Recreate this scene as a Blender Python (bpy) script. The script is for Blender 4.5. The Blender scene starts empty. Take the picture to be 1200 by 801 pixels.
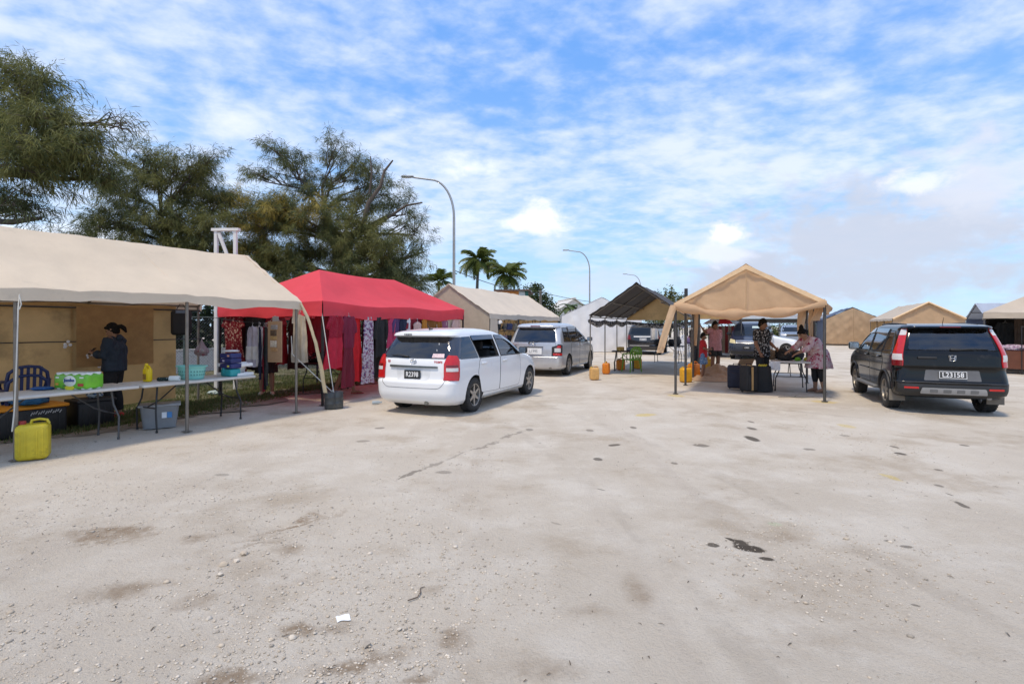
import bpy, bmesh, math, random
import numpy as np
from mathutils import Vector, Matrix, noise as mnoise

random.seed(7)
rng = np.random.default_rng(7)
scene = bpy.context.scene
COL = scene.collection
R = math.radians

# ---------------------------------------------------------------- camera
cam_data = bpy.data.cameras.new('camera')
cam = bpy.data.objects.new('camera', cam_data)
COL.objects.link(cam)
cam.location = (0, 0, 1.6)
cam.rotation_euler = (R(90), 0, 0)
cam_data.sensor_width = 36.0
cam_data.lens = 18.3
cam_data.shift_y = -0.0154
cam_data.clip_start = 0.05
cam_data.clip_end = 5000
scene.camera = cam

# ---------------------------------------------------------------- sky and sun
SUN_EL, SUN_AZ = 65.0, 222.0          # azimuth clockwise from +Y
SKY_STRENGTH = 0.11
world = bpy.data.worlds.new('World')
scene.world = world
world.use_nodes = True


def build_sky():
    nt = world.node_tree
    nt.nodes.clear()
    N = nt.nodes.new
    L = nt.links.new

    def math_n(op, a, b=None, c=None, clamp=False):
        n = N('ShaderNodeMath'); n.operation = op; n.use_clamp = clamp
        for i, v in enumerate((a, b, c)):
            if v is None: continue
            if isinstance(v, (int, float)): n.inputs[i].default_value = v
            else: L(v, n.inputs[i])
        return n.outputs[0]

    def ramp(v, lo, hi, o0=0.0, o1=1.0):
        n = N('ShaderNodeMapRange'); n.interpolation_type = 'SMOOTHSTEP'
        L(v, n.inputs[0])
        n.inputs[1].default_value = lo; n.inputs[2].default_value = hi
        n.inputs[3].default_value = o0; n.inputs[4].default_value = o1
        return n.outputs[0]

    def mix(f, a, b):
        n = N('ShaderNodeMix'); n.data_type = 'RGBA'
        if isinstance(f, (int, float)): n.inputs[0].default_value = f
        else: L(f, n.inputs[0])
        for i, v in ((6, a), (7, b)):
            if isinstance(v, tuple): n.inputs[i].default_value = (*v, 1)
            else: L(v, n.inputs[i])
        return n.outputs[2]

    def noise(vec, scale, detail=8, rough=.6, dist=0.0):
        n = N('ShaderNodeTexNoise')
        L(vec, n.inputs['Vector'])
        n.inputs['Scale'].default_value = scale
        n.inputs['Detail'].default_value = detail
        n.inputs['Roughness'].default_value = rough
        n.inputs['Distortion'].default_value = dist
        return n.outputs['Fac']

    tc = N('ShaderNodeTexCoord')
    nrm = N('ShaderNodeVectorMath'); nrm.operation = 'NORMALIZE'
    L(tc.outputs['Generated'], nrm.inputs[0])
    sep = N('ShaderNodeSeparateXYZ'); L(nrm.outputs[0], sep.inputs[0])
    x, y, z = sep.outputs
    zc = math_n('MAXIMUM', z, 0.0)
    sky = N('ShaderNodeTexSky'); sky.sky_type = 'NISHITA'
    sky.sun_disc = False
    sky.sun_elevation = R(SUN_EL); sky.sun_rotation = R(SUN_AZ)
    sky.air_density = 1.15; sky.dust_density = 0.35; sky.ozone_density = 3.2
    skyc = N('ShaderNodeVectorMath'); skyc.operation = 'SCALE'
    L(sky.outputs[0], skyc.inputs[0]); skyc.inputs['Scale'].default_value = SKY_STRENGTH
    # lift: hazy humid air makes the blue paler
    sky_col = mix(0.78, skyc.outputs[0], mix(ramp(z, .0, .5), (0.37, 0.60, .86), (0.14, 0.345, .80)))

    # high, rippled sheet of cloud seen from below
    den = math_n('ADD', zc, 0.16)
    px = math_n('DIVIDE', x, den); py = math_n('DIVIDE', y, den)
    cmb = N('ShaderNodeCombineXYZ'); L(px, cmb.inputs[0]); L(py, cmb.inputs[1])
    rot = N('ShaderNodeMapping'); L(cmb.outputs[0], rot.inputs[0])
    rot.inputs['Rotation'].default_value = (0, 0, R(-34))
    rot.inputs['Scale'].default_value = (1.0, 1.2, 1.0)
    big = noise(rot.outputs[0], 1.0, 4, .5, .1)
    rip = noise(rot.outputs[0], 6.5, 8, .56, .12)
    fine = noise(rot.outputs[0], 14.0, 6, .6, .2)
    s = math_n('ADD', math_n('MULTIPLY', big, 1.0), math_n('MULTIPLY', rip, .74))
    s = math_n('ADD', s, math_n('MULTIPLY', fine, .20))
    sheet = ramp(s, .72, 1.22)
    sheet = math_n('MULTIPLY', sheet, ramp(z, 0.02, 0.20, .25, 1.0))
    sheet = math_n('MULTIPLY', sheet, .88)
    c = mix(sheet, sky_col, (0.64, 0.70, 0.83))

    # cumulus near the horizon: azimuth / elevation space
    az = math_n('ARCTAN2', x, y)
    el = math_n('ARCSINE', z)
    ae = N('ShaderNodeCombineXYZ'); L(az, ae.inputs[0]); L(math_n('MULTIPLY', el, 1.5), ae.inputs[1])
    n1 = noise(ae.outputs[0], 16.0, 10, .58, .3)
    n2 = noise(ae.outputs[0], 3.2, 8, .55, .1)
    # broad grey-white banks low in the sky, all the way round
    band = math_n('MULTIPLY', ramp(el, .0, .05), ramp(el, .34, .12))
    bank = math_n('MULTIPLY', ramp(n2, .50, .66), band)
    c = mix(math_n('MULTIPLY', bank, .55), c, (0.60, 0.66, 0.82))

    def blob(a_deg, e_deg, ra, re, col, strength, soft=.5, namp=1.5):
        dx = math_n('DIVIDE', math_n('SUBTRACT', az, R(a_deg)), R(ra))
        dy = math_n('DIVIDE', math_n('SUBTRACT', el, R(e_deg)), R(re))
        # flatter base: steeper fall-off below
        dyb = math_n('MULTIPLY', dy, 1.5)
        dy2 = math_n('MAXIMUM', dy, math_n('MULTIPLY', dyb, -1.0))
        d = math_n('SQRT', math_n('ADD', math_n('POWER', dx, 2.0), math_n('POWER', dy2, 2.0)))
        v = math_n('SUBTRACT', 1.0, d)
        v = math_n('ADD', v, math_n('MULTIPLY', math_n('SUBTRACT', n1, .5), namp))
        m = math_n('MULTIPLY', ramp(v, .05, .05 + soft), strength)
        nonlocal c
        c = mix(m, c, col)

    # large grey bank to the right, then separate cumulus
    for q in ((35, 6.5, 19, 9.5, (0.47, 0.51, 0.61), .9, .7, 1.9), (43, 11.5, 9, 5.5, (0.60, 0.64, 0.74), .75, .9, 1.9), (25, 4.2, 10, 4.8, (0.46, 0.51, 0.62), .85, .7, 1.9),
              (10, 4.6, 8, 2.6, (0.52, 0.60, 0.80), .65, .7, 2.0), (4.0, 8.2, 3.6, 2.4, (0.60, 0.67, 0.86), .5, .8, 1.6), (38, 12.2, 3.2, 1.8, (0.80, 0.82, 0.90), .6, .6, 2.0),
              (22.3, 9.0, 3.0, 1.9, (0.82, 0.82, .84), .98, .6, 1.9), (21.0, 7.4, 5.0, 2.4, (0.68, 0.72, 0.85), .8, .6, 2.0), (3.0, 11.3, 4.4, 3.0, (0.80, 0.81, .83), .98, .7, 1.7), (3.0, 10.3, 3.6, 1.2, (0.66, 0.71, .82), .5, .9, 1.5), (2.0, 10.9, 5.6, 1.6, (0.82, 0.85, 0.95), .6, .8, 1.8),
              (-5.0, 16.8, 4.2, 2.1, (0.84, 0.86, 0.95), .75, .9, 1.8), (-5.4, 11.6, 3.4, 1.6, (0.78, 0.82, 0.94), .6, .9, 1.8), (-27, 19, 7, 5.5, (0.76, 0.79, 0.92), .6, 1.0, 1.6), (-41, 6.0, 7, 4, (0.86, 0.89, 0.97), .8, .8, 1.8)):
        blob(*q)
    bg = N('ShaderNodeBackground'); L(c, bg.inputs[0]); bg.inputs[1].default_value = 1.0
    out = N('ShaderNodeOutputWorld'); L(bg.outputs[0], out.inputs[0])


build_sky()
sun_data = bpy.data.lights.new('sun', 'SUN')
sun_data.energy = 2.15
sun_data.angle = R(7.0)
sun_data.color = (1.0, 0.86, 0.66)
sun = bpy.data.objects.new('sun', sun_data)
COL.objects.link(sun)
_sd = Vector((math.sin(R(SUN_AZ)) * math.cos(R(SUN_EL)), math.cos(R(SUN_AZ)) * math.cos(R(SUN_EL)), math.sin(R(SUN_EL))))
sun.rotation_euler = _sd.to_track_quat('Z', 'Y').to_euler()
sun.location = (-20, -20, 40)
vs = scene.view_settings
scene.display_settings.display_device = 'sRGB'
vs.view_transform = 'Standard'; vs.look = 'None'; vs.exposure = 0.46; vs.gamma = 1.0
vs.use_curve_mapping = False

# ---------------------------------------------------------------- materials
MATS = {}


def lin(c):
    """sRGB 0-255 to linear"""
    return tuple(((v / 255) / 12.92 if v / 255 <= .04045 else ((v / 255 + .055) / 1.055) ** 2.4) for v in c)


def mat(name, col, rough=.6, metal=0.0, var=.12, vscale=6.0, bump=0.0, bscale=40.0, spec=.5,
        coat=0.0, transl=0.0, alpha=1.0, dirt=None, stretch=(1, 1, 1), emit=None):
    """procedural material: colour broken up by noise, optional bump, dirt and translucency"""
    if name in MATS: return MATS[name]
    m = bpy.data.materials.new(name); m.use_nodes = True
    nt = m.node_tree; nt.nodes.clear()
    N = nt.nodes.new; L = nt.links.new
    out = N('ShaderNodeOutputMaterial')
    p = N('ShaderNodeBsdfPrincipled')
    tc = N('ShaderNodeTexCoord')
    mp = N('ShaderNodeMapping'); L(tc.outputs['Object'], mp.inputs[0]); mp.inputs['Scale'].default_value = stretch
    nz = N('ShaderNodeTexNoise'); L(mp.outputs[0], nz.inputs['Vector'])
    nz.inputs['Scale'].default_value = vscale; nz.inputs['Detail'].default_value = 7; nz.inputs['Roughness'].default_value = .62
    mx = N('ShaderNodeMix'); mx.data_type = 'RGBA'
    mr = N('ShaderNodeMapRange'); L(nz.outputs['Fac'], mr.inputs[0])
    mr.inputs[1].default_value = .3; mr.inputs[2].default_value = .7
    L(mr.outputs[0], mx.inputs[0])
    mx.inputs[6].default_value = (*[max(0, c * (1 - var)) for c in col], 1)
    mx.inputs[7].default_value = (*[min(1, c * (1 + var)) for c in col], 1)
    colout = mx.outputs[2]
    if dirt:
        dcol, lo, hi, dsc = dirt
        n2 = N('ShaderNodeTexNoise'); L(mp.outputs[0], n2.inputs['Vector']); n2.inputs['Scale'].default_value = dsc
        n2.inputs['Detail'].default_value = 9; n2.inputs['Roughness'].default_value = .68
        r2 = N('ShaderNodeMapRange'); L(n2.outputs['Fac'], r2.inputs[0]); r2.inputs[1].default_value = lo; r2.inputs[2].default_value = hi
        m2 = N('ShaderNodeMix'); m2.data_type = 'RGBA'; L(r2.outputs[0], m2.inputs[0]); L(colout, m2.inputs[6]); m2.inputs[7].default_value = (*dcol, 1)
        colout = m2.outputs[2]
    L(colout, p.inputs['Base Color'])
    p.inputs['Roughness'].default_value = rough
    p.inputs['Metallic'].default_value = metal
    p.inputs['Specular IOR Level'].default_value = spec
    p.inputs['Coat Weight'].default_value = coat
    p.inputs['Coat Roughness'].default_value = .06
    if emit: 
        p.inputs['Emission Color'].default_value = (*emit[0], 1); p.inputs['Emission Strength'].default_value = emit[1]
    if bump:
        nb = N('ShaderNodeTexNoise'); L(mp.outputs[0], nb.inputs['Vector']); nb.inputs['Scale'].default_value = bscale
        nb.inputs['Detail'].default_value = 6
        b = N('ShaderNodeBump'); b.inputs['Strength'].default_value = bump; b.inputs['Distance'].default_value = .02
        L(nb.outputs['Fac'], b.inputs['Height']); L(b.outputs[0], p.inputs['Normal'])
    sh = p.outputs[0]
    if transl:
        t = N('ShaderNodeBsdfTranslucent'); L(colout, t.inputs[0])
        ms = N('ShaderNodeMixShader'); ms.inputs[0].default_value = transl
        L(sh, ms.inputs[1]); L(t.outputs[0], ms.inputs[2]); sh = ms.outputs[0]
    if alpha < 1:
        t = N('ShaderNodeBsdfTransparent')
        ms = N('ShaderNodeMixShader'); ms.inputs[0].default_value = alpha
        L(t.outputs[0], ms.inputs[1]); L(sh, ms.inputs[2]); sh = ms.outputs[0]
    L(sh, out.inputs[0])
    MATS[name] = m
    return m


def glass(name, tint, dens):
    """window glass: tinted see-through pane with a mirror-like coat"""
    if name in MATS: return MATS[name]
    m = bpy.data.materials.new(name); m.use_nodes = True
    nt = m.node_tree; nt.nodes.clear(); N = nt.nodes.new; L = nt.links.new
    out = N('ShaderNodeOutputMaterial')
    t = N('ShaderNodeBsdfTransparent')
    tc = N('ShaderNodeTexCoord'); nz = N('ShaderNodeTexNoise'); L(tc.outputs['Object'], nz.inputs['Vector'])
    nz.inputs['Scale'].default_value = 3; nz.inputs['Detail'].default_value = 5
    mx = N('ShaderNodeMix'); mx.data_type = 'RGBA'; L(nz.outputs['Fac'], mx.inputs[0])
    mx.inputs[6].default_value = (*[c * dens * .8 for c in tint], 1); mx.inputs[7].default_value = (*[min(1, c * dens * 1.2) for c in tint], 1)
    L(mx.outputs[2], t.inputs[0])
    g = N('ShaderNodeBsdfGlossy'); g.inputs['Roughness'].default_value = .04; g.inputs['Color'].default_value = (.9, .93, 1, 1)
    fr = N('ShaderNodeFresnel'); fr.inputs[0].default_value = 1.52
    ad = N('ShaderNodeMath'); ad.operation = 'ADD'; L(fr.outputs[0], ad.inputs[0]); ad.inputs[1].default_value = .05; ad.use_clamp = True
    ms = N('ShaderNodeMixShader'); L(ad.outputs[0], ms.inputs[0]); L(t.outputs[0], ms.inputs[1]); L(g.outputs[0], ms.inputs[2])
    L(ms.outputs[0], out.inputs[0])
    MATS[name] = m
    return m


def pattern(name, base, cols, scale=14, rough=.75, thr=.35, transl=0.15, dist=.35):
    """printed cloth: blotchy flowers in several colours over a base"""
    if name in MATS: return MATS[name]
    m = bpy.data.materials.new(name); m.use_nodes = True
    nt = m.node_tree; nt.nodes.clear(); N = nt.nodes.new; L = nt.links.new
    out = N('ShaderNodeOutputMaterial'); p = N('ShaderNodeBsdfPrincipled')
    p.inputs['Roughness'].default_value = rough; p.inputs['Specular IOR Level'].default_value = .2
    tc = N('ShaderNodeTexCoord')
    nd = N('ShaderNodeTexNoise'); L(tc.outputs['Object'], nd.inputs['Vector']); nd.inputs['Scale'].default_value = scale * 1.4; nd.inputs['Detail'].default_value = 4
    av = N('ShaderNodeVectorMath'); av.operation = 'MULTIPLY_ADD'
    L(nd.outputs['Color'], av.inputs[0]); av.inputs[1].default_value = (dist / scale * 2,) * 3; L(tc.outputs['Object'], av.inputs[2])
    c = None
    prev = tuple(base)
    for i, cc in enumerate(cols):
        v = N('ShaderNodeTexVoronoi'); v.inputs['Scale'].default_value = scale * (1 + .37 * i)
        of = N('ShaderNodeVectorMath'); of.operation = 'ADD'; L(av.outputs[0], of.inputs[0]); of.inputs[1].default_value = (3.1 * i, 1.7 * i, 2.3 * i)
        L(of.outputs[0], v.inputs['Vector'])
        mr = N('ShaderNodeMapRange'); L(v.outputs['Distance'], mr.inputs[0])
        mr.inputs[1].default_value = thr; mr.inputs[2].default_value = thr + .1; mr.inputs[3].default_value = 1; mr.inputs[4].default_value = 0
        mx = N('ShaderNodeMix'); mx.data_type = 'RGBA'; L(mr.outputs[0], mx.inputs[0])
        if c is None: mx.inputs[6].default_value = (*prev, 1)
        else: L(c, mx.inputs[6])
        mx.inputs[7].default_value = (*cc, 1)
        c = mx.outputs[2]
    L(c, p.inputs['Base Color'])
    t = N('ShaderNodeBsdfTranslucent'); L(c, t.inputs[0])
    ms = N('ShaderNodeMixShader'); ms.inputs[0].default_value = transl
    L(p.outputs[0], ms.inputs[1]); L(t.outputs[0], ms.inputs[2]); L(ms.outputs[0], out.inputs[0])
    MATS[name] = m
    return m


# ---------------------------------------------------------------- mesh helpers
class MB:
    """collects shapes, builds one mesh object"""
    def __init__(self):
        self.v = []; self.f = []; self.mi = []

    def add(self, verts, faces, mi=0):
        o = len(self.v)
        self.v.extend([tuple(p) for p in verts])
        for fc in faces:
            self.f.append(tuple(i + o for i in fc)); self.mi.append(mi)

    def box(self, c, s, rot=None, mi=0, taper=1.0):
        hx, hy, hz = s[0] / 2, s[1] / 2, s[2] / 2
        pts = []
        for zz in (-1, 1):
            k = taper if zz > 0 else 1.0
            for (a, b) in ((-1, -1), (1, -1), (1, 1), (-1, 1)):
                p = Vector((a * hx * k, b * hy * k, zz * hz))
                if rot is not None: p = rot @ p
                pts.append(p + Vector(c))
        self.add(pts, [(3, 2, 1, 0), (4, 5, 6, 7), (0, 1, 5, 4), (1, 2, 6, 5), (2, 3, 7, 6), (3, 0, 4, 7)], mi)

    def rbox(self, c, s, r=.01, rot=None, mi=0, seg=3):
        """box with rounded vertical edges and softened top/bottom"""
        hx, hy, hz = s[0] / 2, s[1] / 2, s[2] / 2
        r = min(r, hx * .98, hy * .98, hz * .98)
        prof = [(-hz + r * (1 - math.sin(a)), r * (1 - math.sin(math.pi / 2 - a))) for a in [math.pi / 2 * (1 - k / seg) for k in range(seg + 1)]]
        prof = prof + [(-z, i) for z, i in prof[::-1]]
        V = []; F = []
        n = 4 * (seg + 1)
        for z, ins in prof:
            for q in range(4):
                cx = (hx - r) * (1, -1, -1, 1)[q]; cy = (hy - r) * (1, 1, -1, -1)[q]
                for k in range(seg + 1):
                    a = math.pi / 2 * (q + k / seg)
                    rr = max(r - ins, r * .06)
                    p = Vector((cx + rr * math.cos(a), cy + rr * math.sin(a), z))
                    if rot is not None: p = rot @ p
                    V.append(p + Vector(c))
        for i in range(len(prof) - 1):
            for k in range(n):
                a = i * n + k; b = i * n + (k + 1) % n
                F.append((a, b, b + n, a + n))
        F.append(tuple(range(n))[::-1]); F.append(tuple(range((len(prof) - 1) * n, len(prof) * n)))
        self.add(V, F, mi)

    def tube(self, pts, rad, seg=8, mi=0, cap=True, ell=None):
        pts = [Vector(p) for p in pts]
        if isinstance(rad, (int, float)): rad = [rad] * len(pts)
        V = []; F = []
        prevn = None
        for i, p in enumerate(pts):
            if i == 0: t = pts[1] - pts[0]
            elif i == len(pts) - 1: t = pts[-1] - pts[-2]
            else: t = (pts[i + 1] - pts[i]).normalized() + (pts[i] - pts[i - 1]).normalized()
            t = t.normalized() if t.length > 1e-9 else Vector((0, 0, 1))
            if prevn is None:
                ref = Vector((0, 0, 1)) if abs(t.z) < .9 else Vector((1, 0, 0))
                nn = t.cross(ref).normalized()
            else:
                nn = (prevn - t * prevn.dot(t))
                nn = nn.normalized() if nn.length > 1e-6 else t.orthogonal().normalized()
            prevn = nn
            b = t.cross(nn)
            for k in range(seg):
                a = 2 * math.pi * k / seg
                V.append(p + (nn * math.cos(a) + b * math.sin(a)) * rad[i])
        for i in range(len(pts) - 1):
            for k in range(seg):
                a = i * seg + k; b2 = i * seg + (k + 1) % seg
                F.append((a, b2, b2 + seg, a + seg))
        if cap:
            F.append(tuple(range(seg))[::-1]); F.append(tuple(range((len(pts) - 1) * seg, len(pts) * seg)))
        self.add(V, F, mi)

    def lathe(self, prof, seg=24, axis='Z', c=(0, 0, 0), mi=0, close=False, rot=None):
        """prof: list of (radius, height)"""
        V = []; F = []
        n = len(prof)
        for k in range(seg):
            a = 2 * math.pi * k / seg
            for (r, h) in prof:
                if axis == 'Z': p = Vector((r * math.cos(a), r * math.sin(a), h))
                elif axis == 'X': p = Vector((h, r * math.cos(a), r * math.sin(a)))
                else: p = Vector((r * math.sin(a), h, r * math.cos(a)))
                if rot is not None: p = rot @ p
                V.append(p + Vector(c))
        for k in range(seg):
            k2 = (k + 1) % seg
            for i in range(n - 1):
                F.append((k * n + i, k2 * n + i, k2 * n + i + 1, k * n + i + 1))
            if close: F.append((k * n + n - 1, k2 * n + n - 1, k2 * n, k * n))
        self.add(V, F, mi)

    def grid(self, fn, nu, nv, mi=0, closed_u=False):
        V = []; F = []
        for j in range(nv + 1):
            for i in range(nu + (0 if closed_u else 1)):
                V.append(fn(i / nu, j / nv))
        w = nu if closed_u else nu + 1
        for j in range(nv):
            for i in range(nu):
                a = j * w + i; b = j * w + (i + 1) % w
                F.append((a, b, b + w, a + w))
        self.add(V, F, mi)

    def prism(self, poly, d0, d1, plane='XZ', mi=0):
        """extrude a 2-D polygon between d0 and d1 along the third axis"""
        n = len(poly)
        def P(p, d):
            if plane == 'XZ': return (p[0], d, p[1])
            if plane == 'YZ': return (d, p[0], p[1])
            return (p[0], p[1], d)
        V = [P(p, d0) for p in poly] + [P(p, d1) for p in poly]
        F = [tuple(range(n)), tuple(range(2 * n - 1, n - 1, -1))]
        for i in range(n):
            j = (i + 1) % n
            F.append((i, i + n, j + n, j))
        self.add(V, F, mi)

    def build(self, name, mats, parent=None, smooth=None, loc=None, rotz=None, fix=True):
        me = bpy.data.meshes.new(name)
        me.from_pydata(self.v, [], self.f)
        if not isinstance(mats, (list, tuple)): mats = [mats]
        for m in mats: me.materials.append(m)
        if len(mats) > 1: me.polygons.foreach_set('material_index', self.mi)
        if fix:
            bm = bmesh.new(); bm.from_mesh(me)
            bmesh.ops.recalc_face_normals(bm, faces=bm.faces)
            bm.to_mesh(me); bm.free()
        if smooth is not None:
            me.polygons.foreach_set('use_smooth', [True] * len(me.polygons))
            me.set_sharp_from_angle(angle=R(smooth))
        me.update()
        return link(name, me, parent, loc, rotz)


def link(name, data, parent=None, loc=None, rotz=None):
    o = bpy.data.objects.new(name, data); COL.objects.link(o)
    if loc is not None: o.location = loc
    if rotz is not None: o.rotation_euler = (0, 0, rotz)
    if parent is not None: o.parent = parent
    return o


def tag(o, label, cat, group=None):
    o['label'] = label; o['category'] = cat
    if group: o['group'] = group
    return o


def thing(name, label, cat, loc=(0, 0, 0), rotz=0.0, group=None):
    o = link(name, None, None, loc, rotz)
    o.empty_display_size = .2
    return tag(o, label, cat, group)


def kind(o, k):
    o['kind'] = k; return o


def dup(root, loc, rotz=None, label=None, group=None):
    r = root.copy(); COL.objects.link(r); r.location = loc
    if rotz is not None: r.rotation_euler = (0, 0, rotz)
    if label: r['label'] = label
    if group: r['group'] = group
    for ch in list(root.children):
        c = ch.copy(); COL.objects.link(c); c.parent = r
        for g in list(ch.children):
            d = g.copy(); COL.objects.link(d); d.parent = c
    return r


def fast_mesh(name, V, F3, mats, mi=None, smooth=False):
    """numpy triangle soup -> mesh"""
    me = bpy.data.meshes.new(name)
    V = np.asarray(V, dtype=np.float32); F3 = np.asarray(F3, dtype=np.int32)
    k = F3.shape[1]
    me.vertices.add(len(V)); me.vertices.foreach_set('co', V.ravel())
    me.loops.add(F3.size); me.loops.foreach_set('vertex_index', F3.ravel())
    me.polygons.add(len(F3))
    me.polygons.foreach_set('loop_start', np.arange(0, F3.size, k, dtype=np.int32))
    me.polygons.foreach_set('loop_total', np.full(len(F3), k, dtype=np.int32))
    if not isinstance(mats, (list, tuple)): mats = [mats]
    for m in mats: me.materials.append(m)
    if mi is not None: me.polygons.foreach_set('material_index', np.asarray(mi, dtype=np.int32))
    me.update(calc_edges=True)
    if smooth: me.polygons.foreach_set('use_smooth', [True] * len(me.polygons))
    return me


def text_mesh(s, size, depth=.002, bold=0.0):
    cu = bpy.data.curves.new('t', 'FONT'); cu.body = s; cu.size = size; cu.align_x = 'CENTER'; cu.align_y = 'CENTER'
    cu.extrude = depth; cu.offset = bold; cu.resolution_u = 2
    o = bpy.data.objects.new('t', cu); COL.objects.link(o)
    dg = bpy.context.evaluated_depsgraph_get()
    me = bpy.data.meshes.new_from_object(o.evaluated_get(dg))
    bpy.data.objects.remove(o); bpy.data.curves.remove(cu)
    return me


def put_text(s, size, m, parent, loc, rot, name='lettering', bold=0.0, sx=1.0, depth=.002):
    me = text_mesh(s, size, depth, bold); me.materials.clear(); me.materials.append(m)
    o = link(name, me, parent, loc); o.rotation_euler = rot; o.scale = (sx, 1, 1)
    return o


def fbm(x, y, z=0.0, o=4):
    return mnoise.fractal(Vector((x, y, z)), 1.0, 2.0, o)


def AX(dx, dy):
    """rotation that turns local +Y onto (dx, dy)"""
    return math.atan2(-dx, dy)


ROW = AX(.39, .921)         # the direction the rows of stalls and cars follow
H0, FPX, HY = 1.6, 610.0, 382.0


def G(px, py):
    """ground point under a spot measured in the photograph"""
    Y = FPX * H0 / (py - HY)
    return ((px - 600) / FPX * Y, Y)

# ================================================================ GROUND
STAINS = [  # px, py, half width px, half height px, tilt deg, strength, colour index (0 damp soil, 1 oil, 2 yellow, 3 green)
    (130, 624, 58, 9, 0, .62, 0), (232, 628, 26, 11, 8, .5, 0), (345, 612, 52, 9, 18, .65, 0), (300, 636, 30, 8, 15, .4, 0),
    (140, 690, 52, 17, 8, .55, 0), (228, 702, 34, 15, 10, .42, 0), (347, 737, 20, 14, -10, .75, 0), (392, 732, 30, 6, 10, .45, 0),
    (425, 770, 60, 14, 14, .7, 0), (270, 792, 50, 13, 5, .7, 0), (532, 742, 18, 24, -25, .65, 0), (490, 790, 26, 10, 20, .55, 0),
    (745, 688, 16, 20, 0, .5, 0), (690, 712, 28, 10, 6, .28, 0), (640, 780, 46, 18, 0, .35, 0), (340, 640, 20, 6, 0, .5, 0), (505, 690, 18, 6, 10, .3, 0),
    (915, 628, 34, 6, -6, .35, 0), (980, 670, 60, 18, 0, .18, 0), (960, 745, 90, 18, 0, .18, 0),
    (862, 632, 15, 5, -16, .92, 1), (878, 640, 19, 6, -8, .95, 1), (835, 636, 8, 3, 0, .8, 1), (898, 652, 10, 4, -6, .9, 1), (870, 636, 10, 6, 0, .9, 1),
    (881, 513, 7, 3.4, 0, .85, 1), (881, 501, 5, 2, 0, .7, 1), (880, 493, 3, 1.4, 0, .6, 1), (720, 520, 7, 3, 8, .75, 1), (701, 537, 6, 2, 0, .7, 1),
    (822, 521, 10, 1.8, 0, .6, 1), (742, 500, 4, 1.6, 0, .6, 1), (704, 572, 6, 2.4, -10, .5, 1), (691, 503, 5, 1.4, 0, .5, 1),
    (1055, 530, 6, 2, 0, .8, 1), (1048, 522, 4, 1.6, 0, .6, 1), (1128, 589, 9, 6, -30, .7, 1), (1113, 577, 5, 2.4, -20, .65, 1), (1100, 567, 4, 2, 0, .55, 1),
    (1062, 637, 8, 2.2, 0, .6, 1), (1041, 630, 5, 1.8, 0, .5, 1), (1073, 706, 6, 2.2, -10, .6, 1), (1100, 549, 5, 1.4, 0, .6, 1), (948, 525, 7, 1.6, 0, .5, 1),
    (620, 502, 5, 1.6, 0, .5, 1), (790, 541, 4, 1.5, 0, .5, 1), (520, 551, 10, 2, 0, .4, 1), (445, 500, 6, 1.2, 0, .5, 1), (425, 515, 9, 1.4, 0, .4, 1), (260, 555, 10, 1.8, 0, .35, 1), (1130, 520, 5, 1.3, 0, .6, 1), (990, 509, 6, 1.3, 0, .4, 1),
    (481, 553, 16, 3.0, 22, .55, 1), (508, 543, 14, 2.0, 22, .38, 1), (535, 532, 14, 1.6, 22, .3, 1), (568, 521, 18, 1.4, 20, .4, 1), (600, 508, 16, 1.4, 20, .4, 1), (652, 611, 7, 3.5, -20, .3, 1),
    (1044, 557, 13, 7, -20, .5, 2), (756, 485, 12, 2.6, 6, .6, 2), (992, 498, 8, 2.6, 0, .45, 2), (908, 611, 9, 2.6, 0, .3, 3), (966, 470, 14, 2.0, 0, .5, 2), (792, 463, 10, 1.6, 0, .5, 2),
]


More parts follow.
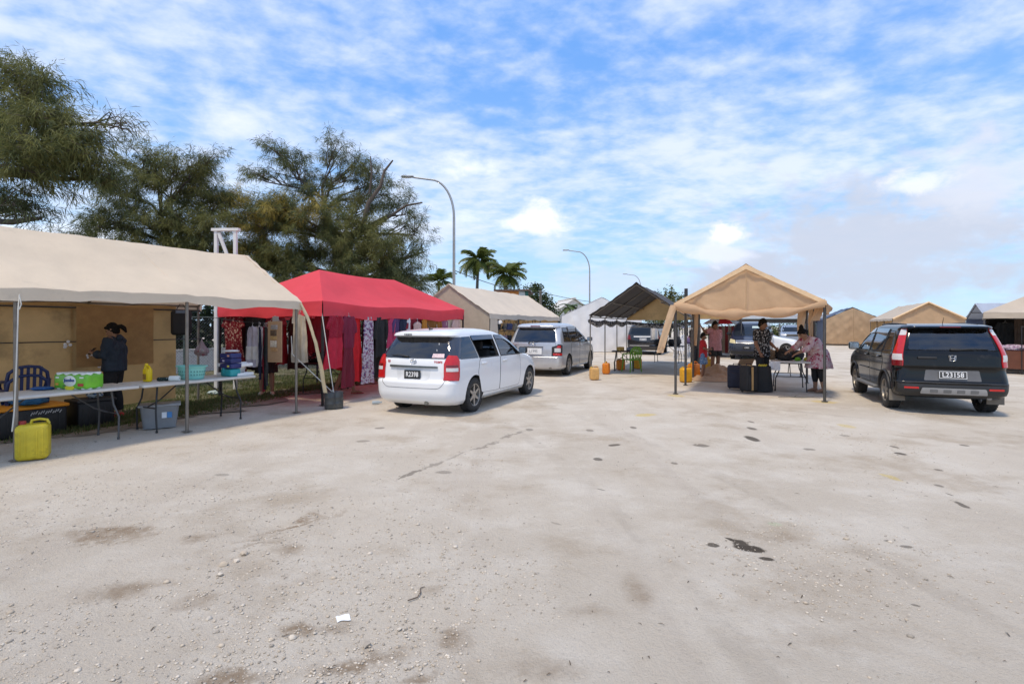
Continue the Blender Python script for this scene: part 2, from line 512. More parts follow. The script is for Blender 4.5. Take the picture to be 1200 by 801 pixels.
def ground_material():
    m = bpy.data.materials.new('compacted_coral_ground'); m.use_nodes = True
    nt = m.node_tree; nt.nodes.clear(); N = nt.nodes.new; L = nt.links.new
    out = N('ShaderNodeOutputMaterial'); p = N('ShaderNodeBsdfPrincipled')
    geo = N('ShaderNodeNewGeometry')
    pos = geo.outputs['Position']

    def noise(vec, scale, detail=6, rough=.6, col=False):
        n = N('ShaderNodeTexNoise'); L(vec, n.inputs['Vector']); n.inputs['Scale'].default_value = scale
        n.inputs['Detail'].default_value = detail; n.inputs['Roughness'].default_value = rough
        return n.outputs['Color' if col else 'Fac']

    def ramp(v, lo, hi, a=0., b=1.):
        n = N('ShaderNodeMapRange'); n.interpolation_type = 'SMOOTHSTEP'; L(v, n.inputs[0])
        for i, q in enumerate((lo, hi, a, b)): n.inputs[1 + i].default_value = q
        return n.outputs[0]

    def mix(f, a, b, blend='MIX'):
        n = N('ShaderNodeMix'); n.data_type = 'RGBA'; n.blend_type = blend
        if isinstance(f, float): n.inputs[0].default_value = f
        else: L(f, n.inputs[0])
        for i, v in ((6, a), (7, b)):
            if isinstance(v, tuple): n.inputs[i].default_value = (*v, 1)
            else: L(v, n.inputs[i])
        return n.outputs[2]

    def mth(op, a, b):
        n = N('ShaderNodeMath'); n.operation = op
        for i, v in enumerate((a, b)):
            if isinstance(v, (int, float)): n.inputs[i].default_value = v
            else: L(v, n.inputs[i])
        return n.outputs[0]

    c = mix(ramp(noise(pos, .22, 5), .35, .65), (.60, .532, .442), (.525, .458, .372))
    c = mix(ramp(noise(pos, 1.1, 7, .65), .42, .68), c, (.645, .585, .50))
    # sweeping, along the rows: faint tyre-packed bands
    mp = N('ShaderNodeMapping'); L(pos, mp.inputs[0]); mp.inputs['Rotation'].default_value = (0, 0, R(20)); mp.inputs['Scale'].default_value = (1.5, .10, 1)
    c = mix(mth('MULTIPLY', ramp(noise(mp.outputs[0], 1.0, 5), .5, .72), .35), c, (.45, .385, .32))
    # loose brown soil in the foreground and along the stalls
    soil = ramp(noise(pos, .75, 8, .66), .50, .66)
    c = mix(mth('MULTIPLY', soil, .55), c, (.38, .300, .212))
    sp = noise(pos, 42, 4, .7)
    c = mix(mth('MULTIPLY', ramp(sp, .60, .72), .35), c, (.68, .65, .60))
    c = mix(mth('MULTIPLY', ramp(noise(pos, 26, 5, .7), .60, .74), .38), c, (.24, .205, .165))
    v = N('ShaderNodeTexVoronoi'); L(pos, v.inputs['Vector']); v.inputs['Scale'].default_value = 9
    c = mix(mth('MULTIPLY', ramp(v.outputs['Distance'], .07, .0), .55), c, (.17, .14, .105))
    c = mix(mth('MULTIPLY', ramp(noise(pos, 150, 3, .8), .50, .70), .30), c, (.30, .245, .19))
    c = mix(mth('MULTIPLY', ramp(noise(pos, 110, 3, .8), .54, .70), .30), c, (.76, .70, .62))
    for (cx, cy, rad) in ((12, -6, 10.4), (12, -6, 12.0), (-21, 1, 22.2), (-21, 1, 23.7), (20, 22, 19.0)):
        dv = N('ShaderNodeVectorMath'); dv.operation = 'DISTANCE'; L(pos, dv.inputs[0]); dv.inputs[1].default_value = (cx, cy, 0)
        ab = N('ShaderNodeMath'); ab.operation = 'ABSOLUTE'; L(mth('SUBTRACT', dv.outputs['Value'], rad), ab.inputs[0])
        tk = mth('MULTIPLY', ramp(ab.outputs[0], .13, .05), ramp(noise(pos, 1.3, 6, .7), .42, .62, 0., .30))
        c = mix(tk, c, (.33, .275, .215))
    # distorted position for stain outlines
    d = N('ShaderNodeVectorMath'); d.operation = 'SUBTRACT'; L(noise(pos, 4.5, 8, .75, True), d.inputs[0]); d.inputs[1].default_value = (.5, .5, .5)
    cols = {0: (.235, .158, .092), 1: (.055, .042, .030), 2: (.62, .47, .13), 3: (.42, .56, .33)}
    masks = {}
    for (px, py, hw, hh, tilt, st, ci) in STAINS:
        gx, gy = G(px, py)
        rx = hw * gy / FPX; ry = hh * gy * gy / (FPX * H0)
        # tilt measured in the picture -> tilt on the ground
        gx2, gy2 = G(px + 10 * math.cos(R(tilt)), py - 10 * math.sin(R(tilt)))
        ang = math.atan2(gy2 - gy, gx2 - gx) if tilt else 0.0
        if tilt:
            # long axis length on the ground
            e = G(px + hw * math.cos(R(tilt)), py - hw * math.sin(R(tilt)))
            rx = math.hypot(e[0] - gx, e[1] - gy); ry = max(hh * gy / FPX * .8, min(ry, rx * .6) * (.45 if abs(math.sin(ang)) > .5 else 1))
        am = {0: 1.1, 1: .55, 2: .6, 3: .6}[ci]
        ma = N('ShaderNodeVectorMath'); ma.operation = 'MULTIPLY_ADD'; L(d.outputs[0], ma.inputs[0])
        ma.inputs[1].default_value = (am * 2.2 * min(rx, .6),) * 3; L(pos, ma.inputs[2])
        mp = N('ShaderNodeMapping'); mp.vector_type = 'TEXTURE'; L(ma.outputs[0], mp.inputs[0])
        mp.inputs['Location'].default_value = (gx, gy, 0); mp.inputs['Rotation'].default_value = (0, 0, ang); mp.inputs['Scale'].default_value = (rx, ry, 50)
        ln = N('ShaderNodeVectorMath'); ln.operation = 'LENGTH'; L(mp.outputs[0], ln.inputs[0])
        mk = ramp(ln.outputs['Value'], 1.45 if ci == 0 else 1.12, .15 if ci == 0 else .72, 0., st)
        masks[ci] = mk if ci not in masks else mth('MAXIMUM', masks[ci], mk)
    masks[0] = mth('MULTIPLY', masks[0], ramp(noise(pos, 7, 8, .75), .26, .60, .35, 1.25))
    masks[0] = mth('MINIMUM', masks[0], .78)
    for ci in (0, 2, 3, 1):
        c = mix(masks[ci], c, cols[ci])
    L(c, p.inputs['Base Color'])
    p.inputs['Roughness'].default_value = .92; p.inputs['Specular IOR Level'].default_value = .2
    b1 = N('ShaderNodeBump'); b1.inputs['Strength'].default_value = .9; b1.inputs['Distance'].default_value = .03
    h = mth('ADD', noise(pos, 9, 10, .78), mth('MULTIPLY', noise(pos, 60, 5, .7), .6))
    L(h, b1.inputs['Height']); L(b1.outputs[0], p.inputs['Normal'])
    L(p.outputs[0], out.inputs[0])
    return m


def axis_coords(lo, hi, step, far):
    a = list(np.arange(lo, hi + 1e-6, step))
    s = step; x = lo; pre = []
    while x > -far:
        s *= 1.35; x -= s; pre.append(max(x, -far))
    s = step; x = hi; post = []
    while x < far:
        s *= 1.35; x += s; post.append(min(x, far))
    return pre[::-1] + a + post


def ground_h(x, y):
    if abs(x) > 20 or y > 30 or y < -5: return -.01
    r = fbm(x * .35, y * .35, 2.0, 3) * .012
    near = max(0.0, min(1.0, (9.5 - y) / 4.0))
    r += near * (fbm(x * 1.6, y * 1.6, 5.0, 4) * .011 + abs(fbm(x * 4.5, y * 4.5, 9.0, 3)) * .006 - .003)
    # shallow ruts with a broken lip in the foreground
    for (px, py, hw, dep) in ((352, 606, .16, .030), (330, 650, .14, .020), (470, 745, .16, .022), (300, 790, .16, .022)):
        gx, gy = G(px, py); u = (x - gx) * .72 + (y - gy) * .69; w = -(x - gx) * .69 + (y - gy) * .72
        e = math.exp(-(u / .55) ** 2) * math.exp(-(w / hw) ** 2)
        if e > .01: r -= dep * e * (1 + .7 * fbm(x * 6, y * 6, 1.0, 3))
    return min(0.0, r - .012)


def build_ground():
    xs = axis_coords(-9, 12, .09, 900); ys = axis_coords(.8, 16, .09, 900)
    V = np.array([(x, y, ground_h(x, y)) for y in ys for x in xs], dtype=np.float32)
    w = len(xs)
    i, j = np.meshgrid(np.arange(w - 1), np.arange(len(ys) - 1))
    a = (j * w + i).ravel()
    F = np.stack([a, a + 1, a + w + 1, a + w], 1)
    me = fast_mesh('ground', V, F, ground_material(), smooth=True)
    o = link('ground', me); kind(o, 'structure')
    o['label'] = 'pale compacted coral and gravel car park ground'


build_ground()

# grass verge along the left, behind the stalls
EDGE = [(-9.3, 2.0), (-8.3, 5.0), (-7.5, 6.7), (-6.4, 7.95), (-5.75, 9.9), (-5.3, 12.1), (-4.3, 14.4), (-3.3, 18.5), (-1.0, 26.0), (3.0, 38.0), (8.0, 52.0)]


def edge_x(y):
    for (x0, y0), (x1, y1) in zip(EDGE, EDGE[1:]):
        if y0 <= y <= y1: return x0 + (x1 - x0) * (y - y0) / (y1 - y0)
    return EDGE[0][0] if y < EDGE[0][1] else EDGE[-1][0]


mb = MB()
pts = []
n = 260
for k in range(n + 1):
    y = 2 + 50 * (k / n) ** 1.6
    pts.append((edge_x(y) + .35 * fbm(y * 1.3, 0.3, 0, 3) + .15 * fbm(y * 6, 7, 0, 3), y))
for k in range(n):
    a, b = pts[k], pts[k + 1]
    mb.add([(a[0], a[1], .004), (b[0], b[1], .004), (-90, b[1], .004), (-90, a[1], .004)], [(0, 1, 2, 3)])
verge = mb.build('grass_verge', mat('verge_soil', (.105, .098, .042), .95, var=.3, vscale=2.2, bump=.6, bscale=14, dirt=((.17, .135, .09), .52, .68, 1.3)))
kind(verge, 'structure')
# trampled brown soil between verge and coral
mb = MB()
for k in range(n):
    a, b = pts[k], pts[k + 1]
    if a[1] > 22: break
    wa = .42 + .3 * fbm(a[1] * 1.7, 4.4, 0, 3); wb = .42 + .3 * fbm(b[1] * 1.7, 4.4, 0, 3)
    mb.add([(a[0] - .2, a[1], .0085), (b[0] - .2, b[1], .0085), (b[0] + wb, b[1], .0005), (a[0] + wa, a[1], .0005)], [(3, 2, 1, 0)])
soil = mb.build('soil_border', mat('trampled_soil', (.235, .195, .148), .95, var=.28, vscale=5, bump=.7, bscale=22, dirt=((.36, .32, .27), .50, .70, 3)))
kind(soil, 'structure')


def blades(n, name):
    P = []; T = []
    while len(P) < n:
        y = 6 + 17 * rng.random() ** 1.2
        ex = edge_x(y)
        x = ex + .25 - abs(rng.normal(0, 2.2)) - .0
        if fbm(x * .9, y * .9, 3, 3) < -.12 and rng.random() < .8: continue
        if x > ex and rng.random() < .7: continue
        P.append((x, y))
    P = np.array(P); n = len(P)
    a = rng.random(n) * 6.283; h = .03 + .06 * rng.random(n); w = .006 + .006 * rng.random(n)
    lean = rng.normal(0, .025, (n, 2))
    V = np.zeros((n, 3, 3)); V[:, :, 0] = P[:, None, 0]; V[:, :, 1] = P[:, None, 1]; V[:, :, 2] = .002
    V[:, 0, 0] -= np.cos(a) * w; V[:, 0, 1] -= np.sin(a) * w
    V[:, 1, 0] += np.cos(a) * w; V[:, 1, 1] += np.sin(a) * w
    V[:, 2, 0] += lean[:, 0]; V[:, 2, 1] += lean[:, 1]; V[:, 2, 2] = h
    F = np.arange(n * 3).reshape(n, 3)
    me = fast_mesh(name, V.reshape(-1, 3), F, [mat('grass_green', (.10, .135, .035), .8, transl=.3, var=.3), mat('grass_dry', (.19, .165, .075), .8, transl=.3, var=.3)], (rng.random(n) < .35).astype(int))
    o = link(name, me); kind(o, 'stuff'); tag(o, 'short trampled grass under and behind the stalls on the left', 'grass')


blades(60000, 'grass')


# ---------------------------------------------------------------- loose gravel
def stone_template(seed, n=7):
    bm = bmesh.new(); bmesh.ops.create_icosphere(bm, subdivisions=1, radius=1)
    r = random.Random(seed)
    for v in bm.verts:
        v.co *= .75 + .5 * r.random()
        v.co.z *= .62
    bm.normal_update()
    V = np.array([v.co[:] for v in bm.verts]); F = np.array([[v.index for v in f.verts] for f in bm.faces]); bm.free()
    return V, F


STT = [stone_template(i) for i in range(5)]


def gravel(n):
    Vs, Fs, M = [], [], []; off = 0; cnt = 0
    while cnt < n:
        y = 1.9 + 11 * rng.random() ** 2.1
        x = (rng.random() * 2 - 1) * (y * 1.02 + .3)
        dens = .05 + 1.3 * fbm(x * .7, y * .7, 11, 4) + (.22 if x < -.6 and y < 5.5 else 0) + .35 * max(0, (-x) / 6) + (.30 if (x < -.2 and y < 4.2) else 0)
        dens += 1.1 * math.exp(-((x + .95) ** 2 + (y - 3.2) ** 2) * 1.0)
        if rng.random() > dens: continue
        s = .003 + .008 * rng.random() ** 3
        if rng.random() < .015: s *= 2.0
        V, F = STT[rng.integers(5)]
        a = rng.random() * 6.283; ca, sa = math.cos(a), math.sin(a)
        W = V * s * np.array([1, .65 + .5 * rng.random(), .8])
        W = np.stack([W[:, 0] * ca - W[:, 1] * sa + x, W[:, 0] * sa + W[:, 1] * ca + y, W[:, 2] + ground_h(x, y) + s * .22], 1)
        Vs.append(W); Fs.append(F + off); off += len(W); M.extend([rng.choice(3, p=[.5, .3, .2])] * len(F)); cnt += 1
    me = fast_mesh('gravel', np.concatenate(Vs), np.concatenate(Fs),
                   [mat('gravel_pale', (.60, .53, .44), .9, var=.2), mat('gravel_tan', (.50, .42, .325), .9, var=.2), mat('gravel_grey', (.36, .315, .26), .9, var=.2)], M)
    o = link('gravel', me); kind(o, 'stuff'); tag(o, 'loose gravel chips scattered over the pale ground', 'gravel')


gravel(21000)


def debris(n):
    V, F = [], []
    for i in range(n):
        y = 2.2 + 10 * rng.random() ** 1.6; x = (rng.random() * 2 - 1) * y
        a = rng.random() * 6.283; l = .006 + .022 * rng.random() ** 2; w = .0012 + .002 * rng.random()
        dx, dy = math.cos(a) * l, math.sin(a) * l; nx, ny = -math.sin(a) * w, math.cos(a) * w; b = rng.normal(0, .006)
        z = ground_h(x, y) + .003
        o = len(V)
        V += [(x - dx - nx, y - dy - ny, z), (x - nx + ny * b * 50, y - ny, z + .004), (x + dx, y + dy, z), (x + nx, y + ny, z + .007), (x - dx + nx, y - dy + ny, z)]
        F += [(o, o + 1, o + 3), (o + 1, o + 2, o + 3), (o, o + 3, o + 4)]
    me = fast_mesh('dry_litter', V, F, mat('dry_litter', (.12, .09, .06), .9, var=.4))
    o = link('dry_litter', me); kind(o, 'stuff'); tag(o, 'tiny dry twigs and leaf litter lying on the ground', 'litter')


debris(300)

STONE_PX = [(343, 744, .020, 'palm-sized rounded cream stone lying on a damp patch of ground', 0), (430, 749, .021, 'grey pitted stone lying in the gravel patch', 2),
            (286, 647, .030, None, 1), (262, 660, .026, None, 1), (258, 672, .02, None, 0), (300, 631, .022, None, 2), (245, 722, .018, None, 0), (277, 655, .020, None, 0), (468, 731, .014, None, 0)]
for i, (px, py, s, lab, mi) in enumerate(STONE_PX):
    V, F = stone_template(50 + i)
    mb = MB(); mb.add([(v[0] * s * 1.15, v[1] * s * .9, v[2] * s) for v in V], [tuple(f) for f in F])
    gx, gy = G(px, py)
    o = mb.build('stone', [MATS['gravel_pale'], MATS['gravel_tan'], MATS['gravel_grey']][mi], loc=(gx, gy, ground_h(gx, gy) + s * .38), rotz=i * 1.3, smooth=50)
    tag(o, lab or 'loose chunk of broken coral rock lying beside the shallow rut', 'stone', 'loose stones on the ground')
# paper scrap
mb = MB()
mb.grid(lambda u, v: ((u - .5) * .07, (v - .5) * .05 + .01 * math.sin(u * 5), .006 + .012 * abs(math.sin(u * 3.1 + v * 2)) * v), 6, 4)
gx, gy = G(402, 722)
tag(mb.build('paper_scrap', mat('paper_white', (.8, .8, .8), .8, var=.05), loc=(gx, gy, ground_h(gx, gy)), rotz=.5), 'crumpled white paper scrap lying on the gravel', 'paper')
# stick
mb = MB(); mb.tube([(-.09, -.05, .006), (-.03, -.045, .008), (.0, -.01, .012), (.02, .05, .008), (.05, .06, .006)], [.004, .004, .004, .003, .002], 6)
gx, gy = G(492, 694)
tag(mb.build('dry_twig', mat('twig_bark', (.16, .12, .09), .9), loc=(gx, gy, ground_h(gx, gy)), rotz=.5, smooth=60), 'bent dry twig lying on bare ground', 'twig')
# dry branch in front of the right table
mb = MB(); mb.tube([(-.42, 0, .012), (-.2, .03, .02), (.05, -.02, .015), (.3, .03, .02), (.44, .0, .01)], [.008, .012, .012, .009, .005], 6)
mb.tube([(-.1, .0, .015), (-.02, .09, .05), (.04, .12, .06)], [.008, .005, .003], 5); mb.tube([(.2, 0, .015), (.26, -.08, .03)], [.006, .003], 5)
gx, gy = G(936, 466)
tag(mb.build('fallen_branch', mat('grey_bark', (.13, .125, .11), .9), loc=(gx, gy, 0), rotz=-.2, smooth=60), 'thin grey fallen branch on ground before the folding table', 'branch')


# ================================================================ FOLIAGE
FOL = {
    'olive': mat('foliage_olive', (.185, .190, .060), .75, transl=.42, var=.35, vscale=1.2),
    'dark': mat('foliage_dark', (.092, .112, .040), .75, transl=.28, var=.35, vscale=1.2),
    'gold': mat('foliage_gold', (.34, .27, .06), .75, transl=.34, var=.3, vscale=1.2),
    'green': mat('foliage_green', (.062, .098, .027), .6, transl=.3, var=.35, vscale=1.5),
    'hedge': mat('foliage_hedge', (.026, .042, .018), .6, transl=.2, var=.4, vscale=2.0),
}
BARK = mat('casuarina_bark', (.105, .085, .068), .9, var=.35, vscale=5, bump=.7, bscale=20, stretch=(1, 1, .3))


def needles_mesh(P, D, L_, W_, MI, mats, name):
    n = len(P)
    side = np.cross(D, rng.normal(0, 1, (n, 3))); side /= np.linalg.norm(side, axis=1)[:, None] + 1e-9
    V = np.zeros((n, 4, 3))
    mid = P + D * L_[:, None] * .5; mid[:, 2] -= L_ * .02
    V[:, 0] = P
    V[:, 1] = mid + side * W_[:, None]
    V[:, 2] = P + D * L_[:, None]; V[:, 2, 2] -= L_ * .16
    V[:, 3] = mid - side * W_[:, None]
    F = np.arange(n * 4).reshape(n, 4)
    return fast_mesh(name, V.reshape(-1, 3), F, mats, MI)


def casuarina(name, label, base, trunk, clumps, n_needles, seed, extra_limbs=(), group=None, lsize=1.0):
    """trunk: list of (x,y,z,r); clumps: (cx,cy,cz, rx,ry,rz, tone, weight, sparse)"""
    r = random.Random(seed)
    root = thing(name, label, 'tree', (base[0], base[1], 0), 0, group)
    tb = MB()
    tp = [Vector(t[:3]) for t in trunk]; tr = [t[3] for t in trunk]
    tb.tube(tp, tr, 10)
    for pts, rr in extra_limbs: tb.tube(pts, rr, 7)
    P, D, MI, LL = [], [], [], []
    tones = {'olive': 0, 'dark': 1, 'gold': 2}
    tw = sum(c[7] for c in clumps)
    for c in clumps:
        cx, cy, cz, rx, ry, rz, tone, wt, sparse = c
        cc = Vector((cx, cy, cz))
        # limb from the trunk
        k = min(range(len(tp)), key=lambda i: (tp[i] - cc).length + max(0, tp[i].z - cz + .5) * 3)
        s = tp[k]; e = cc - Vector((0, 0, rz * .25))
        m1 = s.lerp(e, .4) + Vector((r.uniform(-.3, .3), r.uniform(-.3, .3), r.uniform(.1, .5)))
        m2 = s.lerp(e, .75) + Vector((r.uniform(-.25, .25), r.uniform(-.25, .25), r.uniform(.0, .3)))
        limb = [s, m1, m2, e]
        r0 = min(tr[k] * .6, .05 + .035 * (e - s).length)
        tb.tube(limb, [r0, r0 * .7, r0 * .5, r0 * .28], 6)
        nsub = int(9 + wt * 14)
        per = n_needles * wt / tw / nsub
        for q in range(nsub):
            t = r.uniform(.45, 1.0)
            b0 = limb[1].lerp(limb[3], (t - .33) / .67) if t > .33 else limb[0].lerp(limb[1], t / .33)
            while True:
                u = Vector((r.uniform(-1, 1), r.uniform(-1, 1), r.uniform(-1, 1)))
                if u.length < 1 and u.length > (.25 if not sparse else .45): break
            tgt = cc + Vector((u.x * rx, u.y * ry, u.z * rz))
            mid = b0.lerp(tgt, .55) + Vector((r.uniform(-.2, .2), r.uniform(-.2, .2), r.uniform(0, .35)))
            tb.tube([b0, mid, tgt], [.022 * lsize, .014 * lsize, .006 * lsize], 4, cap=False)
            ntw = max(2, int((4 if sparse else 7)))
            for w in range(ntw):
                f = r.uniform(.3, 1.0)
                p0 = b0.lerp(mid, f * 2) if f < .5 else mid.lerp(tgt, (f - .5) * 2)
                dirn = ((tgt - b0).normalized() * .7 + Vector((r.uniform(-1, 1), r.uniform(-1, 1), r.uniform(-.4, .9)))).normalized()
                ln = r.uniform(.35, .85) * (.8 if sparse else 1) * lsize
                p1 = p0 + dirn * ln
                if r.random() < .6: tb.tube([p0, p1], [.006 * lsize, .003 * lsize], 3, cap=False)
                nn = max(3, int(per / ntw))
                tt = rng.random(nn) ** .8
                A = np.array(p0)[None] + np.outer(tt, np.array(p1 - p0)) + rng.normal(0, .05 * lsize, (nn, 3))
                dd = np.array(dirn)[None] * .55 + rng.normal(0, .42, (nn, 3)) + np.array([0, 0, -.55])[None]
                dd /= np.linalg.norm(dd, axis=1)[:, None]
                P.append(A); D.append(dd); LL.append((.15 + .17 * rng.random(nn)) * lsize)
                base_t = tones[tone]
                alt = r.random()
                tsel = base_t if alt < .62 else (1 if alt < .85 else 0)
                MI.append(np.full(nn, tsel))
    P = np.concatenate(P); D = np.concatenate(D); LL = np.concatenate(LL); MI = np.concatenate(MI)
    tb_o = tb.build('trunk', BARK, root, smooth=60, fix=False)
    me = needles_mesh(P, D, LL, (.0055 + .005 * rng.random(len(P))) * lsize, MI, [FOL['olive'], FOL['dark'], FOL['gold']], 'crown')
    link('crown', me, root)
    return root


def pz(py, Y): return H0 + (HY - py) * Y / FPX
def pxx(px, Y): return (px - 600) / FPX * Y


def clumps_from(pxlist, base, tone_default='olive'):
    """clumps measured in the photograph (px, py, radius px, Y) turned into local metres"""
    out = []
    for c in pxlist:
        px, py, rp, rq, Y = c[:5]
        tone = c[5] if len(c) > 5 else tone_default
        sparse = c[6] if len(c) > 6 else False
        k = Y / FPX
        wt = (rp * rq) ** .9 / 900.0 * (.45 if sparse else 1)
        out.append((pxx(px, Y) - base[0], Y - base[1], pz(py, Y), rp * k, max(rp, rq) * k * .8, rq * k, tone, wt, sparse))
    return out


# big casuarina at far left (trunk out of frame)
b = (-17.2, 13.5)
casuarina('casuarina_tree', 'tall casuarina with long drooping boughs reaching over the beige tent ridge', b,
          [(0, 0, 0, .34), (.2, .1, 2, .29), (.6, -.1, 3.8, .25), (1.6, -.2, 5.0, .21), (3.2, -.2, 5.7, .15), (4.6, -.1, 6.2, .09)],
          clumps_from([(25, 105, 45, 25, 13, 'olive'), (62, 145, 40, 24, 12.5), (5, 160, 40, 30, 13.5, 'dark'), (95, 175, 34, 22, 12.5), (50, 195, 46, 22, 12),
                       (115, 165, 20, 14, 13, 'dark', True), (15, 238, 24, 26, 13, 'dark', True), (125, 205, 24, 20, 13), (-40, 150, 50, 40, 13),
                       (48, 250, 18, 22, 12.5, 'dark', True), (15, 88, 30, 14, 13.5, 'dark', True), (150, 150, 10, 8, 13, 'dark', True), (-100, 100, 60, 40, 14)], b), 46000, 3, group='trees behind the stalls')
# middle casuarina
b = (-12.6, 19.0)
casuarina('casuarina_tree', 'open spreading casuarina with bare limbs showing behind the beige tent', b,
          [(0, 0, 0, .28), (.1, 0, 2, .24), (.3, -.2, 3.3, .2), (.1, 0, 4.6, .14), (-.2, 0, 5.6, .08)],
          clumps_from([(165, 190, 26, 20, 19, 'olive'), (215, 195, 38, 16, 19, 'olive', True), (245, 185, 22, 10, 19, 'dark', True), (150, 225, 34, 20, 18.5, 'dark'), (200, 225, 40, 22, 19),
                       (245, 220, 32, 24, 19.5), (120, 262, 34, 14, 18, 'dark'), (175, 262, 46, 20, 18.5, 'olive'), (225, 265, 40, 26, 18.5, 'olive'), (265, 245, 26, 30, 20, 'gold'),
                       (185, 290, 60, 20, 18.5, 'olive'), (245, 300, 40, 26, 19, 'olive'), (90, 285, 40, 16, 19, 'dark')], b), 58000, 5, group='trees behind the stalls')
# right casuarina with a snapped limb
b = (-7.3, 21.5)
snap = [([(.3, 0, 3.6), (.75, -.2, 5.2), (1.3, -.3, 5.9), (1.45, -.3, 6.6), (1.95, -.3, 7.3), (2.1, -.3, 7.9), (2.45, -.3, 8.35)], [.15, .13, .11, .09, .07, .055, .03]),
        ([(1.5, -.3, 7.0), (1.6, -.35, 7.8), (1.55, -.35, 8.5)], [.05, .04, .02]),
        ([(1.0, -.2, 5.3), (2.0, .1, 6.0), (2.9, .1, 6.6), (3.6, 0, 6.7)], [.09, .07, .05, .03])]
casuarina('casuarina_tree', 'casuarina with a snapped bare limb rising above the red canopy', b,
          [(0, 0, 0, .32), (.1, 0, 1.8, .27), (.3, 0, 3.4, .23), (.2, .2, 5.0, .15), (-.6, .2, 6.4, .09)],
          clumps_from([(325, 175, 20, 14, 21.5, 'dark', True), (345, 200, 34, 26, 21.5, 'dark', True), (390, 175, 26, 14, 22, 'dark', True), (405, 205, 34, 24, 22, 'olive', True), (440, 205, 24, 20, 22, 'dark', True),
                       (300, 205, 18, 14, 21.5, 'dark', True), (375, 225, 36, 22, 22, 'dark', True), (455, 225, 24, 14, 22, 'dark', True), (420, 185, 18, 12, 22, 'dark', True),
                       (345, 250, 40, 20, 20, 'gold'), (310, 262, 34, 26, 20, 'gold'), (290, 300, 30, 34, 20, 'gold'), (330, 300, 44, 36, 20, 'olive'),
                       (380, 270, 44, 28, 20.5, 'olive'), (385, 310, 46, 32, 20, 'olive'), (430, 275, 34, 26, 21, 'olive'), (450, 300, 36, 36, 20.5, 'olive'), (470, 320, 26, 30, 21, 'dark'),
                       (475, 245, 18, 26, 22, 'dark', True), (488, 270, 14, 24, 22, 'dark', True), (420, 240, 26, 20, 22, 'olive'), (340, 335, 46, 26, 19.5, 'olive'), (420, 335, 46, 24, 19.5, 'dark'), (470, 345, 30, 24, 20.5, 'dark'),
                       (497, 290, 10, 20, 22, 'dark', True), (290, 250, 20, 20, 21, 'olive')], b), 125000, 9, extra_limbs=snap, group='trees behind the stalls')


def leaf_cloud(name, boxes, n, size, mats, parent=None, weights=None):
    """leaf-sized faces spread through ellipsoids (x,y,z,rx,ry,rz)"""
    P = []
    vol = np.array([b_[3] * b_[4] * b_[5] for b_ in boxes]) ** .8; vol /= vol.sum()
    for b_, q in zip(boxes, vol):
        m_ = int(n * q)
        u = rng.normal(0, 1, (m_, 3)); u /= np.linalg.norm(u, axis=1)[:, None]
        rr = rng.random(m_) ** .28
        P.append(np.array(b_[:3])[None] + u * rr[:, None] * np.array(b_[3:6])[None] * (1 + .18 * rng.normal(0, 1, (m_, 1))))
    P = np.concatenate(P)
    D = rng.normal(0, 1, (len(P), 3)); D[:, 2] *= .6; D /= np.linalg.norm(D, axis=1)[:, None]
    me = needles_mesh(P, D, size * (.7 + .6 * rng.random(len(P))), size * .28 * np.ones(len(P)), rng.integers(0, len(mats), len(P)), mats, name)
    return link(name, me, parent)


# dark hedge behind the low wall on the left
hd = thing('hedge', 'dense dark green hedge growing behind the low white wall', 'hedge', (-11.5, 20.5, 0), ROW)
bx = [(r_, y_, 1.5 + .4 * math.sin(y_ * 1.7), .75, 1.0, 1.35) for y_ in np.arange(-15, 20, 1.1) for r_ in (-.6, .3)]
leaf_cloud('foliage', bx, 30000, .24, [FOL['hedge'], FOL['green'], FOL['hedge']], hd)
mb = MB()
for y_ in np.arange(-15, 20, 2.2):
    mb = MB(); mb.tube([(0, y_, 0), (.1, y_ + .1, .8), (0, y_, 1.6)], [.05, .04, .02], 6); mb.build('stem', BARK, hd, smooth=60)
# low white wall
wl = thing('low_wall', 'low whitewashed block wall beyond the chain link fence', 'wall', (-10.35, 20.0, 0), ROW)
WW = mat('whitewash', (.66, .64, .60), .9, var=.12, vscale=3, bump=.3, dirt=((.36, .31, .26), .55, .75, 2.5))
bl = MB(); bl.box((0, 0, 0), (.15, .384, .186)); blk = None
for row in range(4):
    for k in range(66):
        yy = -14 + k * .39 + (.195 if row % 2 else 0)
        if blk is None:
            blk = bl.build('block', WW, wl); o_ = blk
        else:
            o_ = blk.copy(); COL.objects.link(o_)
        o_.location = (random.uniform(-.004, .004), yy, .095 + row * .19)
mb = MB(); mb.box((0, -1.2, .785), (.2, 26.2, .05)); mb.build('coping', WW, wl)
mb = MB(); mb.box((0, -1.2, .38), (.13, 25.9, .75)); mb.build('mortar', mat('mortar_grey', (.5, .48, .44), .95), wl)


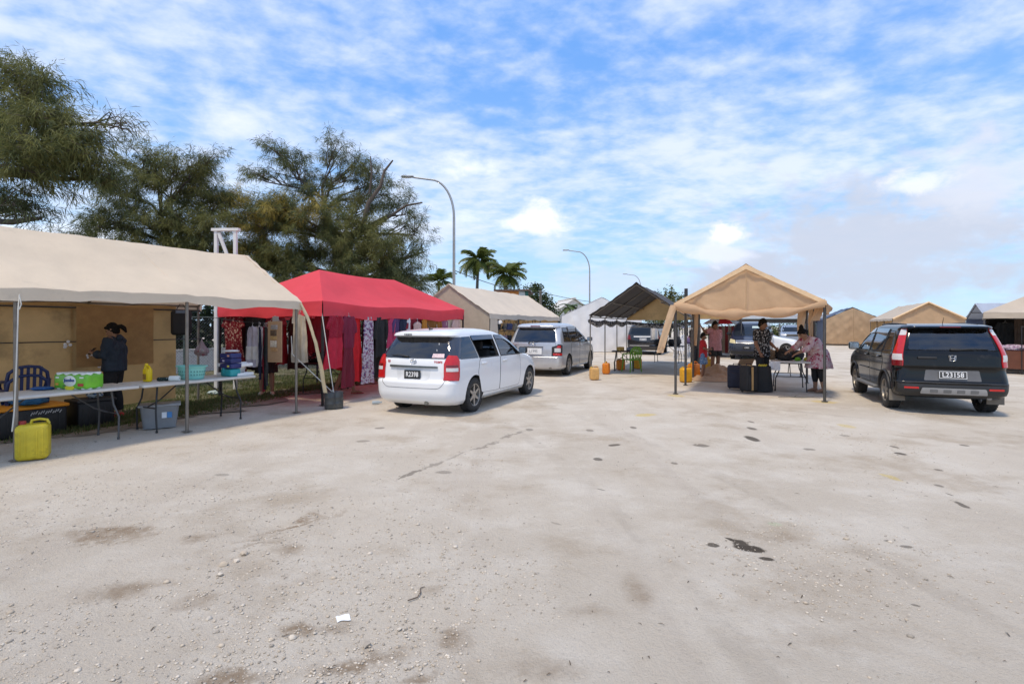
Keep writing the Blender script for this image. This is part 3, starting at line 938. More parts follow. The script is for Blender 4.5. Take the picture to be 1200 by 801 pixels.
# chain-link fence
def chain_fence():
    root = thing('chain_link_fence', 'rusting chain link fence running behind the stalls on green posts', 'fence', (-8.75, 13.9, 0), ROW)
    wm = mat('fence_wire', (.30, .29, .27), .45, metal=.8, var=.3)
    pm = mat('fence_post_green', (.17, .20, .15), .6, var=.2)
    L0, L1, H = -8.0, 8.0, 1.85
    post = MB(); post.tube([(0, 0, 0), (0, 0, H + .08)], .03, 8); first = None
    for k in range(7):
        y = L0 + k * (L1 - L0) / 6
        if first is None: first = post.build('post', pm, root, smooth=50); first.location = (0, y, 0)
        else:
            c = first.copy(); COL.objects.link(c); c.location = (0, y, 0)
    mb = MB(); mb.tube([(0.04, L0, H), (0.04, L1, H)], .016, 6); mb.build('top_rail', pm, root, smooth=60)
    V, F = [], []
    sp = .085
    def wire(a, b):
        a = Vector(a); b = Vector(b); o = len(V); r_ = .0028
        for p in (a, b):
            V.extend([(p.x + r_, p.y, p.z), (p.x - r_ * .5, p.y + r_, p.z), (p.x - r_ * .5, p.y - r_, p.z)])
        F.extend([(o, o + 1, o + 4, o + 3), (o + 1, o + 2, o + 5, o + 4), (o + 2, o, o + 3, o + 5)])
    y = L0 - H
    while y < L1:
        for sgn in (1, -1):
            ya, za, yb, zb = (y, 0, y + H, H) if sgn > 0 else (y, H, y + H, 0)
            if ya < L0:
                za += sgn * (L0 - ya); ya = L0
            if yb > L1:
                zb -= sgn * (yb - L1); yb = L1
            wire((.035 + sgn * .003, ya, za + .02), (.035 + sgn * .003, yb, zb + .02))
        y += sp
    me = fast_mesh('wire_mesh', V, F, wm)
    o = link('wire_mesh', me, root); kind(o, 'stuff')


chain_fence()

# white timber frame standing up behind the tent
WT = mat('white_painted_timber', (.74, .72, .68), .7, var=.08, vscale=8, dirt=((.45, .4, .34), .6, .8, 6))
fr = thing('timber_frame', 'white painted timber frame with a diagonal brace rising behind the tent', 'frame', (-7.5, 13.2, 0), -.05)
for x_ in (0, .5):
    mb = MB(); mb.box((x_, 0, 2.01), (.075, .075, 4.02)); mb.build('post', WT, fr)
mb = MB(); mb.box((.25, 0, 4.04), (.70, .12, .07)); mb.build('cross_beam', WT, fr)
mb = MB(); mb.box((.25, -.01, 3.50), (.07, .05, 1.0), Matrix.Rotation(R(-21), 3, 'Y')); mb.build('brace', WT, fr)
mb = MB(); mb.box((.25, 0, 2.95), (.40, .08, .08)); mb.build('rail', WT, fr)


# ================================================================ PALMS
def frond_mesh(L_=2.3):
    V, F = [], []
    def rach(t):
        return Vector((L_ * (t * .92 - .18 * t ** 3), 0, L_ * (.42 * t - .78 * t ** 2.1)))
    n = 26
    for i in range(n):
        a = rach(i / n); b_ = rach((i + 1) / n); w = .02 * (1 - i / n) + .004
        o = len(V); V += [(a.x, -w, a.z), (a.x, w, a.z), (b_.x, w, b_.z), (b_.x, -w, b_.z)]; F.append((o, o + 1, o + 2, o + 3))
        t = (i + .5) / n
        if t < .1: continue
        ll = L_ * .34 * math.sin(math.pi * min(1, (t * .92 + .1))) ** .7
        for s in (-1, 1):
            p = rach(t); sw = .05
            tip = p + Vector((ll * .45, s * ll * .72, -ll * (.35 + .35 * random.random())))
            m_ = p.lerp(tip, .5) + Vector((0, 0, ll * .07))
            o = len(V)
            V += [tuple(p + Vector((-sw, 0, 0))), tuple(p + Vector((sw, 0, 0))), tuple(m_ + Vector((sw, 0, -.01))), tuple(tip), tuple(m_ + Vector((-sw, 0, .01)))]
            F += [(o, o + 1, o + 2, o + 4), (o + 4, o + 2, o + 3, o + 3)]
    F = [f if f[2] != f[3] else f[:3] for f in F]
    me = bpy.data.meshes.new('frond'); me.from_pydata(V, [], F)
    me.materials.append(mat('palm_leaf', (.11, .14, .03), .5, transl=.3, var=.4, vscale=1.0))
    return me


FROND = frond_mesh()
PTRUNK = mat('palm_trunk', (.19, .165, .135), .9, var=.3, vscale=3, bump=.6, bscale=9, stretch=(.3, .3, 3))


def palm(loc, h, sc, lean, label, seed, nf=30):
    r = random.Random(seed)
    root = thing('palm_tree', label, 'palm tree', (*loc, 0), 0, 'coconut palms beyond the stalls')
    mb = MB(); pts = []; rr = []
    for k in range(9):
        t = k / 8; pts.append((lean * t * t, 0, h * t)); rr.append(.17 * sc * (1 - .35 * t) * (1 + .04 * (k % 2)))
    mb.tube(pts, rr, 9); mb.build('trunk', PTRUNK, root, smooth=60)
    for k in range(nf):
        f = link('frond', FROND, root, (lean, 0, h - .05))
        el = R(r.uniform(-35, 62)); az = k * 2.399 + r.uniform(-.2, .2)
        s = sc * r.uniform(.85, 1.1)
        f.rotation_euler = (r.uniform(-.3, .3), -el, az); f.scale = (s, s, s)
    mb = MB()
    for k in range(6):
        a = k * 1.05; mb.lathe([(.001, -.13), (.09, -.07), (.11, 0), (.08, .08), (.001, .12)], 8, c=(lean + .2 * math.cos(a), .2 * math.sin(a), h - .22))
    mb.build('coconuts', mat('coconut_husk', (.22, .13, .03), .6), root, smooth=60)


palm((pxx(558, 48), 48), pz(305, 48), 1.05, .2, 'coconut palm with loose fronds beside the tall curved street lamp', 1)
palm((pxx(592, 46), 46), pz(322, 46), 1.05, .1, 'rounded coconut palm with yellowish crown behind the beige tent roof', 2)
palm((pxx(513, 42), 42), pz(330, 42), .85, .1, 'small palm half hidden behind the casuarina boughs', 3, 14)


# ================================================================ STREET LAMPS
def street_lamp(px, Y, top_py, label):
    z1 = pz(top_py, Y)
    root = thing('street_lamp', label, 'street lamp', (pxx(px, Y), Y, 0), 0, 'curved street lamps along the road')
    gm = mat('galvanised_steel', (.42, .42, .41), .5, metal=.6, var=.12)
    mb = MB(); mb.tube([(0, 0, 0), (0, 0, 1.2), (0, 0, 1.21), (0, 0, z1 - 2.0)], [.11, .11, .085, .065], 10); mb.lathe([(.0, 0), (.2, 0), (.2, .03), (.0, .03)], 12); mb.build('pole', gm, root, smooth=50)
    pts = []
    for k in range(11):
        a = math.pi / 2 * k / 10
        pts.append((-1.15 * (1 - math.cos(a)), 0, z1 - 2.0 + 1.85 * math.sin(a)))
    pts.append((-2.0, 0, z1 - .04))
    mb = MB(); mb.tube(pts, [.062 - .0018 * i for i in range(len(pts))], 8); mb.build('arm', gm, root, smooth=60)
    mb = MB(); mb.rbox((-2.3, 0, z1), (.62, .2, .09), .04); hd_ = mb.build('lamp_head', mat('lamp_grey', (.3, .3, .3), .5), root, smooth=50)
    mb = MB(); mb.rbox((-2.36, 0, z1 - .05), (.4, .15, .03), .012); mb.build('lens', mat('lamp_lens', (.7, .7, .66), .2), hd_, smooth=50)


street_lamp(532, 25.8, 207, 'tall curved street lamp standing beside the casuarina with the snapped limb')
street_lamp(691, 50.5, 293, 'curved street lamp rising behind the white tarpaulin tent')
street_lamp(751, 75, 321, 'farthest curved street lamp just above the dark tent peak')


# ================================================================ FAR BUILDINGS, POLES, BUSHES
def far_shop():
    Y = 43
    root = thing('shop_building', 'flat roofed shop with orange and green painted fascia behind the beige tent', 'building', (pxx(600, Y), Y, 0), -.1)
    w = 38 * Y / FPX; z1 = pz(340.5, Y)
    wm = mat('shop_wall', (.55, .53, .48), .85)
    mb = MB(); mb.box((0, 2.5, z1 / 2 - .3), (w, 5, z1 - .6)); mb.build('wall', wm, root)
    mb = MB(); mb.box((0, 2.4, z1 + .03), (w + .3, 5.4, .12)); mb.build('roof', mat('roof_edge_brown', (.14, .09, .07), .7), root)
    mb = MB(); mb.box((-w * .14, -.04, z1 - .35), (w * .70, .1, .62)); mb.build('orange_fascia', mat('fascia_orange', (.75, .26, .05), .6, var=.2), root)
    mb = MB(); mb.box((w * .31, -.04, z1 - .35), (w * .19, .1, .62)); mb.build('white_fascia', mat('fascia_white', (.72, .72, .68), .6), root)
    mb = MB(); mb.box((w * .455, -.04, z1 - .35), (w * .095, .1, .62)); mb.build('green_fascia', mat('fascia_green', (.05, .16, .12), .6), root)
    for k in range(2):
        mb = MB(); mb.box((-w * .25 + k * w * .5, -.03, 1.4), (.9, .08, 1.1)); wn = mb.build('window', mat('window_frame_dark', (.1, .1, .1), .5), root)
        mb = MB(); mb.box((-w * .25 + k * w * .5, -.08, 1.4), (.8, .02, 1.0)); mb.build('pane', mat('pane_dark', (.03, .035, .04), .1), wn)


far_shop()


def far_house():
    Y = 58
    root = thing('white_house', 'small white gabled house beside the papaya plant', 'house', (pxx(673, Y), Y, 0), .15)
    w = 44 * Y / FPX; ze = pz(366, Y); zr = pz(351, Y)
    wm = mat('house_white', (.72, .70, .66), .85, var=.08)
    mb = MB(); mb.prism([(-w / 2, 0), (w / 2, 0), (w / 2, ze), (0, zr), (-w / 2, ze)], 0, 7); mb.build('wall', wm, root)
    for s in (-1, 1):
        L_ = math.hypot(w / 2 + .3, zr - ze); a = math.atan2(zr - ze, w / 2)
        mb = MB(); mb.box((s * (w / 4 + .05), 3.5, (ze + zr) / 2 + .09), (L_ + .2, 7.6, .1), Matrix.Rotation(s * a, 3, 'Y')); mb.build('roof', mat('roof_pale', (.6, .58, .54), .7), root)
    for x_ in (-1.1, 1.0):
        mb = MB(); mb.box((x_, -.03, ze - 1.1), (.7, .08, .8)); wn = mb.build('window', mat('window_frame_dark', (.1, .1, .1), .5), root)
        mb = MB(); mb.box((x_, -.08, ze - 1.1), (.6, .02, .7)); mb.build('pane', mat('pane_dark', (.03, .035, .04), .1), wn)


far_house()


def bush(name, label, loc, boxes, n, size, mats, stem=True, group=None, cat='bush'):
    root = thing(name, label, cat, (*loc, 0), 0, group)
    leaf_cloud('foliage', boxes, n, size, mats, root)
    if stem:
        mb = MB(); zc_ = max(b_[2] for b_ in boxes)
        for k in range(3): mb.tube([(.1 * k - .1, 0, 0), (.25 * (k - 1), .1, zc_ * .5), (.6 * (k - 1), 0, zc_)], [.08, .06, .03], 6)
        mb.build('trunk', BARK, root, smooth=60)
    return root


Y = 55
bush('broadleaf_tree', 'round dark broadleaf tree next to the wooden utility pole', (pxx(624, Y), Y), [(0, 0, pz(352, Y), 1.5, 1.2, 1.6), (1.2, 0, pz(358, Y), 1.2, 1, 1.3), (-.8, 0, pz(348, Y), .9, .9, .9), (.4, 0, pz(337, Y), .7, .6, .5), (1.9, 0, pz(368, Y), 1.0, .8, 1.0)], 3600, .28, [FOL['green'], FOL['hedge'], FOL['dark']], cat='tree')
# papaya-like plant
Y = 40
root = thing('papaya_plant', 'papaya plant with drooping green leaves in front of the white house', 'plant', (pxx(668, Y), Y, 0))
mb = MB(); mb.tube([(0, 0, 0), (.05, 0, 1.2), (0, 0, pz(358, Y))], [.08, .07, .05], 7); mb.build('trunk', PTRUNK, root, smooth=60)
lf = MB()
lf.grid(lambda u, v: (v * 1.0, (u - .5) * .55 * math.sin(math.pi * min(1, v * .9 + .12)), .25 * v - .75 * v * v - .1 * abs(u - .5)), 4, 6)
l0 = None
for k in range(14):
    o_ = lf.build('leaf', FOL['green'], root) if l0 is None else l0.copy()
    if l0 is None: l0 = o_
    else: COL.objects.link(o_)
    o_.location = (0, 0, pz(358, Y) - .02 * k); o_.rotation_euler = (0, R(random.uniform(-40, 25)), k * 2.4); s = random.uniform(.9, 1.3); o_.scale = (s, s, s)
# shrub beside the beige tent end
Y = 36
bush('leafy_shrub', 'upright leafy shrub between the beige tent and white tarpaulin tent', (pxx(653, Y), Y), [(0, 0, pz(378, Y), .5, .4, .7), (.1, 0, pz(388, Y), .6, .5, .9), (-.2, 0, 1.0, .6, .5, .9)], 900, .24, [FOL['green'], FOL['hedge']], False)
# distant casuarinas above the dark tent
Y = 70
for k, (px, top, wpx) in enumerate([(766, 342, 11), (786, 337, 8), (797, 345, 8), (776, 346, 9)]):
    zt = pz(top, Y); w_ = wpx * Y / FPX
    bush('distant_casuarina', ['distant casuarina nearest the farthest street lamp', 'tallest distant casuarina with thin spiky tips', 'low distant casuarina beside the black utility post', 'rounded distant casuarina between taller ones'][k], (pxx(px, Y) + .2 * k, Y + k), [(0, 0, zt * .55, w_, w_, zt * .4), (.3, 0, zt * .8, w_ * .6, w_ * .6, zt * .2)] + [(random.uniform(-.8, .8) * w_, 0, zt * .92, .18, .18, zt * .13) for _ in range(4)], 1500, .30, [FOL['dark'], FOL['olive'], FOL['olive']], group='distant trees above the tents', cat='tree')
# green hedge beyond the parked cars on the right
hd = thing('hedge', 'sunlit green hedge beyond the parked cars', 'hedge', (pxx(925, 62), 62, 0))
leaf_cloud('foliage', [(x_, 0, .9 + .2 * math.sin(x_), 1.4, 1.0, 1.1) for x_ in np.arange(-9, 9, 1.1)], 7000, .3, [FOL['green'], FOL['green'], FOL['olive']], hd)
mb = MB()
for x_ in np.arange(-9, 9, 2.2):
    mb = MB(); mb.tube([(x_, 0, 0), (x_ + .1, 0, .9)], [.06, .03], 6); mb.build('stem', BARK, hd, smooth=60)


def post_thing(name, label, px, Y, top_py, r0, m, cross=False):
    z1 = pz(top_py, Y)
    root = thing(name, label, 'pole', (pxx(px, Y), Y, 0), 0)
    mb = MB(); mb.tube([(0, 0, 0), (0, 0, z1 * .5), (0, 0, z1)], [r0, r0 * .9, r0 * .75], 9); mb.build('pole', m, root, smooth=50)
    if cross:
        mb = MB(); mb.box((0, -.12, z1 - .35), (1.5, .1, .1)); mb.build('crossarm', m, root)
        for x_ in (-.6, 0, .6):
            mb = MB(); mb.lathe([(.001, 0), (.05, 0), (.06, .05), (.03, .1), (.04, .13), (.001, .15)], 8, c=(x_, -.12, z1 - .3)); mb.build('insulator', mat('porcelain', (.5, .48, .45), .3), root, smooth=60)
    return root


WOODPOLE = mat('weathered_pole', (.17, .15, .125), .9, var=.25, stretch=(1, 1, .1))
post_thing('utility_pole', 'weathered wooden utility pole beside the broadleaf tree', 633.5, 50, 340, .16, WOODPOLE)
post_thing('utility_post', 'short black utility post beside the distant casuarinas', 804, 52, 338, .22, mat('black_post', (.03, .03, .032), .7))
post_thing('concrete_post', 'thin grey post in front of the small palm', 493.5, 38, 322, .07, mat('concrete_post_grey', (.4, .39, .36), .85))
# power lines
def wire_thing(label, a, b_, sag):
    mb = MB(); a = Vector(a); b_ = Vector(b_)
    mb.tube([a.lerp(b_, t / 12) - Vector((0, 0, sag * 4 * (t / 12) * (1 - t / 12))) for t in range(13)], .022, 5)
    o = mb.build('power_line', mat('cable_black', (.03, .03, .03), .6), None, smooth=60); tag(o, label, 'cable')


wire_thing('dark power line hanging between utility pole and black post', (pxx(633.5, 50), 50, pz(342, 50)), (pxx(804, 52), 52, pz(352, 52)), .75)
wire_thing('dark power line running down from the curved lamp to the utility pole', (pxx(533, 26), 26.0, pz(317, 26)), (pxx(633.5, 50), 50, pz(343, 50)), .3)

# long open shed far behind the cars
sh = thing('market_shed', 'long low shed with white fascia beyond the parked cars', 'shed', (pxx(922, 50), 50, 0), 0)
mb = MB(); mb.box((0, 0, pz(369.5, 50)), (13, 3.2, .12)); mb.box((0, -1.62, pz(371.0, 50)), (13.1, .06, .36)); mb.build('roof', mat('shed_white', (.6, .6, .6), .6), sh)
mb = MB(); mb.box((0, -1.0, pz(376, 50)), (12.6, .1, .42)); mb.build('beam', mat('shed_beam', (.12, .11, .1), .8), sh)
for x_ in (-6, -3.6, -1.2, 1.2, 3.6, 6):
    mb = MB(); mb.box((x_, -1.0, pz(379, 50) / 2), (.12, .12, pz(379, 50))); mb.build('post', mat('shed_post', (.3, .29, .27), .7), sh)
# ================================================================ TENTS
STEEL_DK = mat('tent_pole_dark', (.10, .095, .09), .5, metal=.5, var=.25, vscale=4)
STEEL_LT = mat('tent_pole_galvanised', (.22, .195, .165), .5, metal=.5, var=.25, vscale=4)
BLACKTUBE = mat('black_powder_coat', (.018, .018, .02), .45, var=.2)
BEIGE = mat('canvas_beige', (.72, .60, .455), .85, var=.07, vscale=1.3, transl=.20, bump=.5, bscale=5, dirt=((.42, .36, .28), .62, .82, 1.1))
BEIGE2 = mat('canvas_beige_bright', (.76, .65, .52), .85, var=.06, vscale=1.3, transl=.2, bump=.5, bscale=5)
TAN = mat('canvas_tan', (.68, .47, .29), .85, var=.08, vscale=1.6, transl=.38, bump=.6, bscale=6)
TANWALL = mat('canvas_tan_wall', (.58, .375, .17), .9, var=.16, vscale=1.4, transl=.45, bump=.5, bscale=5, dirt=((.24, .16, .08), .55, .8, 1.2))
GREYTARP = mat('tarpaulin_charcoal', (.058, .052, .050), .7, var=.18, vscale=2, transl=.10, bump=.1)
SILVERTARP = mat('tarpaulin_silver_blue', (.36, .40, .48), .55, var=.12, vscale=1.2, transl=.08)
NAVYTARP = mat('tarpaulin_navy', (.06, .08, .14), .6, var=.15, transl=.08)
WHITETARP = mat('tarpaulin_white', (.84, .83, .83), .6, var=.05, vscale=1.5, transl=.12)
TAUPE = mat('canvas_taupe', (.52, .44, .35), .85, var=.08, vscale=1.3, transl=.12)
STRIPE = pattern('rolled_striped_sheet', (.10, .10, .11), [(.5, .5, .52), (.7, .7, .7)], 9, thr=.3, dist=.8)
ROPE = mat('rope_white', (.62, .60, .54), .9, var=.1)


def cloth_strip(pts, width_vec, w0, w1, m, parent, name='flap', curl=.03, n=14):
    """a strip of cloth following pts, with given width direction"""
    mb = MB(); P = [Vector(p) for p in pts]; wv = Vector(width_vec).normalized()

    def f(u, v):
        t = v * (len(P) - 1); i = min(int(t), len(P) - 2); c = P[i].lerp(P[i + 1], t - i)
        w = w0 + (w1 - w0) * v
        nrm_ = Vector((0, 1, 0)) if abs(wv.y) < .7 else Vector((1, 0, 0))
        return c + wv * (u - .5) * w + nrm_ * (curl * math.sin(u * 6.2 + v * 4) + .02 * fbm(u * 3, v * 6, 1.3, 2))
    mb.grid(f, 6, n)
    return mb.build(name, m, parent, smooth=80, fix=False)


def carport(name, label, origin, rotz, W, L_, eave, ridge, m_roof, m_pole, ys_l, ys_r, valance=.15, over=.10, group='market tents', wrinkle=.018, pole_r=.024, nl=None, valance_m=None, sides=(True, True), seams=True):
    root = thing(name, label, 'tent', (*origin, 0), rotz, group)
    root['W'] = W
    h = ridge - eave
    nl = nl or max(10, int(L_ * 7))
    bays = sorted(set(ys_r))

    def rz(x, y):
        s = min(x, W - x) / (W / 2)
        f = 0.0
        for a, b_ in zip(bays, bays[1:]):
            if a <= y <= b_: f = math.sin(math.pi * (y - a) / (b_ - a))
        z = eave + h * s
        z -= .035 * f * (1 - abs(2 * s - 1) * .4) + .02 * math.sin(math.pi * max(0, min(1, s)))
        z += wrinkle * fbm(x * 1.1 + 7, y * 1.6, origin[0], 4) - .02 * max(0, .14 - abs(fbm(x * .9 + y * .7, y * .8 - x * .5, 3.3, 2))) / .14
        # gathers radiating from the ridge ends
        e = min(y + over, L_ + over - y)
        if e < .7: z += .012 * (1 - e / .7) * math.sin(x * 22)
        return z
    mb = MB()
    for side in (0, 1):
        def f(u, v, side=side):
            x = (u * W / 2) if side == 0 else W - u * W / 2
            y = -over + v * (L_ + 2 * over)
            xo = x + (-.03 if side == 0 else .03) * (1 - u)
            return (xo, y, rz(x, y) + .06)
        mb.grid(f, 12, nl)
    roof = mb.build('roof', m_roof, root, smooth=60, fix=False)
    for y in bays:
        mb = MB(); mb.tube([(q * W, y + .01, rz(q * W, y + .01) + .062) for q in np.linspace(.0, 1, 13)], .006, 5); mb.build('roof_seam', m_roof, root, smooth=60)
    for side in (0, 1):
        if not valance or not sides[side]: continue
        mb = MB()
        def f(u, v, side=side):
            y = -over + u * (L_ + 2 * over)
            x = -.03 if side == 0 else W + .03
            sw = .018 * fbm(y * 2.3, v * .6, side + 3.0, 3) * v
            fz = .02 * math.sin(y * 5.1) * v * .5 + .02 * fbm(y * 1.2, 5, 1, 2) * v
            z0 = rz(0 if side == 0 else W, y) + .06
            return (x + (sw + .012 * v) * (1 if side else -1), y, z0 - valance * v + fz)
        mb.grid(f, nl, 4)
        mb.build('valance', valance_m or m_roof, root, smooth=60, fix=False)
    # frame
    pole = MB(); pole.tube([(0, 0, 0), (0, 0, eave + .02)], pole_r, 9)
    pole.box((0, 0, .004), (.11, .11, .008))
    p0 = None
    for x, ys in ((0, ys_l), (W, ys_r)):
        for y in ys:
            if p0 is None: p0 = o = pole.build('pole', m_pole, root, smooth=50)
            else: o = p0.copy(); COL.objects.link(o)
            o.location = (x, y, 0)
    raf = MB(); raf.tube([(0, 0, eave), (W / 2, 0, ridge - .01), (W, 0, eave)], pole_r * .9, 7); r0 = None
    for y in ys_r:
        if r0 is None: r0 = o = raf.build('rafter', m_pole, root, smooth=50)
        else: o = r0.copy(); COL.objects.link(o)
        o.location = (0, y, 0)
    for (x, z, nm) in ((0, eave, 'eave_bar'), (W, eave, 'eave_bar'), (W / 2, ridge - .02, 'ridge_bar'), (W * .25, (eave + ridge) / 2 - .07, 'purlin'), (W * .75, (eave + ridge) / 2 - .07, 'purlin')):
        mb = MB(); mb.tube([(x, min(ys_r), z), (x, max(ys_r), z)], pole_r * .85, 7); mb.build(nm, m_pole, root, smooth=50)
    return root, rz


def side_wall(root, x, y0, y1, z0, z1, m, name='side_wall', amp=.05, n=40, freq=3.0):
    mb = MB()
    def f(u, v):
        y = y0 + (y1 - y0) * u; z = z1 + (z0 - z1) * v
        return (x + amp * fbm(y * freq * .4, z * .7, x, 3) * (.3 + .7 * v) + .4 * amp * math.sin(y * freq * 2) * v, y, z + .015 * math.sin(y * 4))
    mb.grid(f, n, 14)
    return mb.build(name, m, root, smooth=70, fix=False)


def gable_wall(root, y, W, eave, ridge, zb, m, name='gable_wall', amp=.04, n=36, bottom=None):
    mb = MB()
    def f(u, v):
        x = u * W
        zt = eave + (ridge - eave) * (1 - abs(2 * u - 1)) + .02
        b_ = zb if bottom is None else bottom(u)
        z = zt + (b_ - zt) * v
        cr = sum(max(0, .13 - abs(fbm(x * a_ + z * b2, z * .45 - x * .3, y + a_, 2))) / .13 for a_, b2 in ((.9, .8), (.8, -.9), (1.5, .2)))
        return (x, y + amp * (.30 * fbm(x * 1.3, z * .9, y, 4) - .16 * cr + .15 * math.sin(x * 9 + z * 2)) * min(1, v * 4), z)
    mb.grid(f, n, 18)
    return mb.build(name, m, root, smooth=70, fix=False)


# --- T1: long beige tent at left
T1, rz1 = carport('beige_tent', 'long beige canvas tent over the trestle tables beside the grass', (-9.57, 5.96), AX(.481, .876), 3.1, 5.92, 2.02, 2.95, BEIGE, STEEL_LT,
                  [0, 1.75, 3.69, 5.92], [0, 1.97, 3.95, 5.92], valance=.14)
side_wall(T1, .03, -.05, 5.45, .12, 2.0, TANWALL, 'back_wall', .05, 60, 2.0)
# patched darker panel on the back wall
mb = MB(); mb.grid(lambda u, v: (.13 + .012 * fbm(u * 3, v * 3, 4, 2), 3.72 + u * 1.25, 1.95 - v * 1.08), 10, 8)
mb.build('wall_patch', mat('canvas_patch_brown', (.46, .29, .135), .9, transl=.4, var=.15), T1, smooth=70, fix=False)
# rails across the back wall
for z_ in (1.33, 1.93):
    mb = MB(); mb.tube([(.10, 0, z_), (.10, 5.9, z_)], .011 if z_ < 1.5 else .018, 6); mb.build('wall_rail', STEEL_DK, T1, smooth=60)
# white discs painted as daylight showing through torn eyelet holes
for k, (yy, zz) in enumerate(((3.60, 1.28), (3.92, 1.10), (4.08, .92))):
    mb = MB()
    for q in range(5): mb.lathe([(.001, .006), (.022 + .012 * random.random(), .004), (.028, 0)], 7, 'X', c=(.125, yy + random.uniform(-.05, .05), zz + random.uniform(-.06, .06)))
    mb.build('hole_light', mat('hole_light_white', (.75, .76, .78), .5), T1, smooth=60)
# loose end strip at the far corner
cloth_strip([(3.12, 6.0, 2.03), (3.2, 6.08, 1.75), (3.28, 6.2, 1.3), (3.30, 6.32, .8), (3.32, 6.42, .32)], (.9, -.3, 0), .13, .17, mat('canvas_strip_cream', (.70, .60, .40), .85, transl=.15), T1, curl=.02)
cloth_strip([(2.9, 6.0, 2.12), (2.95, 6.02, 1.9), (2.94, 6.03, 1.65)], (.9, 0, 0), .18, .10, BEIGE, T1, curl=.04)
# cord tied to the near pole
cord = MB(); cord.tube([(3.14, 1.99, 1.98), (3.165, 1.97, 1.8), (3.15, 1.96, 1.2), (3.15, 1.94, .6), (3.15, 1.92, .36)], .007, 5)
cord.tube([(3.14, 1.99, 1.96), (3.19, 1.99, 1.86), (3.17, 1.98, 1.80), (3.13, 1.98, 1.88)], .006, 5)
cord.build('cord', ROPE, T1, smooth=60)

# --- T2: bright beige tent behind the red canopy
T2, rz2 = carport('beige_tent', 'bright beige tent with closed gable between red canopy and silver minivan', (-3.48, 18.08), AX(.391, .92), 3.0, 7.2, 1.96, 2.95, BEIGE2, STEEL_DK,
                  [0, 2.4, 4.8, 7.2], [0, 2.4, 4.8, 7.2], valance=.17)
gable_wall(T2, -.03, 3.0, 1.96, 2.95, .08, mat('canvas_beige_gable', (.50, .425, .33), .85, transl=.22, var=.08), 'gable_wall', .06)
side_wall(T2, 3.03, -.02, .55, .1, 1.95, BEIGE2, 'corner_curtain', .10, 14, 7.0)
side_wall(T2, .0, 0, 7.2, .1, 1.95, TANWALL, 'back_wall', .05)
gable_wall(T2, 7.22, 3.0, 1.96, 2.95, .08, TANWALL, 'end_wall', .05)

# --- T3: charcoal tent
T3, rz3 = carport('charcoal_tent', 'open charcoal tarpaulin tent over the green plastic chair', (2.57, 17.1), AX(.385, .923), 3.0, 6.6, 1.90, 2.92, GREYTARP, STEEL_LT,
                  [0, 2.2, 4.4, 6.6], [0, 2.2, 4.4, 6.6], valance=.0, pole_r=.021)
for seg_ in range(3):
    mb = MB()
    y0 = 2.2 * seg_
    mb.grid(lambda u, v: ((-.01 + .10 * math.sin(v * 2 * math.pi) * (.7 + .3 * fbm(u * 5, seg_, 0, 2))), y0 + 2.2 * u, 1.86 - .10 * math.sin(math.pi * u) - .09 + .09 * math.cos(v * 2 * math.pi) * (.7 + .5 * math.sin(math.pi * u)) + .02 * fbm(u * 9, v * 3, 1, 2)), 22, 12)
    mb.build('rolled_side', STRIPE, T3, smooth=70, fix=False)
mb = MB()
mb.grid(lambda u, v: (3.0 * u, 6.62 + .08 * math.sin(v * 2 * math.pi), 1.86 - .16 * math.sin(math.pi * u) - .10 + .10 * math.cos(v * 2 * math.pi) * (.7 + .4 * math.sin(math.pi * u)) + .02 * fbm(u * 9, v * 3, 1, 2)), 26, 12)
mb.build('rolled_end', STRIPE, T3, smooth=70, fix=False)
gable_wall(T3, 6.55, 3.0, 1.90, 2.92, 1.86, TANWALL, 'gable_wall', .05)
mb = MB()   # pale edge trim on the far gable
mb.tube([(0.0, 6.68, 1.93), (1.5, 6.68, 2.93)], .035, 7); mb.tube([(1.5, 6.68, 2.93), (3.0, 6.68, 1.93)], .035, 7); mb.build('edge_trim', BEIGE2, T3, smooth=60)

# --- T4: tan tent
R4 = AX(.42, .9075)
T4, rz4 = carport('tan_tent', 'tan canvas tent with rolled up front flap sheltering the suitcase sellers', (3.88, 12.35), R4, 3.05, 6.0, 2.09, 2.93, TAN, STEEL_DK,
                  [0, 2.0, 4.0, 6.0], [0, 2.0, 4.0, 6.0], valance=.10, over=.07, wrinkle=.022, pole_r=.030)
botf = lambda u: 1.90 + .20 * abs(2 * u - 1) ** 2.2 + .02 * math.sin(u * 14)
gable_wall(T4, -.02, 3.05, 2.09, 2.93, 0, TAN, 'front_flap', .10, 60, bottom=botf)
mb = MB()


def rollf(u, v):
    a = v * 2 * math.pi; r_ = .075 + .035 * fbm(u * 7, 2.2, 0, 3) + .03 * math.sin(u * 19)
    return (u * 3.05, -.07 + r_ * math.cos(a) + .02 * fbm(u * 9, v * 4, 3, 2), botf(u) - .03 + r_ * 1.15 * math.sin(a) + .012 * fbm(u * 16, v * 6, 5, 2))


mb.grid(rollf, 60, 12)
mb.build('rolled_hem', TAN, T4, smooth=70, fix=False)
mb = MB(); mb.tube([(1.525, -.12, 2.86), (1.53, -.14, 2.4), (1.525, -.15, 1.98)], .008, 5); mb.build('seam', mat('canvas_seam', (.45, .29, .16), .9), T4, smooth=60)
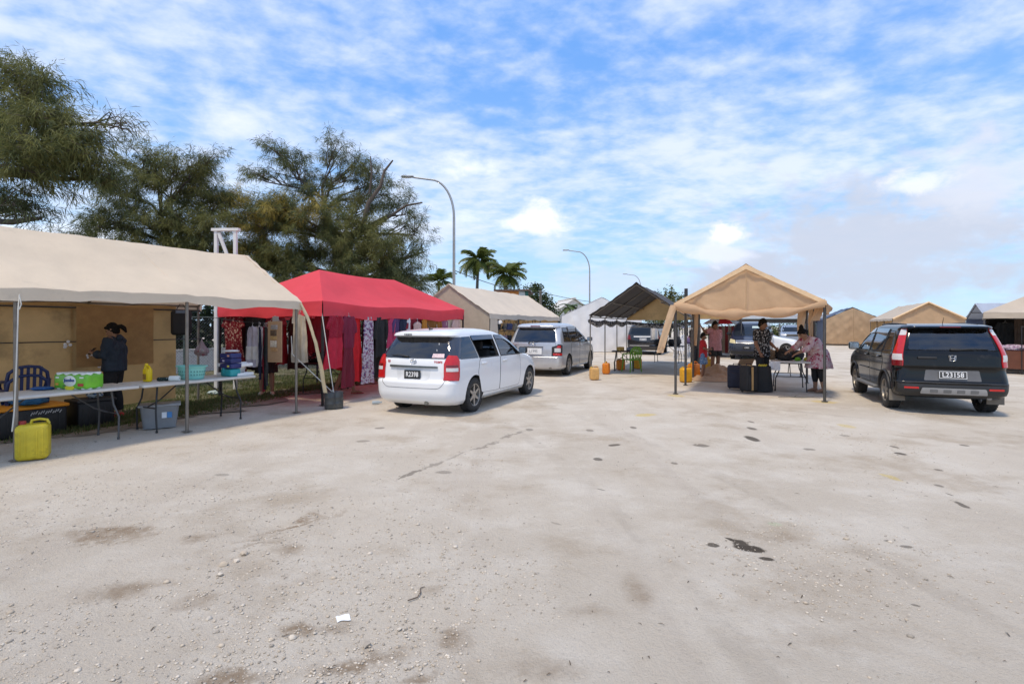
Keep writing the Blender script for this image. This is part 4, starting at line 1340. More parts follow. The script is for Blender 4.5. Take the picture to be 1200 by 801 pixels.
# eave folds at the two front corners
for x_, sg in ((0, -1), (3.05, 1)):
    mb = MB()
    mb.grid(lambda u, v: (x_ + sg * (.02 + .05 * math.sin(u * 9) * v) + sg * .04 * v, u * 6.0 - .1, 2.12 - .16 * v - .03 * math.sin(u * 21) * v), 40, 5)
    mb.build('eave_fold', TAN, T4, smooth=70, fix=False)
    mb = MB(); mb.grid(lambda u, v: (x_ + (1.525 - x_) * u + sg * .03 * (1 - u), -.085 - .012 * math.sin(u * 9), 2.135 + (2.975 - 2.135) * u - .10 * v), 16, 2); mb.build('front_band', mat('canvas_tan_light', (.74, .52, .31), .8), T4, smooth=60)
cloth_strip([(-.02, -.1, 2.10), (-.10, -.16, 1.85), (-.22, -.2, 1.4), (-.30, -.2, 1.08)], (1, 0, 0), .17, .16, TAN, T4, 'hanging_strip', .015)
cloth_strip([(-.30, -.2, 1.10), (-.33, -.2, .97)], (1, 0, 0), .16, .15, TAN, T4, 'strip_end', .015, 4)
# bunched flaps on the right side
cloth_strip([(3.00, .5, 2.12), (2.98, .5, 1.95), (2.93, .48, 1.72)], (.4, 1, 0), .55, .22, TAN, T4, 'bunched_flap', .07)
cloth_strip([(3.12, .9, 2.1), (3.2, .95, 1.98), (3.22, .95, 1.86)], (0, 1, 0), 1.3, .9, TAN, T4, 'outer_flap', .05)
cloth_strip([(2.95, 4.05, 2.1), (2.9, 4.06, 1.6), (2.92, 4.06, 1.15)], (1, .3, 0), .25, .14, TAN, T4, 'tied_curtain', .04)
cloth_strip([(3.0, 2.05, 2.1), (2.97, 2.06, 1.7), (2.99, 2.06, 1.3)], (1, .3, 0), .14, .1, TAN, T4, 'tied_curtain', .04)
cloth_strip([(.04, 4.05, 2.1), (.06, 4.06, 1.6), (.04, 4.06, 1.0)], (1, .3, 0), .20, .12, TAN, T4, 'tied_curtain', .04)

# --- T5: closed white tarpaulin tent
T5, rz5 = carport('white_tent', 'closed white tarpaulin tent with creased gable beyond the silver minivan', (3.1, 32.5), AX(.08, .997), 4.9, 5.0, 2.2, 3.35, WHITETARP, STEEL_LT,
                  [0, 2.5, 5.0], [0, 2.5, 5.0], valance=.15, wrinkle=.03)
gable_wall(T5, -.08, 4.9, 2.2, 3.35, .02, WHITETARP, 'gable_wall', .16, 60)
side_wall(T5, -.02, 0, 5, .02, 2.2, WHITETARP, 'side_wall', .08)
side_wall(T5, 4.92, 0, 5, .02, 2.2, WHITETARP, 'side_wall', .08)

# --- T6: far tan gable tent with navy roof
T6, _ = carport('tan_gable_tent', 'closed tan gable tent with navy roof standing alone across the open ground', (26.35, 43.9), AX(.42, .9075), 4.0, 6.0, 2.15, 3.12, NAVYTARP, STEEL_DK,
                [0, 3, 6], [0, 3, 6], valance=.12, wrinkle=.02)
gable_wall(T6, -.22, 4.0, 2.13, 3.08, .12, TAN, 'gable_wall', .24, 60)
side_wall(T6, -.02, 0, 6, .1, 2.1, NAVYTARP, 'side_wall', .08); side_wall(T6, 4.02, 0, 6, .1, 2.1, NAVYTARP, 'side_wall', .08)
mb = MB()
for x_ in (2.0,): mb.tube([(x_, -.42, 3.0 - .48 * abs(x_ - 2)), (x_ + .02, -.42, .15)], .012, 5)
mb.build('seam', mat('canvas_seam', (.45, .29, .16), .9), T6, smooth=60)

# --- T7: taupe-roofed tent with tan gable
T7, _ = carport('taupe_tent', 'taupe roofed tent with tan gable trim behind the black SUV', (24.2, 33.1), AX(.45, .893), 3.6, 8.5, 2.05, 3.05, TAUPE, STEEL_DK,
                [0, 2.8, 5.6, 8.4], [0, 2.8, 5.6, 8.4], valance=.15)
gable_wall(T7, -.04, 3.6, 2.05, 3.0, 1.75, TAN, 'gable_wall', .05)
side_wall(T7, .1, .2, 8, .05, 2.0, TANWALL, 'side_wall', .1)
mb = MB(); mb.tube([(0, -.16, 2.06), (1.8, -.16, 3.08), (3.6, -.16, 2.06)], .06, 7); mb.build('edge_trim', mat('canvas_tan_light', (.74, .52, .31), .8), T7, smooth=60)
side_wall(T7, 3.55, .2, 8, .05, 2.0, TANWALL, 'side_wall', .1); gable_wall(T7, 8.3, 3.6, 2.05, 3.0, .05, TANWALL, 'end_wall', .05)

# --- T8: silver-blue tent behind
T8, _ = carport('silver_tent', 'silver blue tarpaulin tent roof showing between taupe tent and taupe canopy', (34.4, 39.4), AX(.92, -.39), 3.6, 7.0, 2.1, 3.2, SILVERTARP, STEEL_DK,
                [0, 3.5, 7], [0, 3.5, 7], valance=.12)
side_wall(T8, .05, 0, 7, .05, 2.1, NAVYTARP, 'back_wall', .1)
# --- silver tarp tent behind the charcoal one
T10, _ = carport('silver_tent', 'silver blue tent roof just behind the charcoal tent', (8.4, 27.0), AX(.39, .92), 3.2, 5.0, 2.1, 3.05, SILVERTARP, STEEL_DK,
                 [0, 2.5, 5], [0, 2.5, 5], valance=.12)
gable_wall(T10, -.05, 3.2, 2.1, 3.0, 1.95, TANWALL, 'gable_wall', .05)
mb = MB(); mb.tube([(0, -.14, 2.12), (1.6, -.14, 3.1), (3.2, -.14, 2.12)], .05, 7); mb.build('edge_trim', BEIGE2, T10, smooth=60)


# --- hip canopies
def hip(name, label, origin, rotz, W, L_, vbot, eave, peak, m_roof, m_pole, group='market tents', inset=1.5, mid=True, wr=.012):
    root = thing(name, label, 'canopy', (*origin, 0), rotz, group)
    mb = MB()
    ri = min(inset, L_ / 2)
    E = {0: lambda u: Vector((W, u * L_, eave)), 1: lambda u: Vector((W - u * W, L_, eave)), 2: lambda u: Vector((0, L_ - u * L_, eave)), 3: lambda u: Vector((u * W, 0, eave))}
    Rg = {0: lambda u: Vector((W / 2, ri + u * (L_ - 2 * ri), peak)), 1: lambda u: Vector((W / 2, L_ - ri, peak)), 2: lambda u: Vector((W / 2, L_ - ri - u * (L_ - 2 * ri), peak)), 3: lambda u: Vector((W / 2, ri, peak))}
    for s in range(4):
        def f(u, v, s=s):
            p = E[s](u).lerp(Rg[s](u), v)
            edge = min(u, 1 - u) * (L_ if s in (0, 2) else W) * (1 - v)
            k = min(1, edge / .5)
            p.z -= k * (.10 * math.sin(math.pi * v) + .035 * math.sin(math.pi * u) * (1 - v))
            p.z += wr * k * fbm(p.x * 1.4, p.y * 1.4, s, 3)
            if s in (0, 2): p.z -= .05 * (1 - v) * math.sin(2 * math.pi * u) ** 2
            p.z -= .04 * v * math.sin(math.pi * u) * (1 if s in (0, 2) and L_ > 4 else 0)
            return p
        nu = int(10 * (L_ if s in (0, 2) else W))
        mb.grid(f, nu, 12)
    mb.build('roof', m_roof, root, smooth=40, fix=False)
    # valance: four hanging skirts with a scalloped hem
    for s in range(4):
        mb = MB(); Ls = L_ if s in (0, 2) else W
        def f(u, v, s=s, Ls=Ls):
            p = E[s](u)
            out = [Vector((1, 0, 0)), Vector((0, 1, 0)), Vector((-1, 0, 0)), Vector((0, -1, 0))][s]
            sag = .035 * math.sin(math.pi * u) + (.05 * math.sin(2 * math.pi * u) ** 2 if s in (0, 2) else 0)
            hem = (vbot - eave) * v * (1 - .12 * abs(math.sin(u * Ls * 2.1)) * v)
            p.z += hem - sag
            w_ = .03 * fbm(u * Ls * 1.6, v, s, 3) * v + .012 * math.sin(u * Ls * 5) * v
            return p + out * (.015 + w_)
        mb.grid(f, int(12 * Ls), 5)
        mb.build('valance', m_roof, root, smooth=50, fix=False)
    pole = MB(); pole.box((0, 0, (eave - .04) / 2), (.04, .04, eave - .04)); pole.box((0, 0, .005), (.1, .1, .01)); p0 = None
    ys = [0.02, L_ / 2, L_ - .02] if mid else [.02, L_ - .02]
    for x in (.02, W - .02):
        for y in ys:
            if p0 is None: p0 = o = pole.build('pole', m_pole, root)
            else: o = p0.copy(); COL.objects.link(o)
            o.location = (x, y, 0)
    # scissor trusses under the valance
    zt, zl = eave - .12, vbot - .02
    def truss(a, b_):
        n_ = 4
        mb = MB()
        for k in range(n_):
            p = Vector(a).lerp(Vector(b_), k / n_); q = Vector(a).lerp(Vector(b_), (k + 1) / n_)
            for (z0, z1) in ((zt, zl), (zl, zt)):
                mb.tube([(p.x, p.y, z0), (q.x, q.y, z1)], .011, 5)
        mb.build('truss', m_pole, root, smooth=50)
    for (a, b_) in (((W - .03, 0, 0), (W - .03, L_, 0)), ((.03, 0, 0), (.03, L_, 0)), ((0, .03, 0), (W, .03, 0)), ((0, L_ - .03, 0), (W, L_ - .03, 0))): truss(a, b_)
    mb = MB()
    for (x, y) in ((0.05, .05), (W - .05, .05), (.05, L_ - .05), (W - .05, L_ - .05)):
        yy = ri if y < L_ / 2 else L_ - ri
        mb.tube([(x, y, eave - .06), (W / 2, yy, peak - .12)], .012, 6)
    mb.tube([(W / 2, ri, peak - .1), (W / 2, L_ - ri, peak - .1)], .014, 6) if L_ > 3.2 else None
    mb.build('roof_frame', m_pole, root, smooth=50)
    return root


RED = mat('canopy_red', (.84, .075, .10), .75, var=.07, vscale=1.2, transl=.3, bump=.5, bscale=5)
TR = hip('red_canopy', 'long red pop up canopy sheltering racks of dresses', (-6.58, 11.66), AX(.389, .921), 3.0, 6.0, 1.80, 2.11, 2.95, RED, BLACKTUBE)
R9 = AX(.70, .714)
T9 = hip('taupe_canopy', 'taupe pop up canopy over dark stall with brown tablecloth', (16.3, 18.0), R9, 3.2, 3.2, 1.86, 2.08, 2.95, TAUPE, STEEL_DK, mid=False)
DARKCURT = mat('curtain_dark', (.03, .027, .027), .9, var=.2)
side_wall(T9, .02, 1.0, 3.2, .05, 2.0, DARKCURT, 'back_curtain', .06)
mb = MB(); mb.grid(lambda u, v: (u * 3.2, 3.15 + .07 * math.sin(u * 22), 2.05 - 2.0 * v), 44, 6); mb.build('back_curtain', DARKCURT, T9, smooth=70, fix=False)
mb = MB(); mb.grid(lambda u, v: (.75 + u * .55, 1.9 + .06 * math.sin(u * 20), 2.0 - 1.7 * v), 20, 6); mb.build('side_curtain', mat('curtain_brown', (.14, .10, .075), .9, var=.2), T9, smooth=70, fix=False)
side_wall(T9, 3.2, 0, 3.2, .05, 2.0, DARKCURT, 'side_curtain', .06)
# ================================================================ CARS
def pchip(xs, ys, x):
    xs = np.asarray(xs, float); ys = np.asarray(ys, float)
    h = np.diff(xs); d = np.diff(ys) / h; m = np.zeros(len(xs))
    for i in range(1, len(xs) - 1):
        if d[i - 1] * d[i] > 0:
            w1, w2 = 2 * h[i] + h[i - 1], h[i] + 2 * h[i - 1]
            m[i] = (w1 + w2) / (w1 / d[i - 1] + w2 / d[i])
    m[0], m[-1] = d[0], d[-1]
    x = min(max(x, xs[0]), xs[-1]); i = min(int(np.searchsorted(xs, x, 'right')) - 1, len(xs) - 2)
    t = (x - xs[i]) / h[i]
    return ((1 + 2 * t) * (1 - t) ** 2 * ys[i] + t * (1 - t) ** 2 * h[i] * m[i] + t * t * (3 - 2 * t) * ys[i + 1] + t * t * (t - 1) * h[i] * m[i + 1])


class Shape:
    """car body as stacked horizontal outlines. keys: (z, rear_y, front_y, half_width, ra, rb, fa, fb, rear_bow, front_bow)"""
    def __init__(self, keys, inset=0.0, yfmax=None):
        self.k = keys; self.inset = inset; self.yfmax = yfmax
        self.z = [k[0] for k in keys]
        self.cache = {}

    def par(self, z):
        q = round(z, 4)
        if q in self.cache: return self.cache[q]
        p = [pchip(self.z, [k[j] for k in self.k], z) for j in range(1, 10)]
        if self.inset:
            p[0] += self.inset; p[1] -= self.inset; p[2] -= self.inset
            if self.yfmax: p[1] = min(p[1], self.yfmax)
            p[3:7] = [max(.03, v * .8) for v in p[3:7]]
        yr, yf, w, ra, rb, fa, fb, br, bf = p
        w = max(w, .05)
        rb = min(rb, w * .95); fb = min(fb, w * .95)
        if ra + fa > (yf - yr) * .9:
            s = (yf - yr) * .9 / (ra + fa); ra *= s; fa *= s
        r = (yr, yf, w, ra, rb, fa, fb, br, bf)
        self.cache[q] = r
        return r

    def pt(self, s, z):
        yr, yf, w, ra, rb, fa, fb, br, bf = self.par(z)
        if s <= 1:
            x = s * (w - rb); return Vector((x, yr + br * (x / w) ** 2, z))
        yrc = yr + br * ((w - rb) / w) ** 2; yfc = yf - bf * ((w - fb) / w) ** 2
        if s <= 2:
            t = (s - 1) * math.pi / 2; return Vector((w - rb + rb * math.sin(t), yrc + ra * (1 - math.cos(t)), z))
        if s <= 3:
            return Vector((w, (yrc + ra) + (s - 2) * ((yfc - fa) - (yrc + ra)), z))
        if s <= 4:
            t = (s - 3) * math.pi / 2; return Vector((w - fb + fb * math.cos(t), yfc - fa + fa * math.sin(t), z))
        x = (5 - s) * (w - fb); return Vector((x, yf - bf * (x / w) ** 2, z))

    def side(self, y, z):
        yr, yf, w, ra, rb, fa, fb, br, bf = self.par(z)
        yrc = yr + br * ((w - rb) / w) ** 2; yfc = yf - bf * ((w - fb) / w) ** 2
        if y < yrc + ra:
            c = max(-1, min(1, 1 - (y - yrc) / ra)); return Vector((w - rb + rb * math.sqrt(max(0, 1 - c * c)), max(y, yrc), z))
        if y > yfc - fa:
            sn = max(0, min(1, (y - (yfc - fa)) / fa)); return Vector((w - fb + fb * math.sqrt(max(0, 1 - sn * sn)), min(y, yfc), z))
        return Vector((w, y, z))

    def rear(self, x, z):
        yr, yf, w, ra, rb, fa, fb, br, bf = self.par(z)
        ax = abs(x)
        if ax <= w - rb: return Vector((x, yr + br * (x / w) ** 2, z))
        yrc = yr + br * ((w - rb) / w) ** 2
        sn = min(1, (ax - (w - rb)) / rb); return Vector((math.copysign(min(ax, w), x), yrc + ra * (1 - math.sqrt(1 - sn * sn)), z))

    def front(self, x, z):
        yr, yf, w, ra, rb, fa, fb, br, bf = self.par(z)
        ax = abs(x)
        if ax <= w - fb: return Vector((x, yf - bf * (x / w) ** 2, z))
        yfc = yf - bf * ((w - fb) / w) ** 2
        sn = min(1, (ax - (w - fb)) / fb); return Vector((math.copysign(min(ax, w), x), yfc - fa + fa * math.sqrt(1 - sn * sn), z))

    def mapper(self, mode, sign=1):
        if mode == 'side':
            return lambda a, b: Vector((sign * self.side(a, b).x, self.side(a, b).y, b))
        if mode == 'rear': return lambda a, b: self.rear(a, b)
        if mode == 'front': return lambda a, b: self.front(a, b)
        return lambda a, b: Vector((sign * self.pt(a, b).x, self.pt(a, b).y, b))

    def mesh(self, z0, z1, n=44, seg=(8, 8, 22, 10, 8)):
        mb = MB()
        ss = []
        for i, k in enumerate(seg): ss += [i + j / k for j in range(k)]
        ss.append(5.0)
        zs = sorted(set([round(z0 + (z1 - z0) * j / n, 4) for j in range(n + 1)] + [round(z, 4) for z in self.z if z0 < z < z1]))
        N_ = 2 * (len(ss) - 1)
        V, F = [], []
        for z in zs:
            right = [self.pt(s, z) for s in ss]
            ring = right + [Vector((-p.x, p.y, p.z)) for p in right[-2:0:-1]]
            V += ring
        for j in range(len(zs) - 1):
            for i in range(N_):
                a = j * N_ + i; b = j * N_ + (i + 1) % N_
                F.append((a, b, b + N_, a + N_))
        F.append(tuple(range(N_))[::-1]); F.append(tuple(range((len(zs) - 1) * N_, len(zs) * N_)))
        mb.add(V, F)
        return mb


def rpoly(pts, r=.03, n=4):
    """polygon with rounded corners"""
    out = []; m = len(pts)
    for i in range(m):
        p = Vector(pts[i]); a = Vector(pts[i - 1]) - p; b = Vector(pts[(i + 1) % m]) - p
        k = min(r, a.length * .45, b.length * .45)
        A = p + a.normalized() * k; B = p + b.normalized() * k
        for j in range(n + 1):
            t = j / n; q = (1 - t) ** 2 * A + 2 * t * (1 - t) * p + t * t * B
            out.append((q.x, q.y))
    return out


def patch(fn, poly, off, m, name, parent, step=.06, skirt=.012, smooth=40):
    """panel that follows the body: 2-D polygon, cut into a grid, mapped onto the surface"""
    bm = bmesh.new()
    vs = [bm.verts.new((p[0], p[1], 0)) for p in poly]
    bm.faces.new(vs)
    xs = [p[0] for p in poly]; ys = [p[1] for p in poly]
    for ax, lo, hi in ((0, min(xs), max(xs)), (1, min(ys), max(ys))):
        nn = int((hi - lo) / step)
        for k in range(1, nn + 1):
            co = Vector((0, 0, 0)); co[ax] = lo + (hi - lo) * k / (nn + 1); no = Vector((0, 0, 0)); no[ax] = 1
            bmesh.ops.bisect_plane(bm, geom=bm.verts[:] + bm.edges[:] + bm.faces[:], plane_co=co, plane_no=no)
    e = .004
    pos = {}
    for v in bm.verts:
        a, b = v.co.x, v.co.y
        p = fn(a, b)
        da = fn(a + e, b) - fn(a - e, b); db = fn(a, b + e) - fn(a, b - e)
        nr = da.cross(db)
        if nr.length < 1e-9: nr = Vector((p.x, 0, .01))
        nr.normalize()
        cen = Vector((0, 2.2, .7))
        if nr.dot(p - cen) < 0: nr = -nr
        pos[v] = (p, nr)
    bnd = [ed for ed in bm.edges if len(ed.link_faces) == 1]
    if skirt:
        r = bmesh.ops.extrude_edge_only(bm, edges=bnd)
        newv = {}
        for ed in [g for g in r['geom'] if isinstance(g, bmesh.types.BMVert)]:
            o = min((v for v in pos), key=lambda v: (v.co - ed.co).length_squared)
            p, nr = pos[o]; newv[ed] = p + nr * (off - skirt)
        for v, c in newv.items(): v.co = c
    for v, (p, nr) in pos.items(): v.co = p + nr * off
    bmesh.ops.recalc_face_normals(bm, faces=bm.faces)
    me = bpy.data.meshes.new(name); bm.to_mesh(me); bm.free()
    me.materials.append(m)
    me.polygons.foreach_set('use_smooth', [True] * len(me.polygons)); me.set_sharp_from_angle(angle=R(smooth))
    return link(name, me, parent)


def door(F, poly, m, name, root):
    d_ = patch(F, rpoly(poly, .06), .004, m, name, root, skirt=.01)
    q = rpoly(poly, .06); strip(F, q + [q[0]], .0045, .002, mat('door_gap_dark', (.05, .05, .05), .8), 'door_gap', d_)
    return d_


def strip(fn, pts, r, off, m, name, parent, seg=5):
    """thin raised or sunk line along the surface"""
    P = []
    for (a, b), (c, d) in zip(pts, pts[1:]):
        k = max(2, int(math.hypot(c - a, d - b) / .05))
        for i in range(k): P.append((a + (c - a) * i / k, b + (d - b) * i / k))
    P.append(pts[-1])
    cen = Vector((0, 2.2, .7)); Q = []
    for a, b in P:
        p = fn(a, b); n_ = (p - cen); n_.z *= .2; n_.normalize(); Q.append(p + n_ * off)
    mb = MB(); mb.tube(Q, r, seg); return mb.build(name, m, parent, smooth=60)


PLASTIC_BLK = mat('black_plastic', (.02, .02, .021), .55, var=.2)
TYRE = mat('tyre_rubber', (.028, .027, .026), .85, var=.3, vscale=12, dirt=((.16, .14, .12), .56, .8, 5))
ALLOY = mat('alloy_dusty', (.42, .40, .37), .4, metal=.7, var=.15, dirt=((.22, .19, .16), .52, .75, 8))
CHROME = mat('chrome', (.75, .75, .75), .15, metal=1.0, var=.05)
LAMP_RED = mat('lamp_red', (.50, .008, .008), .18, coat=.6, var=.1, vscale=20)
LAMP_DKRED = mat('lamp_dark_red', (.16, .004, .006), .18, coat=.6)
LAMP_CLEAR = mat('lamp_clear', (.62, .60, .58), .2, coat=.6, var=.1, vscale=30)
LAMP_YELLOWED = mat('lamp_yellowed', (.62, .52, .28), .25, coat=.5, var=.15, vscale=10)
INTERIOR = mat('car_interior', (.06, .058, .055), .85, var=.2)
SEATFAB = mat('seat_fabric', (.035, .033, .033), .9, var=.2)
CREAM_TRIM = mat('interior_trim_cream', (.45, .42, .33), .8)
GLASS_DK = glass('glass_privacy', (.55, .75, 1.0), .10)
GLASS_CL = glass('glass_clear', (.85, .95, .95), .72)
UNDER = mat('underbody', (.03, .029, .028), .9)


def wheel(parent, x, y, r, w, sgn, spokes=6, m_rim=ALLOY, steer=0.0):
    mb = MB(); hw = w / 2
    prof = [(r * .62, -hw * .9), (r * .72, -hw), (r * .90, -hw), (r * .975, -hw * .82), (r, -hw * .5), (r * 1.003, 0), (r, hw * .5), (r * .975, hw * .82), (r * .90, hw), (r * .72, hw), (r * .62, hw * .9)]
    mb.lathe(prof, 36, 'X', close=True)
    # tread blocks
    for k in range(36):
        a = 2 * math.pi * k / 36
        for xx in (-hw * .55, hw * .55):
            rot = Matrix.Rotation(a, 3, 'X')
            mb.box(rot @ Vector((xx, 0, r * .995)), (hw * .7, r * .11, .016), rot)
    t = mb.build('wheel', TYRE, parent, smooth=45); t.location = (x, y, r); t.rotation_euler = (0, 0, steer)
    rb = MB(); o = sgn * hw
    rb.lathe([(r * .66, o * .96), (r * .62, o * .90), (r * .60, o * .55), (r * .58, -o * .5)], 32, 'X')
    rb.lathe([(.001, o * .80), (r * .10, o * .80), (r * .16, o * .74), (r * .17, o * .45), (.001, o * .45)], 20, 'X')
    for k in range(spokes):
        a = 2 * math.pi * k / spokes
        rot = Matrix.Rotation(a, 3, 'X')
        V = [rot @ Vector((o * q, yy, zz)) for (q, yy, zz) in ((.78, -r * .10, r * .10), (.78, r * .10, r * .10), (.84, r * .055, r * .63), (.84, -r * .055, r * .63), (.50, -r * .10, r * .10), (.50, r * .10, r * .10), (.62, r * .055, r * .63), (.62, -r * .055, r * .63))]
        rb.add(V, [(0, 1, 2, 3), (4, 7, 6, 5), (0, 4, 5, 1), (1, 5, 6, 2), (2, 6, 7, 3), (3, 7, 4, 0)])
    rb.build('rim', m_rim, t, smooth=35)
    hb = MB(); hb.lathe([(.001, 0), (r * .50, 0), (r * .50, o * .2), (.001, o * .2)], 24, 'X'); hb.build('brake_disc', UNDER, t, smooth=35)
    return t


def bool_cut(obj, cutter_mb, m):
    c = cutter_mb.build('cutter', m, obj.parent)
    md = obj.modifiers.new('b', 'BOOLEAN'); md.operation = 'DIFFERENCE'; md.object = c; md.solver = 'EXACT'
    try: md.material_mode = 'TRANSFER'
    except Exception: pass
    dg = bpy.context.evaluated_depsgraph_get(); dg.update()
    me = bpy.data.meshes.new_from_object(obj.evaluated_get(dg))
    obj.modifiers.clear(); old = obj.data
    obj.data = me; bpy.data.meshes.remove(old)
    cm = c.data; bpy.data.objects.remove(c); bpy.data.meshes.remove(cm)


def cyl_x(mb, y, z, r, x0, x1, seg=28):
    V = []
    for x in (x0, x1):
        for k in range(seg):
            a = 2 * math.pi * k / seg; V.append((x, y + r * math.cos(a), z + r * math.sin(a)))
    F = [tuple(range(seg)), tuple(range(2 * seg - 1, seg - 1, -1))] + [(k, k + seg, (k + 1) % seg + seg, (k + 1) % seg) for k in range(seg)]
    mb.add(V, F)


def car_body(root, S, zr, paint, axles, r, arch, cav=None, wins=None, n=46, tread=.22):
    """zr: (z bottom, z top). cav: (z0, z1, yfmax) cabin hollow; wins: list of (plane, polygon) openings"""
    mb = S.mesh(zr[0], zr[1], n)
    body = mb.build('body', paint, root)
    cut = MB()
    for y in axles:
        for sg in (-1, 1):
            w = S.par(r)[2]
            x0, x1 = sorted((sg * (w - tread - .09), sg * (w + .2)))
            cyl_x(cut, y, r + .01, arch, x0, x1)
    bool_cut(body, cut, UNDER)
    if cav:
        S2 = Shape(S.k, .055, cav[2])
        bool_cut(body, S2.mesh(cav[0], cav[1], 26), INTERIOR)
        for pl in ('side', 'rear', 'front'):
            wc = MB()
            for plane, poly in wins:
                if plane != pl: continue
                if pl == 'side':
                    for sg in (-1, 1): wc.prism(poly, sg * .35, sg * 1.3, 'YZ')
                elif pl == 'rear': wc.prism(poly, -.5, .95, 'XZ')
                else: wc.prism(poly, cav[2] - .9, 6.0, 'XZ')
            bool_cut(body, wc, INTERIOR)
    me = body.data
    me.polygons.foreach_set('use_smooth', [True] * len(me.polygons)); me.set_sharp_from_angle(angle=R(32))
    return body


def plate(root, S, mode, z, w, h, txt, m_bg, m_tx, size, yoff=.0, sx=.8, back=None, x=0.0):
    p = (S.rear if mode == 'rear' else S.front)(x, z)
    s = -1 if mode == 'rear' else 1
    e = .03
    q = (S.rear if mode == 'rear' else S.front)(x, z + e)
    tilt = math.atan2(q.y - p.y, e)
    y = p.y + s * (.018 + yoff)
    mb = MB(); mb.rbox((0, 0, 0), (w, h, .014), .006)
    o = mb.build('number_plate', m_bg, root, smooth=40)
    o.location = (x, y, z); o.rotation_euler = (math.pi / 2 - tilt, 0, 0 if s < 0 else math.pi)
    if txt: put_text(txt, size, m_tx, o, (0, -.002, .0085), (0, 0, 0), 'plate_lettering', bold=size * .012, sx=sx)
    return o


def mirror_part(root, S, sg, y, z, paint, size=(.20, .11, .15)):
    p = S.side(y, z)
    mb = MB(); mb.rbox((sg * (p.x + .13), y, z + .05), (size[0], size[1], size[2]), .045)
    mb.box((sg * (p.x + .02), y, z), (.10, .05, .05))
    m = mb.build('wing_mirror', paint, root, smooth=50)
    mb = MB(); mb.box((sg * (p.x + .13), y - size[1] / 2 - .002, z + .05), (size[0] * .8, .004, size[2] * .75)); mb.build('mirror_glass', CHROME, m)


def seat(root, x, y, m=SEATFAB, z=.42):
    mb = MB(); mb.rbox((x, y, z), (.48, .48, .2), .07)
    rot = Matrix.Rotation(R(-12), 3, 'X'); mb.rbox((x, y - .27, z + .38), (.47, .14, .64), .06, rot)
    mb.rbox((x, y - .36, z + .78), (.26, .09, .18), .04, rot); mb.build('seat', m, root, smooth=50)


WHITEPAINT = mat('car_paint_white', (.80, .81, .82), .28, var=.03, vscale=2, coat=.7, dirt=((.60, .57, .52), .60, .85, 2.0))
PLATE_BLK = mat('plate_black', (.02, .022, .022), .5); PLATE_WHT = mat('plate_white', (.75, .75, .74), .5)
INKW = mat('ink_white', (.8, .8, .8), .5); INKB = mat('ink_black', (.04, .04, .04), .5); INKR = mat('ink_red', (.5, .03, .03), .5)


def emblem(root, S, z, kind_, size=.055, mode='rear'):
    p = (S.rear if mode == 'rear' else S.front)(0, z)
    s = -1 if mode == 'rear' else 1
    mb = MB()
    def ring(rx, rz, cz=0, r=.0055):
        mb.tube([(rx * math.cos(a), s * .012, cz + rz * math.sin(a)) for a in [2 * math.pi * k / 24 for k in range(25)]], r, 6)
    if kind_ == 'ovals':
        ring(size, size * .68); ring(size * .36, size * .66); ring(size * .72, size * .26, size * .30)
    elif kind_ == 'h':
        sq = [(-.9, .8), (-.7, -.8), (.7, -.8), (.9, .8)]
        mb.tube([(a * size, s * .012, b * size) for a, b in sq + [sq[0]]], .005, 6)
        for sg in (-1, 1): mb.tube([(sg * size * .62, s * .014, size * .72), (sg * size * .42, s * .014, 0), (sg * size * .5, s * .014, -size * .7)], .010, 6)
        mb.tube([(-size * .42, s * .014, -.003), (size * .42, s * .014, -.003)], .009, 6)
    elif kind_ == 'wings':
        ring(size, size * .75)
        mb.tube([(-size * .95, s * .012, size * .1), (-size * .4, s * .013, size * .35), (0, s * .014, -size * .25), (size * .4, s * .013, size * .35), (size * .95, s * .012, size * .1)], .006, 6)
    elif kind_ == 'bar':
        ring(size, size); mb.box((0, s * .014, 0), (size * 2.4, .01, size * .5))
    o = mb.build('emblem', CHROME, root, smooth=60); o.location = (0, p.y, z)
    return o


